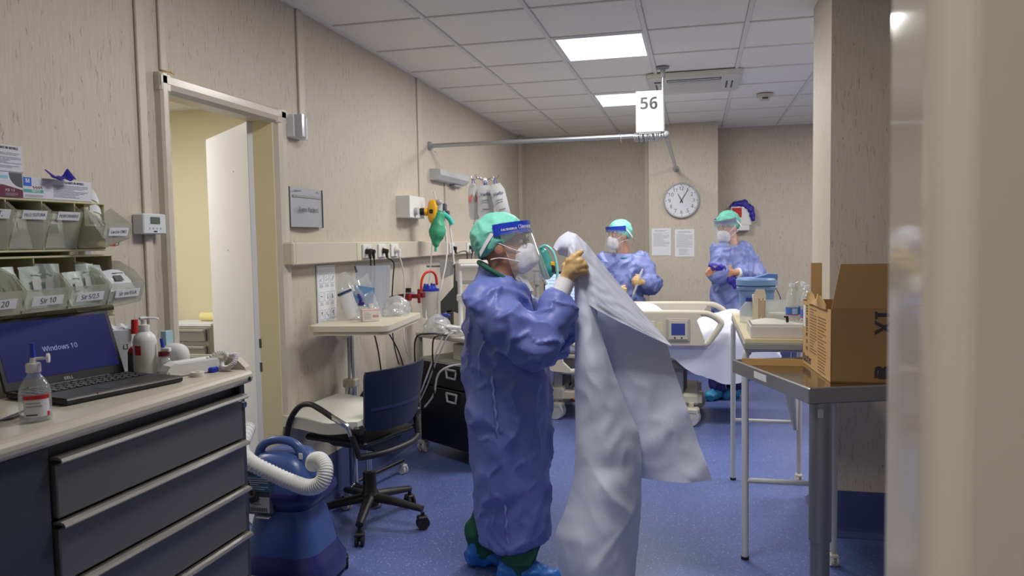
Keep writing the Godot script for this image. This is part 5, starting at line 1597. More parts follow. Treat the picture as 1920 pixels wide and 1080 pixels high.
	obj("tube", MB.new().cyl(Vector3(0, 0, 0), Vector3(0, 0.07, 0), 0.014, 0.012, 16), M.darkgrey, rc)
	obj("cap", MB.new().cyl(Vector3(0.002, 0.07, 0.0), Vector3(0.02, 0.082, 0.006), 0.013, 0.012, 16), M.red, rc)
	# infusion vial with brown cap and blue needle
	var v := thing("infusion_vial", "clear vial with a brown cap and blue needle beside pump bottle", "vial", Vector3(-1.60, y, -2.025))
	obj("glass", MB.new().lathe([Vector2(0, 0.001), Vector2(0.02, 0.0), Vector2(0.022, 0.004), Vector2(0.022, 0.036), Vector2(0.016, 0.050), Vector2(0.012, 0.055), Vector2(0.012, 0.06)], 24), clear(220, 226, 226, 0.28, 0.03), v)
	obj("cap", MB.new().cyl(Vector3(0, 0.058, 0), Vector3(0, 0.072, 0), 0.0165, 0.0165, 20), mat(110, 30, 26, 0.5), v)
	obj("adapter", MB.new().box(Vector3(0.008, 0.078, 0), Vector3(0.03, 0.012, 0.014), 0.002), M.white, v)
	obj("needle_cap", MB.new().cyl(Vector3(-0.002, 0.082, 0), Vector3(-0.008, 0.112, 0), 0.006, 0.005, 10), M.blue, v)
	var wb := MB.new().ball(Vector3(-1.625, y + 0.043, -2.11), Vector3(0.045, 0.043, 0.03), 0.8)
	tag(obj("gauze_pack", wb, mat(214, 214, 218, 0.7)), "crumpled white gauze pack behind the infusion vial", "pack")
	tag(obj("blue_tag_card", MB.new().box(Vector3(-1.665, y + 0.062, -2.125), Vector3(0.02, 0.124, 0.035), 0.001), mat(160, 196, 206, 0.5)), "small pale blue card behind the infusion vial", "card")
	# white device with its coiled lead
	var d := thing("white_device", "white rounded handheld device lying on the trolley corner", "device", Vector3(-1.528, y, -2.055), -1.15)
	var db := MB.new()
	db.prism([Vector2(-0.082, 0.0), Vector2(0.075, 0.0), Vector2(0.08, 0.008), Vector2(0.08, 0.036), Vector2(0.072, 0.044), Vector2(-0.055, 0.042), Vector2(-0.075, 0.034), Vector2(-0.086, 0.018), Vector2(-0.088, 0.006)], -0.026, 0.026)
	db.prism([Vector2(-0.080, 0.003), Vector2(0.072, 0.003), Vector2(0.076, 0.034), Vector2(0.070, 0.040), Vector2(-0.055, 0.039), Vector2(-0.082, 0.018)], -0.031, 0.031)
	obj("casing", db, M.white, d)
	d.rotation.y = deg_to_rad(62)
	var rl := thing("tape_roll", "small roll of white tape in front of the handheld device", "tape", Vector3(-1.478, y, -2.015))
	obj("roll", MB.new().lathe([Vector2(0.009, 0), Vector2(0.02, 0), Vector2(0.02, 0.013), Vector2(0.009, 0.013), Vector2(0.009, 0)], 24), M.offwhite, rl)
	var co := thing("coiled_lead", "white coiled lead looping up at the trolley corner", "cable", Vector3(-1.455, y, -2.11))
	var path := curve([Vector3(-0.05, 0.03, 0.03), Vector3(-0.02, 0.055, 0.0), Vector3(0.0, 0.05, -0.02), Vector3(-0.01, 0.025, -0.015), Vector3(0.0, 0.012, 0.0), Vector3(0.025, 0.014, 0.005), Vector3(0.04, 0.03, -0.005), Vector3(0.035, 0.048, -0.02), Vector3(0.01, 0.045, -0.03)], 40)
	var hx := []
	for i in path.size():
		var q: Vector3 = path[i]
		var dr: Vector3 = (path[mini(i + 1, path.size() - 1)] - path[maxi(i - 1, 0)]).normalized()
		var s1 := dr.cross(Vector3(0.3, 0.2, 1)).normalized()
		hx.append(q + (s1 * cos(i * 0.9) + dr.cross(s1) * sin(i * 0.9)) * 0.0062)
	obj("coil", MB.new().tube(hx, 0.0022, 5), M.white, co)
	obj("straight_end", MB.new().tube(curve([Vector3(-0.085, 0.02, 0.055), Vector3(-0.06, 0.03, 0.04), Vector3(-0.02, 0.055, 0.0)], 6), 0.0022, 6), M.white, co)
	obj("plug", MB.new().box(Vector3(-0.035, 0.008, 0.02), Vector3(0.05, 0.016, 0.03), 0.003), M.blue, co)
	tag(obj("small_vial", MB.new().lathe([Vector2(0, 0), Vector2(0.009, 0), Vector2(0.009, 0.028), Vector2(0.005, 0.034), Vector2(0.0075, 0.036), Vector2(0.0075, 0.045), Vector2(0, 0.045)], 16, Vector3(-1.60, y, -2.118)), clear(206, 210, 210, 0.5, 0.05)), "tiny clear vial standing by the trolley's raised end", "vial")

func bin_rack() -> void:
	M.rack = mat(196, 188, 152, 0.45)
	M.bin = clear(206, 208, 190, 0.34, 0.12)
	var t := thing("bin_rack", "cream wall rack of clear tilting bins above the laptop", "rack", Vector3(0, 0, -0.072))
	var xb := -2.015
	var xf := -1.87
	for q in [1.618, 1.470, 1.452, 1.268]:
		obj("shelf", MB.new().span(Vector3(xb, q - 0.006, -1.25), Vector3(xf, q, -2.045 if q > 1.46 else -2.068), 0.001), M.rack, t)
	obj("back_panel", MB.new().span(Vector3(xb - 0.006, 1.262, -1.25), Vector3(xb, 1.618, -2.06), 0.001), mat(150, 142, 110, 0.5), t)
	for i in 7:
		obj("divider", MB.new().span(Vector3(xb, 1.47, -2.043 + 0.122 * i), Vector3(xf, 1.612, -2.040 + 0.122 * i)), M.rack, t)
	for i in 6:
		obj("divider", MB.new().span(Vector3(xb, 1.268, -2.066 + 0.153 * i), Vector3(xf, 1.446, -2.063 + 0.153 * i)), M.rack, t)
	obj("base_lip", MB.new().span(Vector3(xb, 1.250, -1.25), Vector3(xf, 1.262, -2.07), 0.003), M.rack, t)
	obj("post", MB.new().span(Vector3(-2.013, 1.116, -2.075), Vector3(-1.985, 1.62, -2.105), 0.003), M.alu, t)
	obj("post", MB.new().span(Vector3(-2.013, 1.116, -1.22), Vector3(-1.985, 1.62, -1.25), 0.003), M.alu, t)
	# one bin: side walls, bottom, front with label; local x outwards, z along the rack
	var bin := func(z0: float, z1: float, poly: Array, front: Array, text: String, ty: float, m: Material) -> void:
		var o := Node3D.new()
		o.name = "bin"
		t.add_child(o, true)
		for z in [z0, z1]:
			obj("side", MB.new().prism(poly, z - 0.0012, z + 0.0012), m, o)
		var a: Vector2 = front[0]
		var b: Vector2 = front[1]
		obj("front", MB.new().sheet(1, 4, func(u, v): return Vector3(lerpf(a.x, b.x, v), lerpf(a.y, b.y, v), lerpf(z0, z1, u)), 0.002), m, o)
		var c: Vector2 = front[2]
		obj("bottom", MB.new().sheet(1, 4, func(u, v): return Vector3(lerpf(b.x, c.x, v), lerpf(b.y, c.y, v), lerpf(z0, z1, u)), 0.002), m, o)
		var dirf := (b - a).normalized()
		var nn := Vector2(-dirf.y, dirf.x)
		if nn.x < 0:
			nn = -nn
		var mid := a.lerp(b, ty) + nn * 0.0035
		var up := Vector3(-dirf.x, -dirf.y, 0)
		var right := Vector3(0, 0, -1)
		var xf2 := Transform3D(Basis(right, up, right.cross(up)), Vector3(mid.x, mid.y, (z0 + z1) / 2))
		var card := obj("label_card", MB.new().box(Vector3.ZERO, Vector3((absf(z1 - z0)) * 0.72, 0.026, 0.0012)), M.paper, o)
		card.transform = xf2
		var le := letters(text, minf(0.021, absf(z1 - z0) * 1.15 / maxf(3.0, text.length())), M.ink, card, at3(Vector3(0, 0, 0.0008)), "Droid Sans", "handwriting")
		le.rotation.z = 0.03
	# upper row, closed, then the last one tipped open
	var up := ["", "", "", "INT.", "FILO SUTURA", "PERFORABILE"]
	for i in 6:
		var z1 := -2.041 + 0.122 * (7 - i)
		if i < 6 and i > 1:
			bin.call(z1 - 0.004, z1 - 0.118, [Vector2(xf, 1.472), Vector2(xf + 0.035, 1.580), Vector2(xf + 0.004, 1.606), Vector2(xb + 0.01, 1.606), Vector2(xb + 0.01, 1.472)], [Vector2(xf + 0.036, 1.582), Vector2(xf, 1.472), Vector2(xb + 0.01, 1.472)], up[i], 0.10, M.bin)
	bin.call(-1.923, -2.036, [Vector2(xf + 0.005, 1.474), Vector2(xf + 0.095, 1.502), Vector2(xf + 0.108, 1.548), Vector2(xf + 0.03, 1.60), Vector2(xf - 0.02, 1.58)], [Vector2(xf + 0.108, 1.548), Vector2(xf + 0.095, 1.504), Vector2(xf + 0.005, 1.474)], "Laccio EMO", 0.55, M.bin)
	# lower row, all tipped open
	var low := ["Sol 20", "Sir 10", "Sir 5/2,5", "Sir inv/EGA"]
	for i in 4:
		var z1 := -2.065 + 0.153 * (4 - i)
		bin.call(z1 - 0.005, z1 - 0.149, [Vector2(xf + 0.005, 1.278), Vector2(xf + 0.105, 1.298), Vector2(xf + 0.125, 1.362), Vector2(xf + 0.09, 1.40), Vector2(xf + 0.03, 1.43), Vector2(xf - 0.01, 1.432)], [Vector2(xf + 0.125, 1.362), Vector2(xf + 0.105, 1.299), Vector2(xf + 0.005, 1.278)], low[i], 0.5, M.bin)
	# packets in the bins
	var rng := RandomNumberGenerator.new()
	rng.seed = 77
	var pk := func(label: String, at: Vector3, w: float, h: float, ry: float, rx: float, m: Material, dark: bool) -> void:
		var o := thing("sterile_packet", label, "packet", at, ry, "sterile packets in the bins")
		o.rotation.x = rx
		var s := rng.randf() * 10.0
		obj("pouch", MB.new().sheet(8, 10, func(u, v): return Vector3((u - 0.5) * w, h * (1.0 - v), 0.008 * sin(PI * u) + 0.006 * noise.get_noise_3d(u * 3.0, v * 3.0, s)), 0.0018), m, o)
		obj("print", MB.new().box(Vector3(0.0, h * 0.55, 0.0115), Vector3(w * 0.3, h * 0.25, 0.001)).box(Vector3(w * 0.1, h * 0.8, 0.0105), Vector3(w * 0.4, h * 0.03, 0.001)), (M.darkgrey if dark else M.lightgrey), o)
	var pm := clear(226, 228, 218, 0.92, 0.35)
	var pg := clear(206, 220, 214, 0.8, 0.3)
	pk.call("cream pouch standing left in the bin marked FILO SUTURA", Vector3(-1.898, 1.475, -1.772), 0.05, 0.10, PI / 2 + 0.1, -0.15, pm, false)
	pk.call("cream pouch with blue print in the bin marked FILO SUTURA", Vector3(-1.893, 1.475, -1.817), 0.06, 0.115, PI / 2 - 0.1, -0.2, pm, false)
	pk.call("wide cream pouch in the bin marked PERFORABILE", Vector3(-1.888, 1.475, -1.927), 0.085, 0.105, PI / 2, -0.15, pm, true)
	pk.call("clear puffed pouch in the tipped bin marked Laccio EMO", Vector3(-1.808, 1.50, -2.052), 0.095, 0.10, PI / 2 + 0.5, -0.5, M.plastic, false)
	pk.call("greenish pouch left in the bin marked Sir 10", Vector3(-1.818, 1.30, -1.732), 0.075, 0.13, PI / 2 + 0.25, -0.35, pg, false)
	pk.call("greenish pouch in the middle of the bin marked Sir 10", Vector3(-1.803, 1.305, -1.772), 0.075, 0.12, PI / 2 - 0.1, -0.2, pg, false)
	pk.call("greenish pouch standing upright right in the bin marked Sir 10", Vector3(-1.798, 1.30, -1.807), 0.06, 0.13, PI / 2 - 0.6, -0.1, pg, false)
	pk.call("white pouch left in the bin marked Sir 5/2,5", Vector3(-1.818, 1.30, -1.882), 0.075, 0.12, PI / 2 + 0.3, -0.4, pg, false)
	pk.call("white pouch in the middle of the bin marked Sir 5/2,5", Vector3(-1.803, 1.30, -1.922), 0.07, 0.105, PI / 2, -0.25, pg, false)
	pk.call("curled white pouch at the right of the bin marked Sir 5/2,5", Vector3(-1.798, 1.30, -1.957), 0.05, 0.13, PI / 2 - 0.5, -0.3, pg, false)
	pk.call("clear pouch with dark print on top of the rightmost lower bin", Vector3(-1.768, 1.335, -2.067), 0.10, 0.085, PI / 2 - 0.15, -0.75, clear(220, 224, 232, 0.85, 0.2), true)
	pk.call("pale pouch behind in the rightmost lower bin", Vector3(-1.818, 1.30, -2.057), 0.10, 0.13, PI / 2 + 0.2, -0.45, pg, false)
	pk.call("white pouch leaning in the lower bin at the picture's left edge", Vector3(-1.808, 1.30, -1.647), 0.08, 0.11, PI / 2, -0.35, pg, false)
	# glove boxes on top
	var gbx := func(label: String, at: Vector3, w: float, h: float, ry: float) -> Node3D:
		var o := thing("glove_box", label, "box", at, PI / 2 + ry, "glove boxes on the rack")
		obj("carton", MB.new().span(Vector3(-w / 2, 0, -0.12), Vector3(w / 2, h, 0), 0.0015), mat(206, 206, 218, 0.6), o)
		return o
	var g1: Node3D = gbx.call("long white glove box with blue M square on the rack", Vector3(-1.874, 1.619, -1.940), 0.258, 0.062, 0.0)
	obj("blue_square", MB.new().span(Vector3(-0.126, 0.036, 0), Vector3(-0.099, 0.061, 0.0006)), mat(30, 100, 214, 0.5), g1)
	letters("M", 0.017, M.white, g1, at3(Vector3(-0.1125, 0.051, 0.0008)), "Droid Sans", "lettering", 700)
	var scr := []
	for k in 12:
		scr.append(Vector3(-0.096 + 0.003 * k, 0.033 + 0.004 * sin(k * 2.1), 0.0006))
	obj("red_script", MB.new().tube(curve(scr, 3), 0.0011, 5, 0.5), M.red, g1)
	obj("teal_bar", MB.new().span(Vector3(-0.126, 0.018, 0), Vector3(-0.058, 0.027, 0.0006)), mat(74, 160, 168, 0.5), g1)
	letters("200 PCS", 0.008, M.white, g1, at3(Vector3(-0.085, 0.0225, 0.0008)), "Droid Sans", "lettering", 700)
	letters("GUANTI IN NITRILE", 0.0085, M.ink, g1, at3(Vector3(0.06, 0.054, 0.0006)))
	print_rows(g1, -0.022, 0.112, 0.008, 0.047, 9, 91, M.greyink, 0.0006, 0.35)
	print_rows(g1, -0.122, -0.06, 0.004, 0.012, 2, 92, M.greyink, 0.0006, 0.3)
	var g0: Node3D = gbx.call("burgundy and white glove box at the picture's left edge", Vector3(-1.868, 1.619, -1.692), 0.228, 0.07, 0.0)
	obj("burgundy_panel", MB.new().prism([Vector2(-0.112, 0.001), Vector2(0.112, 0.001), Vector2(0.112, 0.022), Vector2(0.05, 0.034), Vector2(-0.112, 0.038)], 0.0, 0.0007), mat(96, 22, 58, 0.5), g0)
	var fan := [Vector2(0.112, 0.069)]
	for k in 9:
		fan.append(Vector2(0.112 - 0.042 * cos(PI / 2 * k / 8), 0.069 - 0.04 * sin(PI / 2 * k / 8)))
	obj("dark_fan", MB.new().prism(fan, 0.0, 0.0008), mat(74, 80, 84, 0.5), g0)
	obj("blue_strip", MB.new().span(Vector3(-0.05, 0.052, 0), Vector3(0.065, 0.060, 0.0006)), mat(130, 190, 222, 0.5), g0)
	letters("AQL 1.5", 0.009, M.white, g0, at3(Vector3(0.07, 0.020, 0.001)))
	print_rows(g0, 0.055, 0.095, 0.004, 0.013, 3, 93, M.lightgrey, 0.0009, 0.3)
	var g2: Node3D = gbx.call("white printed glove box topmost at the picture's left edge", Vector3(-1.868, 1.690, -1.697), 0.228, 0.074, 0.0)
	letters("GUANTI IN NITRILE", 0.0085, M.ink, g2, at3(Vector3(0.062, 0.066, 0.0006)))
	print_rows(g2, -0.08, 0.108, 0.022, 0.058, 9, 94, M.greyink, 0.0006, 0.35)
	print_rows(g2, -0.08, 0.10, 0.010, 0.018, 2, 95, M.greyink, 0.0006, 0.35)
	var gl := MB.new()
	gl.sheet(14, 5, func(u, v): return Vector3(-1.87 + 0.03 * v, 1.681 + 0.024 * (1.0 - v) * (0.25 + pow(absf(u - 0.45) * 2.0, 1.5)) + 0.004 * sin(u * 15.0), -1.887 - 0.085 * u), 0.002)
	tag(obj("nitrile_glove", gl, mat(40, 28, 150, 0.45)), "dark blue glove sticking out of the long white box", "glove")
	# card strip and clip at the rack's right end
	var cs := thing("label_strip", "yellowish strip of paper labels bent over the rack end", "labels", Vector3(0, 0, 0))
	var cf := func(u: float, v: float) -> Vector3:
		return Vector3(-1.885 + 0.012 * sin(u * PI) , 1.668 - 0.125 * v - 0.045 * u * u * (1.0 - v), -2.045 - 0.085 * u * (0.72 + 0.28 * v))
	obj("strip", MB.new().sheet(8, 10, cf, 0.0015), mat(226, 222, 188, 0.7), cs)
	for k in 3:
		obj("label", MB.new().sheet(6, 3, func(u, v): return cf.call(0.18 + 0.66 * u, 0.08 + 0.31 * k + 0.22 * v) + Vector3(0.0025, 0, 0), 0.001), M.paper, cs)
	obj("backing_block", MB.new().span(Vector3(-1.968, 1.619, -2.0), Vector3(-1.883, 1.665, -2.035), 0.002), mat(196, 196, 214, 0.6), cs)
	var rcl := thing("red_clip", "red clip with black wire beside the thermostat", "clip", Vector3(-1.90, 1.50, -2.20))
	obj("clip", MB.new().span(Vector3(-0.02, -0.022, 0), Vector3(-0.012, 0.022, -0.006), 0.001).span(Vector3(-0.02, -0.022, 0.02), Vector3(-0.012, -0.016, 0), 0.001), M.red, rcl)
	obj("wire", MB.new().tube(curve([Vector3(-0.016, 0.018, -0.012), Vector3(-0.016, 0.02, -0.022), Vector3(-0.016, -0.014, -0.024), Vector3(-0.016, -0.018, -0.012)], 4), 0.0014, 6), M.black, rcl)
	obj("arm", MB.new().tube([Vector3(-0.02, 0.0, 0.0), Vector3(-0.09, 0.0, 0.03)], 0.004, 6), M.grey, rcl)

func frame_table() -> void:
	M.tubewhite = mat(204, 206, 206, 0.38)
	var x0 := 0.212
	var x1 := 0.59
	var z0 := -3.575
	var z1 := -4.765
	var t := thing("tube_frame_table", "cream topped table on white tube legs left of the pillar", "table", Vector3(0, 0, 0))
	obj("tabletop", MB.new().span(Vector3(x0 - 0.005, 1.0, z0 + 0.04), Vector3(x1 + 0.01, 1.022, z1 - 0.03), 0.003), mat(218, 208, 172, 0.45), t)
	obj("edge_band", MB.new().span(Vector3(x0 - 0.008, 0.972, z0 + 0.043), Vector3(x1 + 0.013, 1.001, z1 - 0.033), 0.003), M.grey, t)
	for z in [z0, z1]:
		var fr := obj("leg_frame", MB.new().tube(curve([Vector3(x0, 0.012, z), Vector3(x0, 0.5, z), Vector3(x0, 0.90, z), Vector3(x0 + 0.012, 0.955, z), Vector3(x0 + 0.05, 0.972, z), Vector3(x1 - 0.05, 0.972, z), Vector3(x1 - 0.012, 0.955, z), Vector3(x1, 0.90, z), Vector3(x1, 0.5, z), Vector3(x1, 0.07, z)], 5), 0.0155, 14), M.tubewhite, t)
		obj("cross_bar", MB.new().cyl(Vector3(x0, 0.368, z), Vector3(x1, 0.368, z), 0.012, 0.012, 12), M.tubewhite, fr)
		obj("foot_cap", MB.new().cyl(Vector3(x0, 0.0, z), Vector3(x0, 0.014, z), 0.018, 0.018, 14), M.rubber, fr)
		castor(fr, Vector3(x1, 0, z), 0.028, M.offwhite, M.offwhite, 0.2)
	var y := 1.0225
	# low white tray at the near end
	var tr := thing("white_tray", "low white plastic tray on the near end of the tube table", "tray", Vector3(0.405, y, -3.70))
	var tb := MB.new()
	for s in [-1.0, 1.0]:
		tb.box(Vector3(s * 0.168, 0.026, 0), Vector3(0.006, 0.052, 0.28), 0.002)
		tb.box(Vector3(0, 0.026, s * 0.138), Vector3(0.336, 0.052, 0.006), 0.002)
	tb.box(Vector3(0, 0.003, 0), Vector3(0.336, 0.006, 0.28), 0.002)
	obj("tray", tb, mat(216, 214, 208, 0.5), tr)
	var ph := MB.new()
	for k in 9:
		ph.box(Vector3(0.0 + 0.016 * k, 0.0525, -0.138 + 0.0 * k), Vector3(0.007, 0.001, 0.005))
	obj("rim_marks", ph, M.darkgrey, tr)
	tag(obj("translucent_film", MB.new().sheet(10, 4, func(u, v): return Vector3(0.245 + 0.26 * u, y + 0.056 + 0.012 * sin(u * 5.0) * v, -3.60 - 0.16 * v), 0.002), mat(222, 220, 212, 0.6)), "loose translucent film lying across the white tray", "film")
	tag(obj("black_clip", MB.new().box(Vector3(0.40, y + 0.072, -3.66), Vector3(0.012, 0.022, 0.012), 0.002).box(Vector3(0.395, y + 0.086, -3.66), Vector3(0.02, 0.008, 0.012), 0.002), M.black), "tiny black clip on the white tray", "clip")
	# blue bucket
	var b := thing("blue_bucket", "light blue lidded bucket at the far end of the tube table", "bucket", Vector3(0.335, y, -4.60))
	var bm := mat(112, 146, 196, 0.4)
	obj("pail", MB.new().lathe([Vector2(0, 0), Vector2(0.088, 0), Vector2(0.10, 0.165), Vector2(0.100, 0.175)], 32), bm, b)
	obj("rim", MB.new().lathe([Vector2(0.100, 0.150), Vector2(0.110, 0.152), Vector2(0.112, 0.165), Vector2(0.104, 0.172)], 32), bm, b)
	obj("lid", MB.new().lathe([Vector2(0.104, 0.176), Vector2(0.114, 0.178), Vector2(0.115, 0.208), Vector2(0.108, 0.218), Vector2(0.0, 0.220)], 32), mat(120, 154, 204, 0.4), b)
	obj("lid_flap", MB.new().prism([Vector2(-0.02, 0.218), Vector2(0.062, 0.242), Vector2(0.11, 0.240), Vector2(0.11, 0.21), Vector2(0.0, 0.216)], -0.05, 0.05), mat(96, 130, 184, 0.4), b)
	print_rows(b, -0.075, -0.02, 0.09, 0.12, 3, 71, mat(80, 110, 170, 0.6), 0.098, 0.4)
	obj("wire_handle", MB.new().tube(curve([Vector3(0.105, 0.155, 0.03), Vector3(0.125, 0.10, 0.06), Vector3(0.12, 0.04, 0.07), Vector3(0.10, 0.02, 0.075)], 5), 0.003, 6), M.darkgrey, b)
	# carton standing up
	var c := thing("syringe_carton", "tall narrow cream carton in front of the blue bucket", "carton", Vector3(0.318, y, -4.20), 0.15)
	obj("carton", MB.new().span(Vector3(-0.032, 0, -0.02), Vector3(0.032, 0.15, 0.02), 0.0015), mat(218, 208, 186, 0.6), c)
	obj("top_flap", MB.new().prism([Vector2(-0.032, 0.15), Vector2(0.032, 0.15), Vector2(0.024, 0.178), Vector2(-0.016, 0.178)], 0.012, 0.014), mat(218, 208, 186, 0.6), c)
	var pv := MB.new()
	for k in 4:
		pv.box(Vector3(-0.005 + 0.01 * k, 0.075, 0.0205), Vector3(0.003, 0.11 - 0.02 * (k % 2), 0.0006))
	obj("print", pv, mat(120, 66, 60, 0.6), c)
	# clear cup bottle with blue cap
	var q := thing("inhaler_bottle", "small clear angular bottle with blue cap by the carton", "bottle", Vector3(0.252, y, -4.22))
	obj("bottle", loft(MB.new(), [[0.0, 0, 0, 0.03, 0.02, 0.4], [0.07, 0, 0, 0.032, 0.02, 0.4], [0.10, 0.01, 0, 0.018, 0.016, 0.5], [0.115, 0.015, 0, 0.01, 0.012, 0.6]], 20), clear(222, 226, 228, 0.4, 0.08), q)
	obj("cap", MB.new().cyl(Vector3(0.016, 0.112, 0), Vector3(0.016, 0.132, 0), 0.017, 0.017, 16), mat(40, 56, 150, 0.4), q)
	# clear box
	var k := thing("clear_box", "clear plastic box between the carton and the water bottles", "box", Vector3(0.42, y, -4.42))
	var kb := MB.new()
	for s in [-1.0, 1.0]:
		kb.box(Vector3(s * 0.06, 0.05, 0), Vector3(0.003, 0.10, 0.15))
		kb.box(Vector3(0, 0.05, s * 0.075), Vector3(0.12, 0.10, 0.003))
	kb.box(Vector3(0, 0.002, 0), Vector3(0.12, 0.003, 0.15))
	obj("walls", kb, M.plastic, k)
	obj("white_insert", MB.new().box(Vector3(0.01, 0.02, 0.03), Vector3(0.09, 0.035, 0.06), 0.004), M.white, k)
	# three water bottles
	var lb := ["water bottle with blue label, leftmost of three on the tube table", "water bottle with blue label, middle of three on the tube table", "water bottle with blue label, half hidden behind the cardboard box"]
	var w0: Node3D = null
	for i in 3:
		var at := Vector3([0.495, 0.562, 0.552][i], y, [-4.30, -4.36, -4.16][i])
		var w: Node3D
		if i == 0:
			w = thing("water_bottle", lb[0], "bottle", at, 0.4, "water bottles on the tube table")
			obj("bottle", MB.new().lathe([Vector2(0, 0.004), Vector2(0.026, 0), Vector2(0.034, 0.006), Vector2(0.034, 0.03), Vector2(0.0325, 0.033), Vector2(0.0325, 0.075), Vector2(0.034, 0.078), Vector2(0.033, 0.088), Vector2(0.035, 0.095), Vector2(0.034, 0.13), Vector2(0.026, 0.155), Vector2(0.014, 0.172), Vector2(0.013, 0.185)], 28), clear(216, 224, 226, 0.30, 0.05), w)
			obj("label", MB.new().lathe([Vector2(0.0335, 0.036), Vector2(0.0335, 0.074)], 28), mat(58, 104, 186, 0.4), w)
			obj("label_line", MB.new().lathe([Vector2(0.0338, 0.033), Vector2(0.0338, 0.037)], 28), mat(190, 50, 90, 0.4), w)
			obj("label_patch", MB.new().sheet(6, 1, func(u, v): return Vector3(sin(-0.5 + 0.9 * u) * 0.034, 0.040 + 0.03 * (1.0 - v), cos(-0.5 + 0.9 * u) * 0.034), 0.0004), mat(150, 180, 222, 0.4), w)
			obj("cap", MB.new().cyl(Vector3(0, 0.183, 0), Vector3(0, 0.20, 0), 0.0165, 0.0165, 20), mat(214, 218, 232, 0.4), w)
			w0 = w
		else:
			w = w0.duplicate()
			w.name = numbered("water_bottle")
			add_child(w)
			w.position = at
			w.rotation.y = 0.4 + i
			w.set_meta("label", lb[i])
	tag(obj("tissue_stack", MB.new().sheet(10, 6, func(u, v): return Vector3(0.50 + 0.085 * u, y + 0.20 * (1.0 - v) + 0.006 * sin(u * 12.0), -4.46 + 0.012 * sin(u * 8.0 + v * 2.0)), 0.012), mat(214, 212, 206, 0.85)), "white tissues standing behind the water bottles", "tissues")
	# bag hanging below the far end
	tag(obj("hanging_bag", MB.new().sheet(10, 12, func(u, v): return Vector3(0.53 + 0.075 * (u - 0.5) * (1.0 - 0.75 * v) * 1.3 + 0.03 * v, 0.60 - 0.26 * v, -4.68 + 0.03 * sin(PI * u) * (1.0 - v) + 0.008 * sin(u * 11.0)), 0.002), clear(220, 222, 226, 0.8, 0.35)), "white plastic bag hanging under the far end of the tube table", "bag")
	tag(obj("bag_string", MB.new().tube([Vector3(0.53, 0.59, -4.67), Vector3(0.535, 0.80, -4.70), Vector3(0.54, 0.965, -4.72)], 0.002, 6), M.white), "thin white string holding the hanging plastic bag", "string")

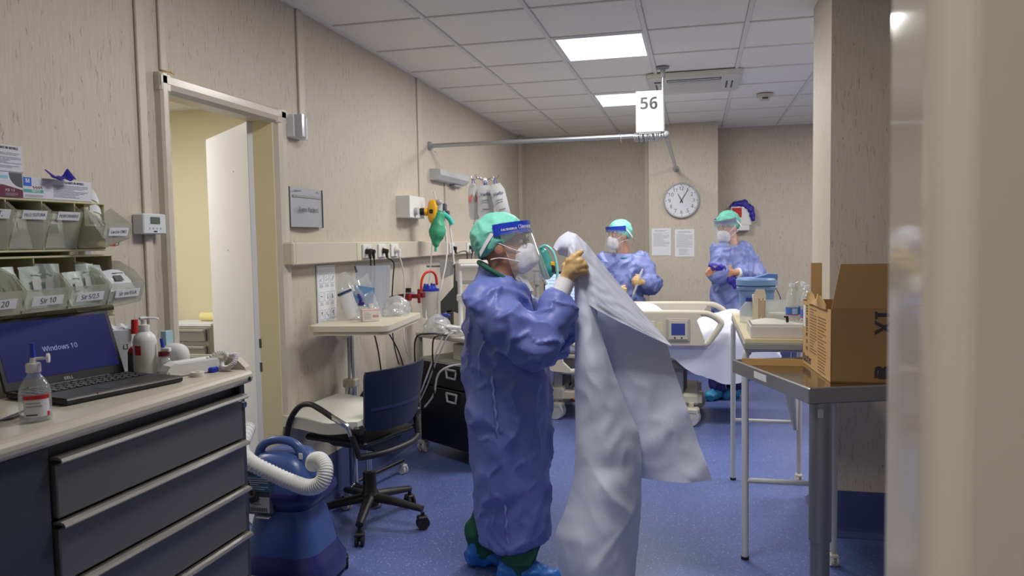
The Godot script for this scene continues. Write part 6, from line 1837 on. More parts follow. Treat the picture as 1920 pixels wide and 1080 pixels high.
func steel_table() -> void:
	var t := thing("steel_table", "stainless steel tray table with a thick leg at right", "table", Vector3(0.373, 0, -2.76), deg_to_rad(20))
	# local x to the right, local -z to the back
	var w := 0.85
	var d := 0.66
	obj("tray_floor", MB.new().span(Vector3(0.004, 0.918, -d + 0.004), Vector3(w - 0.004, 0.932, -0.004)), mat(158, 152, 144, 0.14, 1.0), t)
	var rim := MB.new()
	rim.span(Vector3(0, 0.895, -d), Vector3(0.012, 0.952, 0), 0.004)
	rim.span(Vector3(w - 0.012, 0.895, -d), Vector3(w, 0.952, 0), 0.004)
	rim.span(Vector3(0.004, 0.895, -0.012), Vector3(w - 0.004, 0.952, 0), 0.004)
	rim.span(Vector3(0.004, 0.895, -d), Vector3(w - 0.004, 0.952, -d + 0.012), 0.004)
	obj("rim", rim, M.steel, t)
	obj("label_sticker", MB.new().span(Vector3(-0.0012, 0.912, -0.44), Vector3(0.0, 0.938, -0.33)), M.white, t)
	var lg := MB.new()
	lg.cyl(Vector3(0.065, 0.40, -0.04), Vector3(0.065, 0.90, -0.04), 0.038, 0.038, 28)
	obj("leg_sleeve", lg, mat(150, 150, 150, 0.42, 0.85), t)
	obj("leg_tube", MB.new().cyl(Vector3(0.065, 0.03, -0.04), Vector3(0.065, 0.41, -0.04), 0.033, 0.033, 28), mat(150, 150, 150, 0.42, 0.85), t)
	obj("leg_sticker", MB.new().box(Vector3(0.045, 0.86, -0.004), Vector3(0.02, 0.03, 0.003), 0.001), M.lightgrey, t)
	obj("leg_tube", MB.new().cyl(Vector3(w - 0.07, 0.03, -d + 0.07), Vector3(w - 0.07, 0.90, -d + 0.07), 0.03, 0.03, 20), M.steel, t)
	obj("leg_tube", MB.new().cyl(Vector3(w - 0.07, 0.03, -0.07), Vector3(w - 0.07, 0.90, -0.07), 0.03, 0.03, 20), M.steel, t)
	obj("foot", MB.new().cyl(Vector3(0.065, 0, -0.04), Vector3(0.065, 0.03, -0.04), 0.045, 0.04, 20), M.rubber, t)
	for q in [Vector3(w - 0.07, 0, -d + 0.07), Vector3(w - 0.07, 0, -0.07)]:
		obj("foot", MB.new().cyl(q, q + Vector3(0, 0.03, 0), 0.04, 0.035, 20), M.rubber, t)
	# cardboard box with open flaps
	var y := 0.9325
	var c := thing("cardboard_box", "open brown cardboard box reading Baxter on the steel table", "box", Vector3(0.478, y, -2.985), deg_to_rad(4.5))
	var cd := 0.47
	var cw := 0.34
	var ch := 0.272
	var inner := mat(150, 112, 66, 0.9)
	obj("left_wall", MB.new().span(Vector3(0, 0, -cd), Vector3(0.005, ch - 0.005, 0), 0.0008), M.cardboard, c)
	obj("right_wall", MB.new().span(Vector3(cw - 0.005, 0, -cd), Vector3(cw, ch, 0), 0.0008), M.cardboard, c)
	obj("front_wall", MB.new().span(Vector3(0, 0, -0.005), Vector3(cw, ch, 0.0), 0.0008), mat(152, 119, 76, 0.85), c)  # darker cardboard copy: the shade on the front face is in its colour
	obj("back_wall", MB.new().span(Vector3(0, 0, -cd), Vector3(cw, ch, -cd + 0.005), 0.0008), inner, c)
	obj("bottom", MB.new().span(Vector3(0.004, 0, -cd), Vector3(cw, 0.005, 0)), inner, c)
	var ff := obj("front_flap", MB.new().prism([Vector2(0.002, 0), Vector2(cw, 0), Vector2(cw, 0.165), Vector2(0.04, 0.165)], -0.005, 0.0), mat(146, 113, 70, 0.85), c)  # flap darkened like the front wall, shade put into the brown
	ff.position = Vector3(0, ch + 0.001, 0)
	ff.rotation.x = deg_to_rad(-10)
	var lf := obj("left_flap", MB.new().sheet(14, 4, func(u, v): return Vector3(-0.01 - 0.012 * sin(u * 7.0) * (1.0 - v), 0.035 * (1.0 - v) * (0.4 + absf(sin(u * 9.0))) , -0.05 - 0.30 * u), 0.004), M.cardboard, c)
	lf.position = Vector3(0.006, ch - 0.006, 0)
	var bf := obj("back_flap", MB.new().span(Vector3(0.03, 0, 0), Vector3(0.075, 0.155, 0.005), 0.0008), M.cardboard, c)
	bf.position = Vector3(0.0, ch, -cd)
	# printing on the left face: reads upwards
	var lx := Transform3D(Basis(Vector3(0, 0, 1), Vector3(0, 1, 0), Vector3(-1, 0, 0)), Vector3(-0.0004, 0, 0))
	var face := Node3D.new()
	face.name = "printed_face"
	c.add_child(face)
	face.transform = lx
	letters("Baxter", 0.046, mat(34, 30, 62, 0.8), face, at3(Vector3(-cd + 0.085, 0.030, 0.0)), "Droid Sans", "lettering", 700)
	letters("2 x 5000 ml", 0.036, mat(50, 42, 44, 0.8), face, at3(Vector3(-cd + 0.078, 0.160, 0.0), 0, 0, PI / 2), "Droid Sans", "lettering", 700)
	print_rows(face, -cd + 0.13, -cd + 0.25, 0.065, 0.25, 16, 81, mat(128, 98, 62, 0.85), 0.0004, 0.3)
	print_rows(face, -cd + 0.27, -cd + 0.40, 0.01, 0.23, 18, 82, mat(128, 98, 62, 0.85), 0.0004, 0.3)
	obj("sticker", MB.new().span(Vector3(-cd + 0.012, 0.16, 0), Vector3(-cd + 0.052, 0.25, 0.0008)), M.paper, face)
	letters("XI", 0.09, M.ink, c, at3(Vector3(0.185, ch - 0.05, 0.0), 0, 0, PI / 2), "Droid Sans", "lettering", 700)
	letters("B", 0.09, M.ink, c, at3(Vector3(0.185, 0.04, 0.0), 0, 0, PI / 2), "Droid Sans", "lettering", 700)
	obj("square_mark", MB.new().span(Vector3(0.165, 0.015, 0), Vector3(0.20, 0.05, 0.0006)), M.ink, c)
	# second flattened piece behind
	tag(obj("cardboard_piece", MB.new().span(Vector3(0.185, 0.9325, -3.352), Vector3(0.43, 0.962, -3.348)), M.cardboard), "strip of brown cardboard along the back of the steel tray", "cardboard")

# ---------------------------------------------------------------- people
var head_mesh: ArrayMesh

func make_head() -> ArrayMesh:
	# faces +z, origin between the ears
	if head_mesh == null:
		head_mesh = nets([
			[Vector3(0, 0.032, -0.018), Vector3(0.076, 0.100, 0.096)],
			[Vector3(0, -0.030, 0.022), Vector3(0.064, 0.092, 0.072)],
			[Vector3(-0.028, -0.098, 0.048), Vector3(0.028, -0.098, 0.048), 0.026, 0.026],
			[Vector3(0, -0.108, 0.066), Vector3(0, -0.102, 0.060), 0.018, 0.018],
			[Vector3(0, 0.012, 0.090), Vector3(0, -0.030, 0.108), 0.009, 0.014],
			[Vector3(-0.014, -0.036, 0.098), Vector3(0.014, -0.036, 0.098), 0.009, 0.009],
			[Vector3(-0.042, 0.030, 0.076), Vector3(0.042, 0.030, 0.076), 0.014, 0.014],
			[Vector3(-0.020, -0.068, 0.086), Vector3(0.020, -0.068, 0.086), 0.010, 0.010],
			[Vector3(-0.076, -0.012, -0.008), Vector3(0.010, 0.030, 0.020)],
			[Vector3(0.076, -0.012, -0.008), Vector3(0.010, 0.030, 0.020)],
			[Vector3(0, -0.07, -0.022), Vector3(0, -0.16, -0.035), 0.056, 0.058]], 0.0065, 0.022)
	return head_mesh

func dress_head(t: Node3D, th: Transform3D, cap_m: Material, band_m: Material, band: bool, clearness: float) -> void:
	var wr := func(p: Vector3, _n: Vector3) -> float: return noise2.get_noise_3dv(p * 12.0) * 0.006 + noise2.get_noise_3dv(p * 31.0) * 0.0022
	var capcut := func(p: Vector3) -> float: return (0.004 + 0.44 * p.z - p.y) * 0.9
	var cap := put_mesh("cap", nets([[Vector3(0, 0.052, -0.022), Vector3(0.092, 0.092, 0.112)], [Vector3(0, 0.020, -0.054), Vector3(0.084, 0.084, 0.070)]], 0.0075, 0.03, wr, capcut), cap_m, t)
	cap.transform = th
	for s in [-1.0, 1.0]:
		var e := obj("eye", MB.new().ball(Vector3(s * 0.031, 0.010, 0.080), Vector3(0.013, 0.010, 0.012), 1.0, 14, 8), M.eye, t)
		e.transform = th
		obj("iris", MB.new().ball(Vector3(s * 0.031, 0.010, 0.0895), Vector3(0.006, 0.006, 0.003), 1.0, 12, 6), M.black, e)
		var br := obj("eyebrow", MB.new().tube([Vector3(s * 0.016, 0.032, 0.094), Vector3(s * 0.034, 0.037, 0.090), Vector3(s * 0.050, 0.031, 0.078)], 0.004, 6), M.hair, t)
		br.transform = th
	var mask := put_mesh("mask", nets([[Vector3(0, -0.058, 0.070), Vector3(0.060, 0.058, 0.050)], [Vector3(0, -0.022, 0.112), Vector3(0, -0.080, 0.114), 0.014, 0.022], [Vector3(-0.03, -0.10, 0.07), Vector3(0.03, -0.10, 0.07), 0.022, 0.022]], 0.006, 0.03, func(p, _n): return 0.0025 * sin(p.y * 150.0 + p.x * 30.0) * noise.get_noise_3dv(p * 20.0)), M.mask, t)
	mask.transform = th
	for s in [-1.0, 1.0]:
		var st := MB.new()
		st.tube(curve([Vector3(s * 0.052, -0.040, 0.080), Vector3(s * 0.072, -0.018, 0.040), Vector3(s * 0.086, 0.012, -0.005), Vector3(s * 0.090, 0.030, -0.04)], 5), 0.0028, 6)
		var so := obj("mask_strap", st, M.white, t)
		so.transform = th
		var s2 := MB.new()
		s2.tube(curve([Vector3(s * 0.052, -0.082, 0.074), Vector3(s * 0.068, -0.065, 0.035), Vector3(s * 0.074, -0.05, -0.01), Vector3(s * 0.072, -0.05, -0.05)], 5), 0.0028, 6)
		var so2 := obj("mask_strap", s2, M.white, t)
		so2.transform = th
	var ring := func(a: float, y: float, g: float) -> Vector3:
		return Vector3(sin(a) * (0.092 + g), y, cos(a) * (0.122 + g) - 0.004)
	if band:
		var b := obj("visor_band", MB.new().sheet(30, 2, func(u, v): return ring.call((u - 0.5) * 3.3, 0.088 - 0.048 * v, 0.008), 0.003), band_m, t)
		b.transform = th
		var fo := obj("visor_foam", MB.new().sheet(24, 2, func(u, v): return ring.call((u - 0.5) * 2.6, 0.080 - 0.030 * v, -0.004), -0.010), M.white, t)
		fo.transform = th
	var f := obj("visor", MB.new().sheet(30, 8, func(u, v): return ring.call((u - 0.5) * (3.0 - 0.25 * v), 0.078 - 0.247 * v, 0.005 + 0.020 * v) + Vector3(0, 0, 0.028 * v), 0.0008), clear(226, 232, 240, clearness, 0.04), t)
	f.transform = th
	for s in [-1.0, 1.0]:
		var el := obj("head_strap", MB.new().sheet(8, 1, func(u, v): return Vector3(s * (0.094 + 0.006 * sin(u * PI)), 0.074 - 0.022 * v - 0.085 * u, -0.012 - 0.075 * u), 0.0015 * s), M.white, t)
		el.transform = th

func fold_disp(stretch: Vector3, amp: float, fine: float, seed_: float) -> Callable:
	return func(p: Vector3, _n: Vector3) -> float:
		var q := p * stretch + Vector3(seed_, seed_, seed_)
		q += Vector3(0.6, 0.3, 0.6) * noise.get_noise_3dv(p * 3.0 + Vector3(seed_, 0, 0))
		return amp * (noise2.get_noise_3dv(q) - 0.2) + fine * pow(maxf(0.0, noise2.get_noise_3dv(p * Vector3(5.5, 4.5, 5.5) + Vector3(seed_, 1, 4) + 0.4 * Vector3.ONE * noise.get_noise_3dv(p * 5.0))), 3.0)

func hand_bones(w: Vector3, k: Array, fingers: Array, r := 0.0095) -> Array:
	var out := []
	for q in k:
		out.append([w, q, 0.020, 0.0125])
	for f in fingers:
		for i in f.size() - 1:
			out.append([f[i], f[i + 1], r * (1.05 - 0.08 * i), r * (0.98 - 0.1 * i)])
	return out

func person_materials() -> void:
	M.eye = mat(216, 214, 210, 0.3)
	M.hair = mat(48, 36, 30, 0.7)
	M.mask = mat(216, 216, 224, 0.8)
	M.gown = mat(98, 112, 182, 0.5)
	M.gown.rim_enabled = true
	M.gown.rim = 0.25
	M.gown2 = mat(118, 131, 188, 0.5)
	M.capgreen = mat(116, 200, 180, 0.6)
	M.glove = mat(206, 172, 116, 0.5)
	M.skin = mat(176, 126, 98, 0.5)
	M.cuff = mat(222, 222, 222, 0.85)
	M.scrub = mat(24, 84, 66, 0.8)
	M.shoecover = mat(34, 110, 196, 0.45)

func woman() -> void:
	person_materials()
	var t := thing("person", "nurse in blue gown, green cap and visor lifting a grey sheet", "person", Vector3(-0.838, 0, -3.2), deg_to_rad(13.62))
	var th := at3(Vector3(0.030, 1.452, 0.0), deg_to_rad(78), deg_to_rad(-9), deg_to_rad(-2))
	th = th.scaled_local(Vector3.ONE * 1.02)
	var sh := Vector3(-0.045, 1.215, 0.165)
	var el := Vector3(0.165, 1.045, 0.215)
	var wr := Vector3(0.283, 1.300, 0.140)
	var sh2 := Vector3(0.02, 1.215, -0.165)
	var el2 := Vector3(0.235, 1.005, -0.20)
	var wr2 := Vector3(0.335, 1.10, -0.04)
	var foot := [Vector3(-0.075, 0.0, -0.10), Vector3(0.075, 0.0, 0.10)]
	var bones := [[Vector3(0.015, 1.33, 0), Vector3(0.0, 1.25, 0), 0.055, 0.07], [Vector3(0, 1.20, 0), Vector3(0.02, 0.9, 0), 0.085, 0.10], [Vector3(0.02, 0.9, 0), Vector3(0.03, 0.78, 0), 0.10, 0.10],
		[sh, el, 0.05, 0.042], [el, wr, 0.042, 0.028], [sh2, el2, 0.05, 0.042], [el2, wr2, 0.042, 0.028], [Vector3(0, 1.22, 0), sh, 0.07, 0.055], [Vector3(0, 1.22, 0), sh2, 0.07, 0.055]]
	for s in 2:
		var z := -0.09 if s == 0 else 0.09
		bones.append([Vector3(0.03, 0.78, z * 0.75), Vector3(lerpf(0.04, foot[s].x, 0.4), 0.45, z * 0.8), 0.07, 0.055])
		bones.append([Vector3(lerpf(0.04, foot[s].x, 0.4), 0.45, z * 0.8), foot[s] + Vector3(-0.02, 0.10, 0), 0.058, 0.038])
		bones.append([foot[s] + Vector3(-0.02, 0.06, 0), foot[s] + Vector3(0.12, 0.045, 0.03), 0.036, 0.03])
	var st := SurfaceTool.new()
	st.begin(Mesh.PRIMITIVE_TRIANGLES)
	st.append_from(nets(bones, 0.015, 0.04), 0, Transform3D.IDENTITY)
	st.append_from(make_head(), 0, th)
	put_mesh("body", st.commit(), M.skin, t)
	dress_head(t, th, M.capgreen, M.blue, true, 0.06)
	# writing on the visor band, on the side towards the camera
	var word := func(s: String, size: float, a: float, y: float, bold: int) -> void:
		var o := letters(s, size, M.white, t, Transform3D.IDENTITY, "Droid Sans", "lettering", bold)
		var p := Vector3(sin(a) * 0.100, y, cos(a) * 0.130 - 0.004)
		var n := Vector3(sin(a) / 0.100, 0, cos(a) / 0.130).normalized()
		o.transform = th * Transform3D(Basis(Vector3.UP.cross(n), Vector3.UP, n), p + n * 0.0008)
	word.call("FACE", 0.012, -1.28, 0.060, 700)
	word.call("SHIELD", 0.012, -1.02, 0.060, 700)
	word.call("Clienex", 0.021, -0.52, 0.064, 400)
	word.call("----------", 0.008, -0.95, 0.046, 400)
	# glasses
	var gf := MB.new()
	for s in [-1.0, 1.0]:
		var pts := []
		for k in 15:
			var a := TAU * k / 14
			pts.append(Vector3(s * 0.033 + cos(a) * 0.023, 0.006 + sin(a) * 0.018, 0.104 - 0.006 * absf(cos(a))))
		gf.tube(pts, 0.0016, 6)
		gf.tube([Vector3(s * 0.056, 0.012, 0.098), Vector3(s * 0.074, 0.012, 0.04), Vector3(s * 0.080, 0.008, -0.01)], 0.0018, 6)
	gf.tube([Vector3(-0.011, 0.012, 0.105), Vector3(0.011, 0.012, 0.105)], 0.0016, 6)
	var go := obj("glasses", gf, M.black, t)
	go.transform = th
	# gown
	var tab := [[1.40, -0.005, 0.0, 0.074, 0.078], [1.345, 0.0, 0.0, 0.086, 0.098], [1.30, 0.006, 0.0, 0.105, 0.14], [1.24, 0.005, 0.0, 0.125, 0.178], [1.13, 0.008, 0.0, 0.150, 0.195], [1.00, 0.018, 0.0, 0.176, 0.200], [0.88, 0.030, 0.0, 0.190, 0.205], [0.74, 0.035, 0.0, 0.190, 0.208], [0.55, 0.046, 0.0, 0.175, 0.205], [0.30, 0.052, 0.0, 0.163, 0.200], [0.18, 0.055, 0.0, 0.152, 0.190], [0.155, 0.055, 0.0, 0.148, 0.188]]
	var sleeve := [[sh + Vector3(0.0, 0.005, -0.02), sh.lerp(el, 0.5) + Vector3(-0.005, -0.005, 0.015), 0.092, 0.092], [sh.lerp(el, 0.5) + Vector3(-0.005, -0.005, 0.015), el + Vector3(-0.02, 0.005, 0.01), 0.092, 0.088], [el + Vector3(-0.015, 0.0, 0.01), el.lerp(wr, 0.55) + Vector3(0.008, -0.01, 0), 0.086, 0.070], [el.lerp(wr, 0.55) + Vector3(0.008, -0.01, 0), el.lerp(wr, 0.71), 0.070, 0.056],
		[sh2, el2, 0.092, 0.082], [el2, el2.lerp(wr2, 0.85), 0.076, 0.05]]
	var hem := func(p: Vector3) -> float: return maxf((p.y - (1.372 - 0.60 * (p.x + 0.06))) if p.x < 0.135 and absf(p.z) < 0.15 else -1.0, (0.165 + 0.045 * maxf(0.0, -p.x * 4.0) + 0.03 * maxf(0.0, (p.x - 0.10) * 9.0) + 0.012 * sin(p.x * 18.0)) - p.y)
	var big := fold_disp(Vector3(3.0, 0.9, 3.0), 0.015, 0.006, 2.0)
	var arm := fold_disp(Vector3(3.0, 6.2, 2.4), 0.015, 0.013, 5.0)
	var disp := func(p: Vector3, n: Vector3) -> float:
		var k := clampf((p.y - 0.86) / 0.14, 0.0, 1.0)
		return lerpf(big.call(p, n), arm.call(p, n), k)
	put_mesh("gown", nets([[tab]] + sleeve, 0.0095, 0.035, disp, hem), M.gown, t)
	# side seam with its puckers, collar, sleeve seam
	var seam := []
	for k in 40:
		var y := 0.20 + 0.72 * k / 39.0
		var cx := lerp_table(tab, y, 1)
		var rz := lerp_table(tab, y, 4)
		seam.append(Vector3(cx - 0.055 + 0.028 * (1.0 - (y - 0.2) / 0.72) + 0.003 * sin(k * 2.3), y, rz * 0.972 + 0.004 * sin(k * 1.7)))
	obj("side_seam", MB.new().tube(seam, 0.0060, 6), mat(120, 136, 198, 0.45), t)
	var col := []
	for k in 25:
		var a := TAU * k / 24
		col.append(Vector3(0.010 + cos(a) * 0.090, 1.372 - 0.60 * (0.070 + cos(a) * 0.090), sin(a) * 0.100))
	obj("collar", MB.new().tube(col, [0.011, 0.011, 0.011, 0.011, 0.011, 0.011, 0.011, 0.011, 0.011, 0.011, 0.011, 0.011, 0.011, 0.011, 0.011, 0.011, 0.011, 0.011, 0.011, 0.011, 0.011, 0.011, 0.011, 0.011, 0.011], 8), M.scrub, t)
	obj("neck_tape", MB.new().sheet(4, 6, func(u, v): return Vector3(0.085 + 0.025 * u + 0.045 * v, 1.335 - 0.075 * v, 0.055 - 0.012 * u), 0.002), M.white, t)
	# cuffs and gloves
	var cu := MB.new()
	var cup := []
	var cur := []
	for k in 17:
		var a: Vector3 = el.lerp(wr, 0.78 + 0.0155 * k)
		cup.append(a)
		cur.append(0.0385 if k % 2 else 0.0400)
	obj("cuff", cu.tube(cup, cur, 24), M.cuff, t)
	obj("cuff", MB.new().cyl(el2.lerp(wr2, 0.8), el2.lerp(wr2, 1.0), 0.04, 0.036, 18), M.cuff, t)
	var w := wr + Vector3(0.004, 0.012, 0.0)
	var k1 := Vector3(0.297, 1.388, 0.165)
	var k2 := Vector3(0.320, 1.384, 0.172)
	var k3 := Vector3(0.336, 1.368, 0.172)
	var k4 := Vector3(0.344, 1.346, 0.166)
	var hb := hand_bones(w, [k1, k2, k3, k4], [
		[k1, Vector3(0.318, 1.404, 0.168), Vector3(0.335, 1.415, 0.165), Vector3(0.350, 1.424, 0.158)],
		[k2, Vector3(0.344, 1.388, 0.172), Vector3(0.357, 1.380, 0.152), Vector3(0.350, 1.376, 0.132)],
		[k3, Vector3(0.357, 1.370, 0.170), Vector3(0.366, 1.360, 0.150), Vector3(0.356, 1.356, 0.130)],
		[k4, Vector3(0.360, 1.346, 0.164), Vector3(0.366, 1.337, 0.146), Vector3(0.356, 1.335, 0.128)],
		[w.lerp(k1, 0.35) + Vector3(-0.008, 0, -0.02), Vector3(0.283, 1.366, 0.125), Vector3(0.300, 1.392, 0.112), Vector3(0.318, 1.405, 0.110)]], 0.0118)
	hb.append([w + Vector3(-0.012, -0.035, 0), w, 0.030, 0.028])
	hb.append([w, (k1 + k4) / 2.0 + Vector3(-0.008, -0.015, -0.008), 0.028, 0.030])
	put_mesh("glove", nets(hb, 0.0042, 0.011, func(p, _n): return noise2.get_noise_3dv(p * 30.0) * 0.0012), M.glove, t)
	var w2 := wr2 + Vector3(0.01, 0.01, 0)
	var hb2 := hand_bones(w2, [w2 + Vector3(0.02, 0.06, 0.03), w2 + Vector3(0.035, 0.055, 0.015), w2 + Vector3(0.045, 0.045, 0.0), w2 + Vector3(0.05, 0.03, -0.015)], [
		[w2 + Vector3(0.02, 0.06, 0.03), w2 + Vector3(0.04, 0.085, 0.03), w2 + Vector3(0.06, 0.08, 0.03)], [w2 + Vector3(0.035, 0.055, 0.015), w2 + Vector3(0.06, 0.075, 0.015), w2 + Vector3(0.075, 0.06, 0.015)], [w2 + Vector3(0.045, 0.045, 0), w2 + Vector3(0.07, 0.055, 0), w2 + Vector3(0.08, 0.04, 0)], [w2 + Vector3(0.05, 0.03, -0.015), w2 + Vector3(0.07, 0.035, -0.015), w2 + Vector3(0.078, 0.02, -0.012)], [w2 + Vector3(0.0, 0.02, 0.02), w2 + Vector3(0.01, 0.05, 0.045), w2 + Vector3(0.03, 0.07, 0.05)]], 0.011)
	put_mesh("glove", nets(hb2, 0.006, 0.012), mat(48, 40, 130, 0.45), t)
	# trousers and shoe covers
	for s in 2:
		var z := -0.09 if s == 0 else 0.10
		var fo: Vector3 = foot[s]
		var tr := nets([[Vector3(lerpf(0.04, fo.x, 0.7), 0.27, z * 0.9), fo + Vector3(-0.005, 0.16, 0), 0.062, 0.074], [fo + Vector3(-0.005, 0.16, 0), fo + Vector3(0.005, 0.095, 0), 0.078, 0.066]], 0.011, 0.03, fold_disp(Vector3(9, 7, 9), 0.016, 0.002, 3.0 + s))
		put_mesh("trouser_leg", tr, M.scrub, t)
		var sc := nets([[fo + Vector3(-0.05, 0.045, 0), fo + Vector3(0.05, 0.05, 0.01), 0.046, 0.048], [fo + Vector3(0.05, 0.045, 0.01), fo + Vector3(0.14, 0.036, 0.03), 0.046, 0.036], [fo + Vector3(-0.035, 0.06, 0), fo + Vector3(-0.025, 0.10, 0), 0.05, 0.056]], 0.009, 0.03, fold_disp(Vector3(13, 13, 13), 0.008, 0.002, 8.0 + s), func(p): return 0.003 - p.y)
		put_mesh("shoe_cover", sc, M.shoecover, t)

func rows_at(tab: Array, v: float, col: int) -> float:
	var y: float = lerpf(tab[0][0], tab[-1][0], v)
	for i in tab.size() - 1:
		if y >= tab[i + 1][0]:
			return lerpf(tab[i + 1][col], tab[i][col], (y - tab[i + 1][0]) / (tab[i][0] - tab[i + 1][0]))
	return tab[-1][col]

func held_sheet() -> void:
	# one big sheet gathered in the nurse's raised hand: front fall, rear fall and the turned-over top
	var A := [[1.431, 0.303, 0.340], [1.361, 0.320, 0.358], [1.269, 0.322, 0.381], [1.176, 0.322, 0.411], [1.037, 0.320, 0.446], [0.897, 0.316, 0.490], [0.758, 0.318, 0.543], [0.665, 0.317, 0.586], [0.573, 0.314, 0.598], [0.480, 0.308, 0.598], [0.364, 0.279, 0.596], [0.236, 0.224, 0.586], [0.150, 0.226, 0.582], [0.062, 0.244, 0.570], [0.012, 0.262, 0.562]]
	var B := [[1.431, 0.326, 0.381], [1.361, 0.346, 0.455], [1.222, 0.358, 0.575], [1.129, 0.381, 0.654], [1.030, 0.404, 0.725], [0.921, 0.427, 0.748], [0.758, 0.450, 0.795], [0.596, 0.497, 0.845], [0.503, 0.543, 0.875], [0.450, 0.585, 0.896]]
	var fa := func(u: float, v: float) -> Vector3:
		var y: float = lerpf(A[0][0], A[-1][0], v)
		var l := rows_at(A, v, 1)
		var r := rows_at(A, v, 2)
		var z := 0.105 + 0.07 * v + 0.085 * (1.0 - pow(2.0 * u - 1.0, 2)) * minf(1.0, v * 3.0) - 0.05 * pow(u, 3) * v
		z += 0.030 * sin(u * 5.0 + 1.5 - v * 3.0) * v * exp(-pow((v - 0.85) / 0.3, 2)) + 0.011 * (noise2.get_noise_3d(lerpf(l, r, u) * 3.6 + y * 1.4, y * 1.6, 1.0) - 0.2) * minf(1.0, v * 2.0) + 0.005 * noise2.get_noise_3d(lerpf(l, r, u) * 9.0, y * 7.0, 3.0)
		var tuck := 0.018 * maxf(0.0, 1.0 - absf(v - 0.63) / 0.05) * sin(u * PI)
		var c1 := (y - (0.44 - 0.30 * (u - 0.5))) / 0.035      # slanting creases across the fall
		var c2 := (y - (0.20 + 0.45 * (u - 0.55))) / 0.03
		z += 0.022 * exp(-absf(c1)) * smoothstep(0.1, 0.5, u) + 0.018 * exp(-absf(c2)) * smoothstep(0.2, 0.5, u) * smoothstep(1.0, 0.8, u)
		return Vector3(lerpf(l, r, u), y, z - tuck)
	var fb := func(u: float, v: float) -> Vector3:
		var y: float = lerpf(B[0][0], B[-1][0], v)
		var l := rows_at(B, v, 1) - 0.05 * v
		var r := rows_at(B, v, 2)
		y -= 0.03 * (1.0 - u) * smoothstep(0.8, 1.0, v)
		var z := 0.01 + 0.12 * v * u - 0.06 * smoothstep(0.05, 0.2, v) * (1.0 - smoothstep(0.35, 0.6, v)) + 0.05 * pow(sin(PI * clampf(u, 0, 1)), 1.0) * v * 0.8 - 0.07 * pow(1.0 - u, 2) * v
		z += 0.014 * (noise2.get_noise_3d(lerpf(l, r, u) * 3.2 - y * 1.6, y * 1.8, 9.0) - 0.2) * v + 0.005 * noise2.get_noise_3d(lerpf(l, r, u) * 8.0, y * 8.0, 13.0)
		return Vector3(lerpf(l, r, u), y, z)
	var T := [Vector2(0.303, 1.510), Vector2(0.335, 1.498), Vector2(0.381, 1.454), Vector2(0.446, 1.371), Vector2(0.531, 1.269), Vector2(0.624, 1.157), Vector2(0.728, 1.034)]
	var D := [Vector2(0.290, 1.370), Vector2(0.318, 1.300), Vector2(0.345, 1.230), Vector2(0.408, 1.185), Vector2(0.497, 1.136), Vector2(0.612, 1.078), Vector2(0.721, 1.025)]
	var pick := func(a: Array, u: float) -> Vector2:
		var k := u * (a.size() - 1)
		var i := mini(int(k), a.size() - 2)
		return a[i].lerp(a[i + 1], k - i)
	var fc := func(u: float, v: float) -> Vector3:
		var p: Vector2 = pick.call(T, u).lerp(pick.call(D, u), v)
		var z := 0.085 + 0.045 * sin(PI * v) * (1.0 - 0.5 * u) + (0.015 + 0.085 * smoothstep(0.2, 0.5, u) * (1.0 - 0.55 * u)) * v - 0.085 * u * u * (1.0 - v)
		z += 0.022 * sin(v * 3.0 + u * 6.0) * (1.0 - u) * smoothstep(0.0, 0.15, u) + 0.005 * noise2.get_noise_3d(u * 5.0, v * 5.0, 21.0)
		return Vector3(p.x, p.y, z)
	var fd := func(u: float, v: float) -> Vector3:
		var a := Vector2(0.303, 1.510).lerp(Vector2(0.240, 1.443), u) + Vector2(-0.008, 0.006) * sin(PI * u)
		var b := Vector2(0.322, 1.395).lerp(Vector2(0.262, 1.415), u)
		var p := a.lerp(b, v)
		return Vector3(p.x, p.y, 0.085 + 0.05 * sin(PI * v) * (1.0 - 0.3 * u) - 0.02 * u + 0.014 * sin(u * 6.0) * v)
	var b := MB.new()
	b.sheet(44, 90, fa, 0.0022)
	b.sheet(44, 70, fb, 0.0022)
	b.sheet(60, 24, fc, 0.0022)
	b.sheet(16, 14, fd, 0.0022)
	var m := mat(220, 225, 243, 0.8)
	var im := Image.create(64, 64, false, Image.FORMAT_RGB8)
	for i in 64:
		for j in 64:
			var q := 0.5 + 0.5 * sin((i + j) * TAU / 16.0) * sin((i - j) * TAU / 16.0)
			im.set_pixel(i, j, Color(q, q, q))
	var bumps := im.duplicate()
	bumps.bump_map_to_normal_map(2.0)
	m.normal_enabled = true
	m.normal_texture = ImageTexture.create_from_image(bumps)
	m.normal_scale = 0.6
	m.uv1_triplanar = true
	m.uv1_scale = Vector3.ONE * 55.0
	m.backlight_enabled = true
	m.backlight = Color(0.42, 0.42, 0.45)
	var o := obj("surgical_sheet", b, m)
	o.position = Vector3(-0.838, 0, -3.2)
	o.rotation.y = deg_to_rad(13.62)
	tag(o, "large grey surgical sheet hanging in folds from the nurse's gloved hand", "sheet")

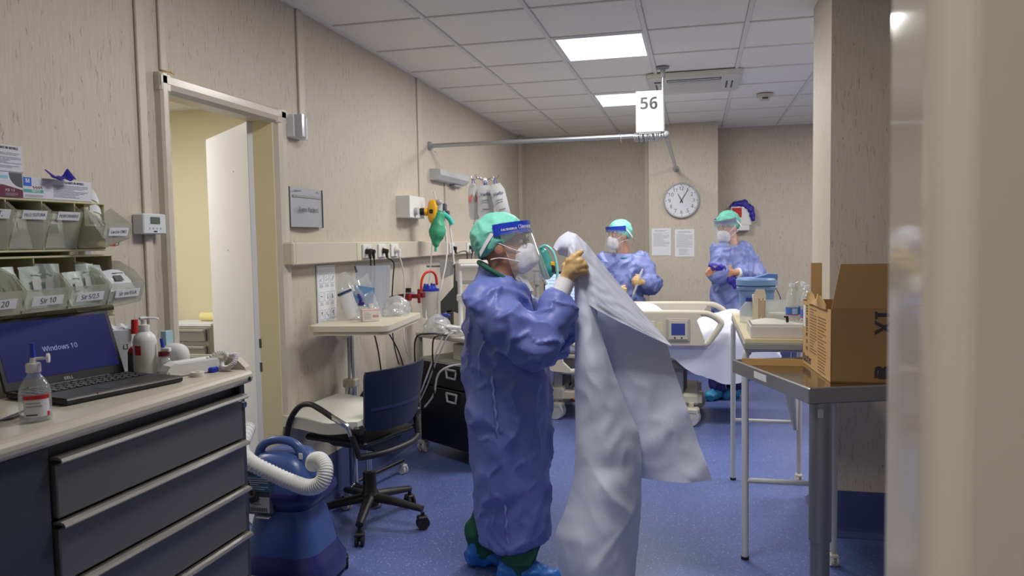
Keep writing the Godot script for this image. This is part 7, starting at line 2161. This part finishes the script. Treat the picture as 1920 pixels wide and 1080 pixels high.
func back_nurse() -> void:
	var t := thing("person", "nurse with blue visor and tan gloves standing behind the bed", "person", Vector3(-0.68, 0, -7.24), deg_to_rad(13.62))
	var th := at3(Vector3(-0.035, 1.515, 0.02), deg_to_rad(-62), deg_to_rad(4), 0.0)
	var sh := Vector3(0.165, 1.275, 0.0)
	var el := Vector3(0.255, 1.055, 0.05)
	var wr := Vector3(0.165, 1.085, 0.20)
	var sh2 := Vector3(-0.165, 1.275, 0.02)
	var el2 := Vector3(-0.24, 1.04, 0.08)
	var wr2 := Vector3(-0.10, 1.02, 0.22)
	var bones := [[Vector3(-0.01, 1.40, 0.0), Vector3(0, 1.29, 0), 0.05, 0.06], [Vector3(0, 1.22, 0), Vector3(0, 0.95, 0), 0.075, 0.08], [Vector3(0, 0.95, 0), Vector3(0, 0.8, 0), 0.085, 0.085], [sh, el, 0.045, 0.04], [el, wr, 0.04, 0.028], [sh2, el2, 0.045, 0.04], [el2, wr2, 0.04, 0.028], [sh, sh2, 0.03, 0.03]]
	for s in [-1.0, 1.0]:
		bones.append([Vector3(s * 0.09, 0.82, 0), Vector3(s * 0.09, 0.10, 0), 0.06, 0.04])
		bones.append([Vector3(s * 0.09, 0.05, -0.03), Vector3(s * 0.10, 0.04, 0.13), 0.038, 0.032])
	var st := SurfaceTool.new()
	st.begin(Mesh.PRIMITIVE_TRIANGLES)
	st.append_from(nets(bones, 0.018, 0.04), 0, Transform3D.IDENTITY)
	st.append_from(make_head(), 0, th)
	put_mesh("body", st.commit(), mat(190, 140, 112, 0.5), t)
	dress_head(t, th, mat(120, 204, 188, 0.6), M.blue, true, 0.05)
	var gt := [[1.335, 0.0, 0.0, 0.075, 0.07], [1.30, 0.0, 0.0, 0.14, 0.09], [1.25, 0.0, 0.0, 0.19, 0.115], [1.10, 0.0, 0.01, 0.185, 0.135], [0.90, 0.0, 0.01, 0.19, 0.14], [0.60, 0.0, 0.0, 0.20, 0.15], [0.25, 0.0, 0.0, 0.21, 0.16], [0.22, 0.0, 0.0, 0.21, 0.16]]
	put_mesh("gown", nets([[gt], [sh, el, 0.085, 0.092], [el, el.lerp(wr, 0.8), 0.085, 0.055], [sh2, el2, 0.085, 0.088], [el2, el2.lerp(wr2, 0.85), 0.08, 0.05]], 0.0145, 0.035, fold_disp(Vector3(4, 2.2, 4), 0.014, 0.018, 12.0)), M.gown2, t)
	var col := []
	for k in 21:
		var a := TAU * k / 20
		col.append(Vector3(cos(a) * 0.092, 1.325 - 0.022 * sin(a), sin(a) * 0.082))
	obj("collar", MB.new().tube(col, 0.008, 8), mat(40, 140, 140, 0.6), t)
	var w := wr
	var kk := [w + Vector3(-0.055, 0.035, 0.02), w + Vector3(-0.06, 0.015, 0.028), w + Vector3(-0.06, -0.004, 0.028), w + Vector3(-0.055, -0.022, 0.02)]
	var hb := hand_bones(w, kk, [
		[kk[0], kk[0] + Vector3(-0.028, 0.005, 0.0), kk[0] + Vector3(-0.045, -0.004, -0.015)], [kk[1], kk[1] + Vector3(-0.032, 0.002, -0.002), kk[1] + Vector3(-0.048, -0.006, -0.02)],
		[kk[2], kk[2] + Vector3(-0.03, -0.003, -0.002), kk[2] + Vector3(-0.044, -0.012, -0.02)], [kk[3], kk[3] + Vector3(-0.024, -0.004, -0.002), kk[3] + Vector3(-0.036, -0.012, -0.016)],
		[w + Vector3(-0.02, 0.02, 0.0), w + Vector3(-0.045, 0.055, 0.01), w + Vector3(-0.07, 0.065, 0.01)]], 0.011)
	hb.append([w + Vector3(0.03, -0.005, -0.02), w, 0.032, 0.028])
	put_mesh("glove", nets(hb, 0.007, 0.012), M.glove, t)
	put_mesh("glove", nets([[wr2, wr2 + Vector3(0.05, 0.0, 0.05), 0.03, 0.03], [wr2 + Vector3(0.05, 0.0, 0.05), wr2 + Vector3(0.09, 0.01, 0.07), 0.013, 0.010], [wr2 + Vector3(0.05, -0.015, 0.05), wr2 + Vector3(0.09, -0.012, 0.065), 0.013, 0.010], [wr2 + Vector3(0.045, -0.03, 0.045), wr2 + Vector3(0.08, -0.033, 0.06), 0.012, 0.010], [wr2 + Vector3(0.04, 0.02, 0.05), wr2 + Vector3(0.08, 0.035, 0.06), 0.012, 0.010], [wr2 + Vector3(0.02, 0.02, 0.05), wr2 + Vector3(0.03, 0.03, 0.085), 0.012, 0.010]], 0.008, 0.012), M.glove, t)
	for s in [-1.0, 1.0]:
		put_mesh("shoe_cover", nets([[Vector3(s * 0.09, 0.05, -0.04), Vector3(s * 0.10, 0.045, 0.14), 0.05, 0.042], [Vector3(s * 0.09, 0.06, -0.02), Vector3(s * 0.09, 0.11, -0.02), 0.05, 0.05]], 0.014, 0.03, null, func(p): return 0.003 - p.y), M.shoecover, t)
		put_mesh("trouser_leg", nets([[Vector3(s * 0.09, 0.35, 0), Vector3(s * 0.09, 0.12, -0.01), 0.075, 0.065]], 0.016, 0.03, null), mat(70, 70, 130, 0.7), t)
	# syringe in her hand
	var sy := thing("syringe", "large clear syringe held by the nurse behind the bed", "syringe", Vector3(-0.68, 0, -7.24), deg_to_rad(13.62))
	var a := w + Vector3(-0.10, -0.115, 0.02)
	var b := w + Vector3(-0.025, 0.095, 0.035)
	obj("barrel", MB.new().cyl(a, b, 0.011, 0.013, 14), clear(222, 226, 230, 0.55, 0.1), sy)
	obj("plunger", MB.new().cyl(a.lerp(b, 0.7), b + (b - a) * 0.12, 0.007, 0.007, 10), M.white, sy)
	obj("tip", MB.new().cyl(a, a - (b - a) * 0.1, 0.004, 0.003, 8), M.white, sy)

func back_man() -> void:
	var t := thing("person", "person in blue gown looking down at purple gloves beside bed", "person", Vector3(0.27, 0, -7.24), deg_to_rad(13.62))
	var th := at3(Vector3(-0.005, 1.570, 0.02), deg_to_rad(-52), deg_to_rad(14), 0.0)
	var sh := Vector3(0.165, 1.335, -0.06)
	var el := Vector3(0.235, 1.14, 0.05)
	var wr := Vector3(0.02, 1.165, 0.22)
	var sh2 := Vector3(-0.075, 1.345, 0.06)
	var el2 := Vector3(-0.115, 1.16, 0.17)
	var wr2 := Vector3(-0.195, 1.165, 0.26)
	var skin := mat(184, 132, 104, 0.5)
	var bones := [[Vector3(0.03, 1.45, 0.0), Vector3(0.05, 1.36, 0), 0.055, 0.065], [Vector3(0.05, 1.27, 0), Vector3(0.05, 0.95, 0), 0.08, 0.09], [Vector3(0.05, 0.95, 0), Vector3(0.04, 0.85, 0), 0.09, 0.09], [sh, el, 0.048, 0.042], [el, wr, 0.042, 0.03], [sh2, el2, 0.048, 0.042], [el2, wr2, 0.042, 0.03], [sh, sh2, 0.035, 0.035]]
	for s in [-1.0, 1.0]:
		bones.append([Vector3(0.02 + s * 0.08, 0.86, s * -0.03), Vector3(-0.01 + s * 0.085, 0.10, s * -0.03), 0.06, 0.042])
		bones.append([Vector3(-0.01 + s * 0.085, 0.05, s * -0.03), Vector3(-0.10 + s * 0.085, 0.04, 0.08 + s * -0.03), 0.038, 0.032])
	# bare hands are part of the body
	var k := [wr + Vector3(-0.068, 0.030, 0.012), wr + Vector3(-0.075, 0.012, 0.02), wr + Vector3(-0.075, -0.008, 0.02), wr + Vector3(-0.068, -0.026, 0.014)]
	var hb := hand_bones(wr + Vector3(-0.015, 0, 0), k, [
		[k[0], k[0] + Vector3(-0.032, -0.004, 0.006), k[0] + Vector3(-0.055, -0.014, 0.0)], [k[1], k[1] + Vector3(-0.036, -0.006, 0.006), k[1] + Vector3(-0.062, -0.016, 0.0)],
		[k[2], k[2] + Vector3(-0.034, -0.006, 0.004), k[2] + Vector3(-0.056, -0.014, 0.0)], [k[3], k[3] + Vector3(-0.026, -0.006, 0.002), k[3] + Vector3(-0.044, -0.012, 0.0)],
		[wr + Vector3(-0.035, 0.018, 0.0), wr + Vector3(-0.055, 0.05, 0.005), wr + Vector3(-0.085, 0.058, 0.005)]], 0.0115)
	hb.append([wr.lerp(el, 0.2), wr, 0.03, 0.028])
	var k2 := [wr2 + Vector3(-0.02, 0.035, 0.03), wr2 + Vector3(-0.035, 0.025, 0.04), wr2 + Vector3(-0.04, 0.01, 0.04), wr2 + Vector3(-0.035, -0.008, 0.035)]
	hb += hand_bones(wr2, k2, [
		[k2[0], k2[0] + Vector3(-0.022, 0.012, 0.012), k2[0] + Vector3(-0.03, 0.0, 0.03)], [k2[1], k2[1] + Vector3(-0.028, 0.004, 0.01), k2[1] + Vector3(-0.04, -0.01, 0.02)],
		[k2[2], k2[2] + Vector3(-0.028, 0.0, 0.01), k2[2] + Vector3(-0.04, -0.01, 0.02)], [k2[3], k2[3] + Vector3(-0.02, -0.004, 0.008), k2[3] + Vector3(-0.032, -0.012, 0.016)],
		[wr2 + Vector3(0.0, 0.02, 0.02), wr2 + Vector3(0.005, 0.045, 0.04), wr2 + Vector3(-0.005, 0.055, 0.06)]], 0.0115)
	hb.append([wr2.lerp(el2, 0.2), wr2, 0.03, 0.028])
	var st := SurfaceTool.new()
	st.begin(Mesh.PRIMITIVE_TRIANGLES)
	st.append_from(nets(bones, 0.018, 0.04), 0, Transform3D.IDENTITY)
	st.append_from(nets(hb, 0.007, 0.012), 0, Transform3D.IDENTITY)
	st.append_from(make_head(), 0, th)
	put_mesh("body", st.commit(), skin, t)
	dress_head(t, th, mat(104, 182, 164, 0.6), mat(120, 126, 150, 0.4), true, 0.10)
	var gt := [[1.41, 0.045, 0.0, 0.085, 0.08], [1.375, 0.05, 0.0, 0.14, 0.11], [1.32, 0.05, 0.0, 0.185, 0.14], [1.15, 0.055, 0.01, 0.19, 0.155], [0.95, 0.05, 0.01, 0.185, 0.155], [0.60, 0.045, 0.0, 0.19, 0.16], [0.22, 0.04, 0.0, 0.20, 0.165], [0.19, 0.04, 0.0, 0.20, 0.165]]
	put_mesh("gown", nets([[gt], [sh, el, 0.09, 0.09], [el, el.lerp(wr, 0.68), 0.085, 0.062], [sh2, el2, 0.088, 0.085], [el2, el2.lerp(wr2, 0.72), 0.08, 0.055]], 0.0145, 0.035, fold_disp(Vector3(4, 2.2, 4), 0.014, 0.018, 30.0)), M.gown2, t)
	obj("cuff", MB.new().cyl(el.lerp(wr, 0.62), el.lerp(wr, 0.97), 0.046, 0.042, 18), M.cuff, t)
	obj("cuff", MB.new().cyl(el2.lerp(wr2, 0.6), el2.lerp(wr2, 0.95), 0.044, 0.04, 18), M.cuff, t)
	var col := []
	for q in 21:
		var a := TAU * q / 20
		col.append(Vector3(0.04 + cos(a) * 0.098, 1.40 - 0.03 * sin(a), sin(a) * 0.09))
	obj("collar", MB.new().tube(col, 0.008, 8), M.cuff, t)
	for s in [-1.0, 1.0]:
		var f := Vector3(-0.01 + s * 0.085, 0, s * -0.03)
		put_mesh("shoe_cover", nets([[f + Vector3(0.02, 0.05, -0.03), f + Vector3(-0.10, 0.042, 0.09), 0.052, 0.044], [f + Vector3(0, 0.06, 0), f + Vector3(0, 0.10, 0), 0.05, 0.055]], 0.012, 0.03, fold_disp(Vector3(12, 12, 12), 0.01, 0.002, 40.0), func(p): return 0.003 - p.y), mat(60, 150, 196, 0.5), t)
		put_mesh("trouser_leg", nets([[f + Vector3(0, 0.35, 0), f + Vector3(0, 0.12, 0), 0.08, 0.07]], 0.014, 0.03, fold_disp(Vector3(10, 10, 10), 0.014, 0.002, 44.0)), mat(62, 52, 124, 0.7), t)
	# gloves he is pulling apart
	var g := put_mesh("nitrile_gloves", nets([[wr2 + Vector3(-0.02, 0.055, 0.035), wr + Vector3(-0.10, 0.045, 0.02), 0.028, 0.020], [wr + Vector3(-0.10, -0.01, 0.0), wr + Vector3(-0.04, -0.07, 0.01), 0.018, 0.026], [wr + Vector3(-0.04, -0.07, 0.01), wr + Vector3(-0.02, -0.125, 0.01), 0.030, 0.016]], 0.009, 0.02, func(p, _n): return noise2.get_noise_3dv(p * 16.0) * 0.010), mat(44, 34, 148, 0.5))
	g.position = Vector3(0.27, 0, -7.24)
	g.rotation.y = deg_to_rad(13.62)
	tag(g, "crumpled purple gloves in the bare hands of the person by the bed", "gloves")
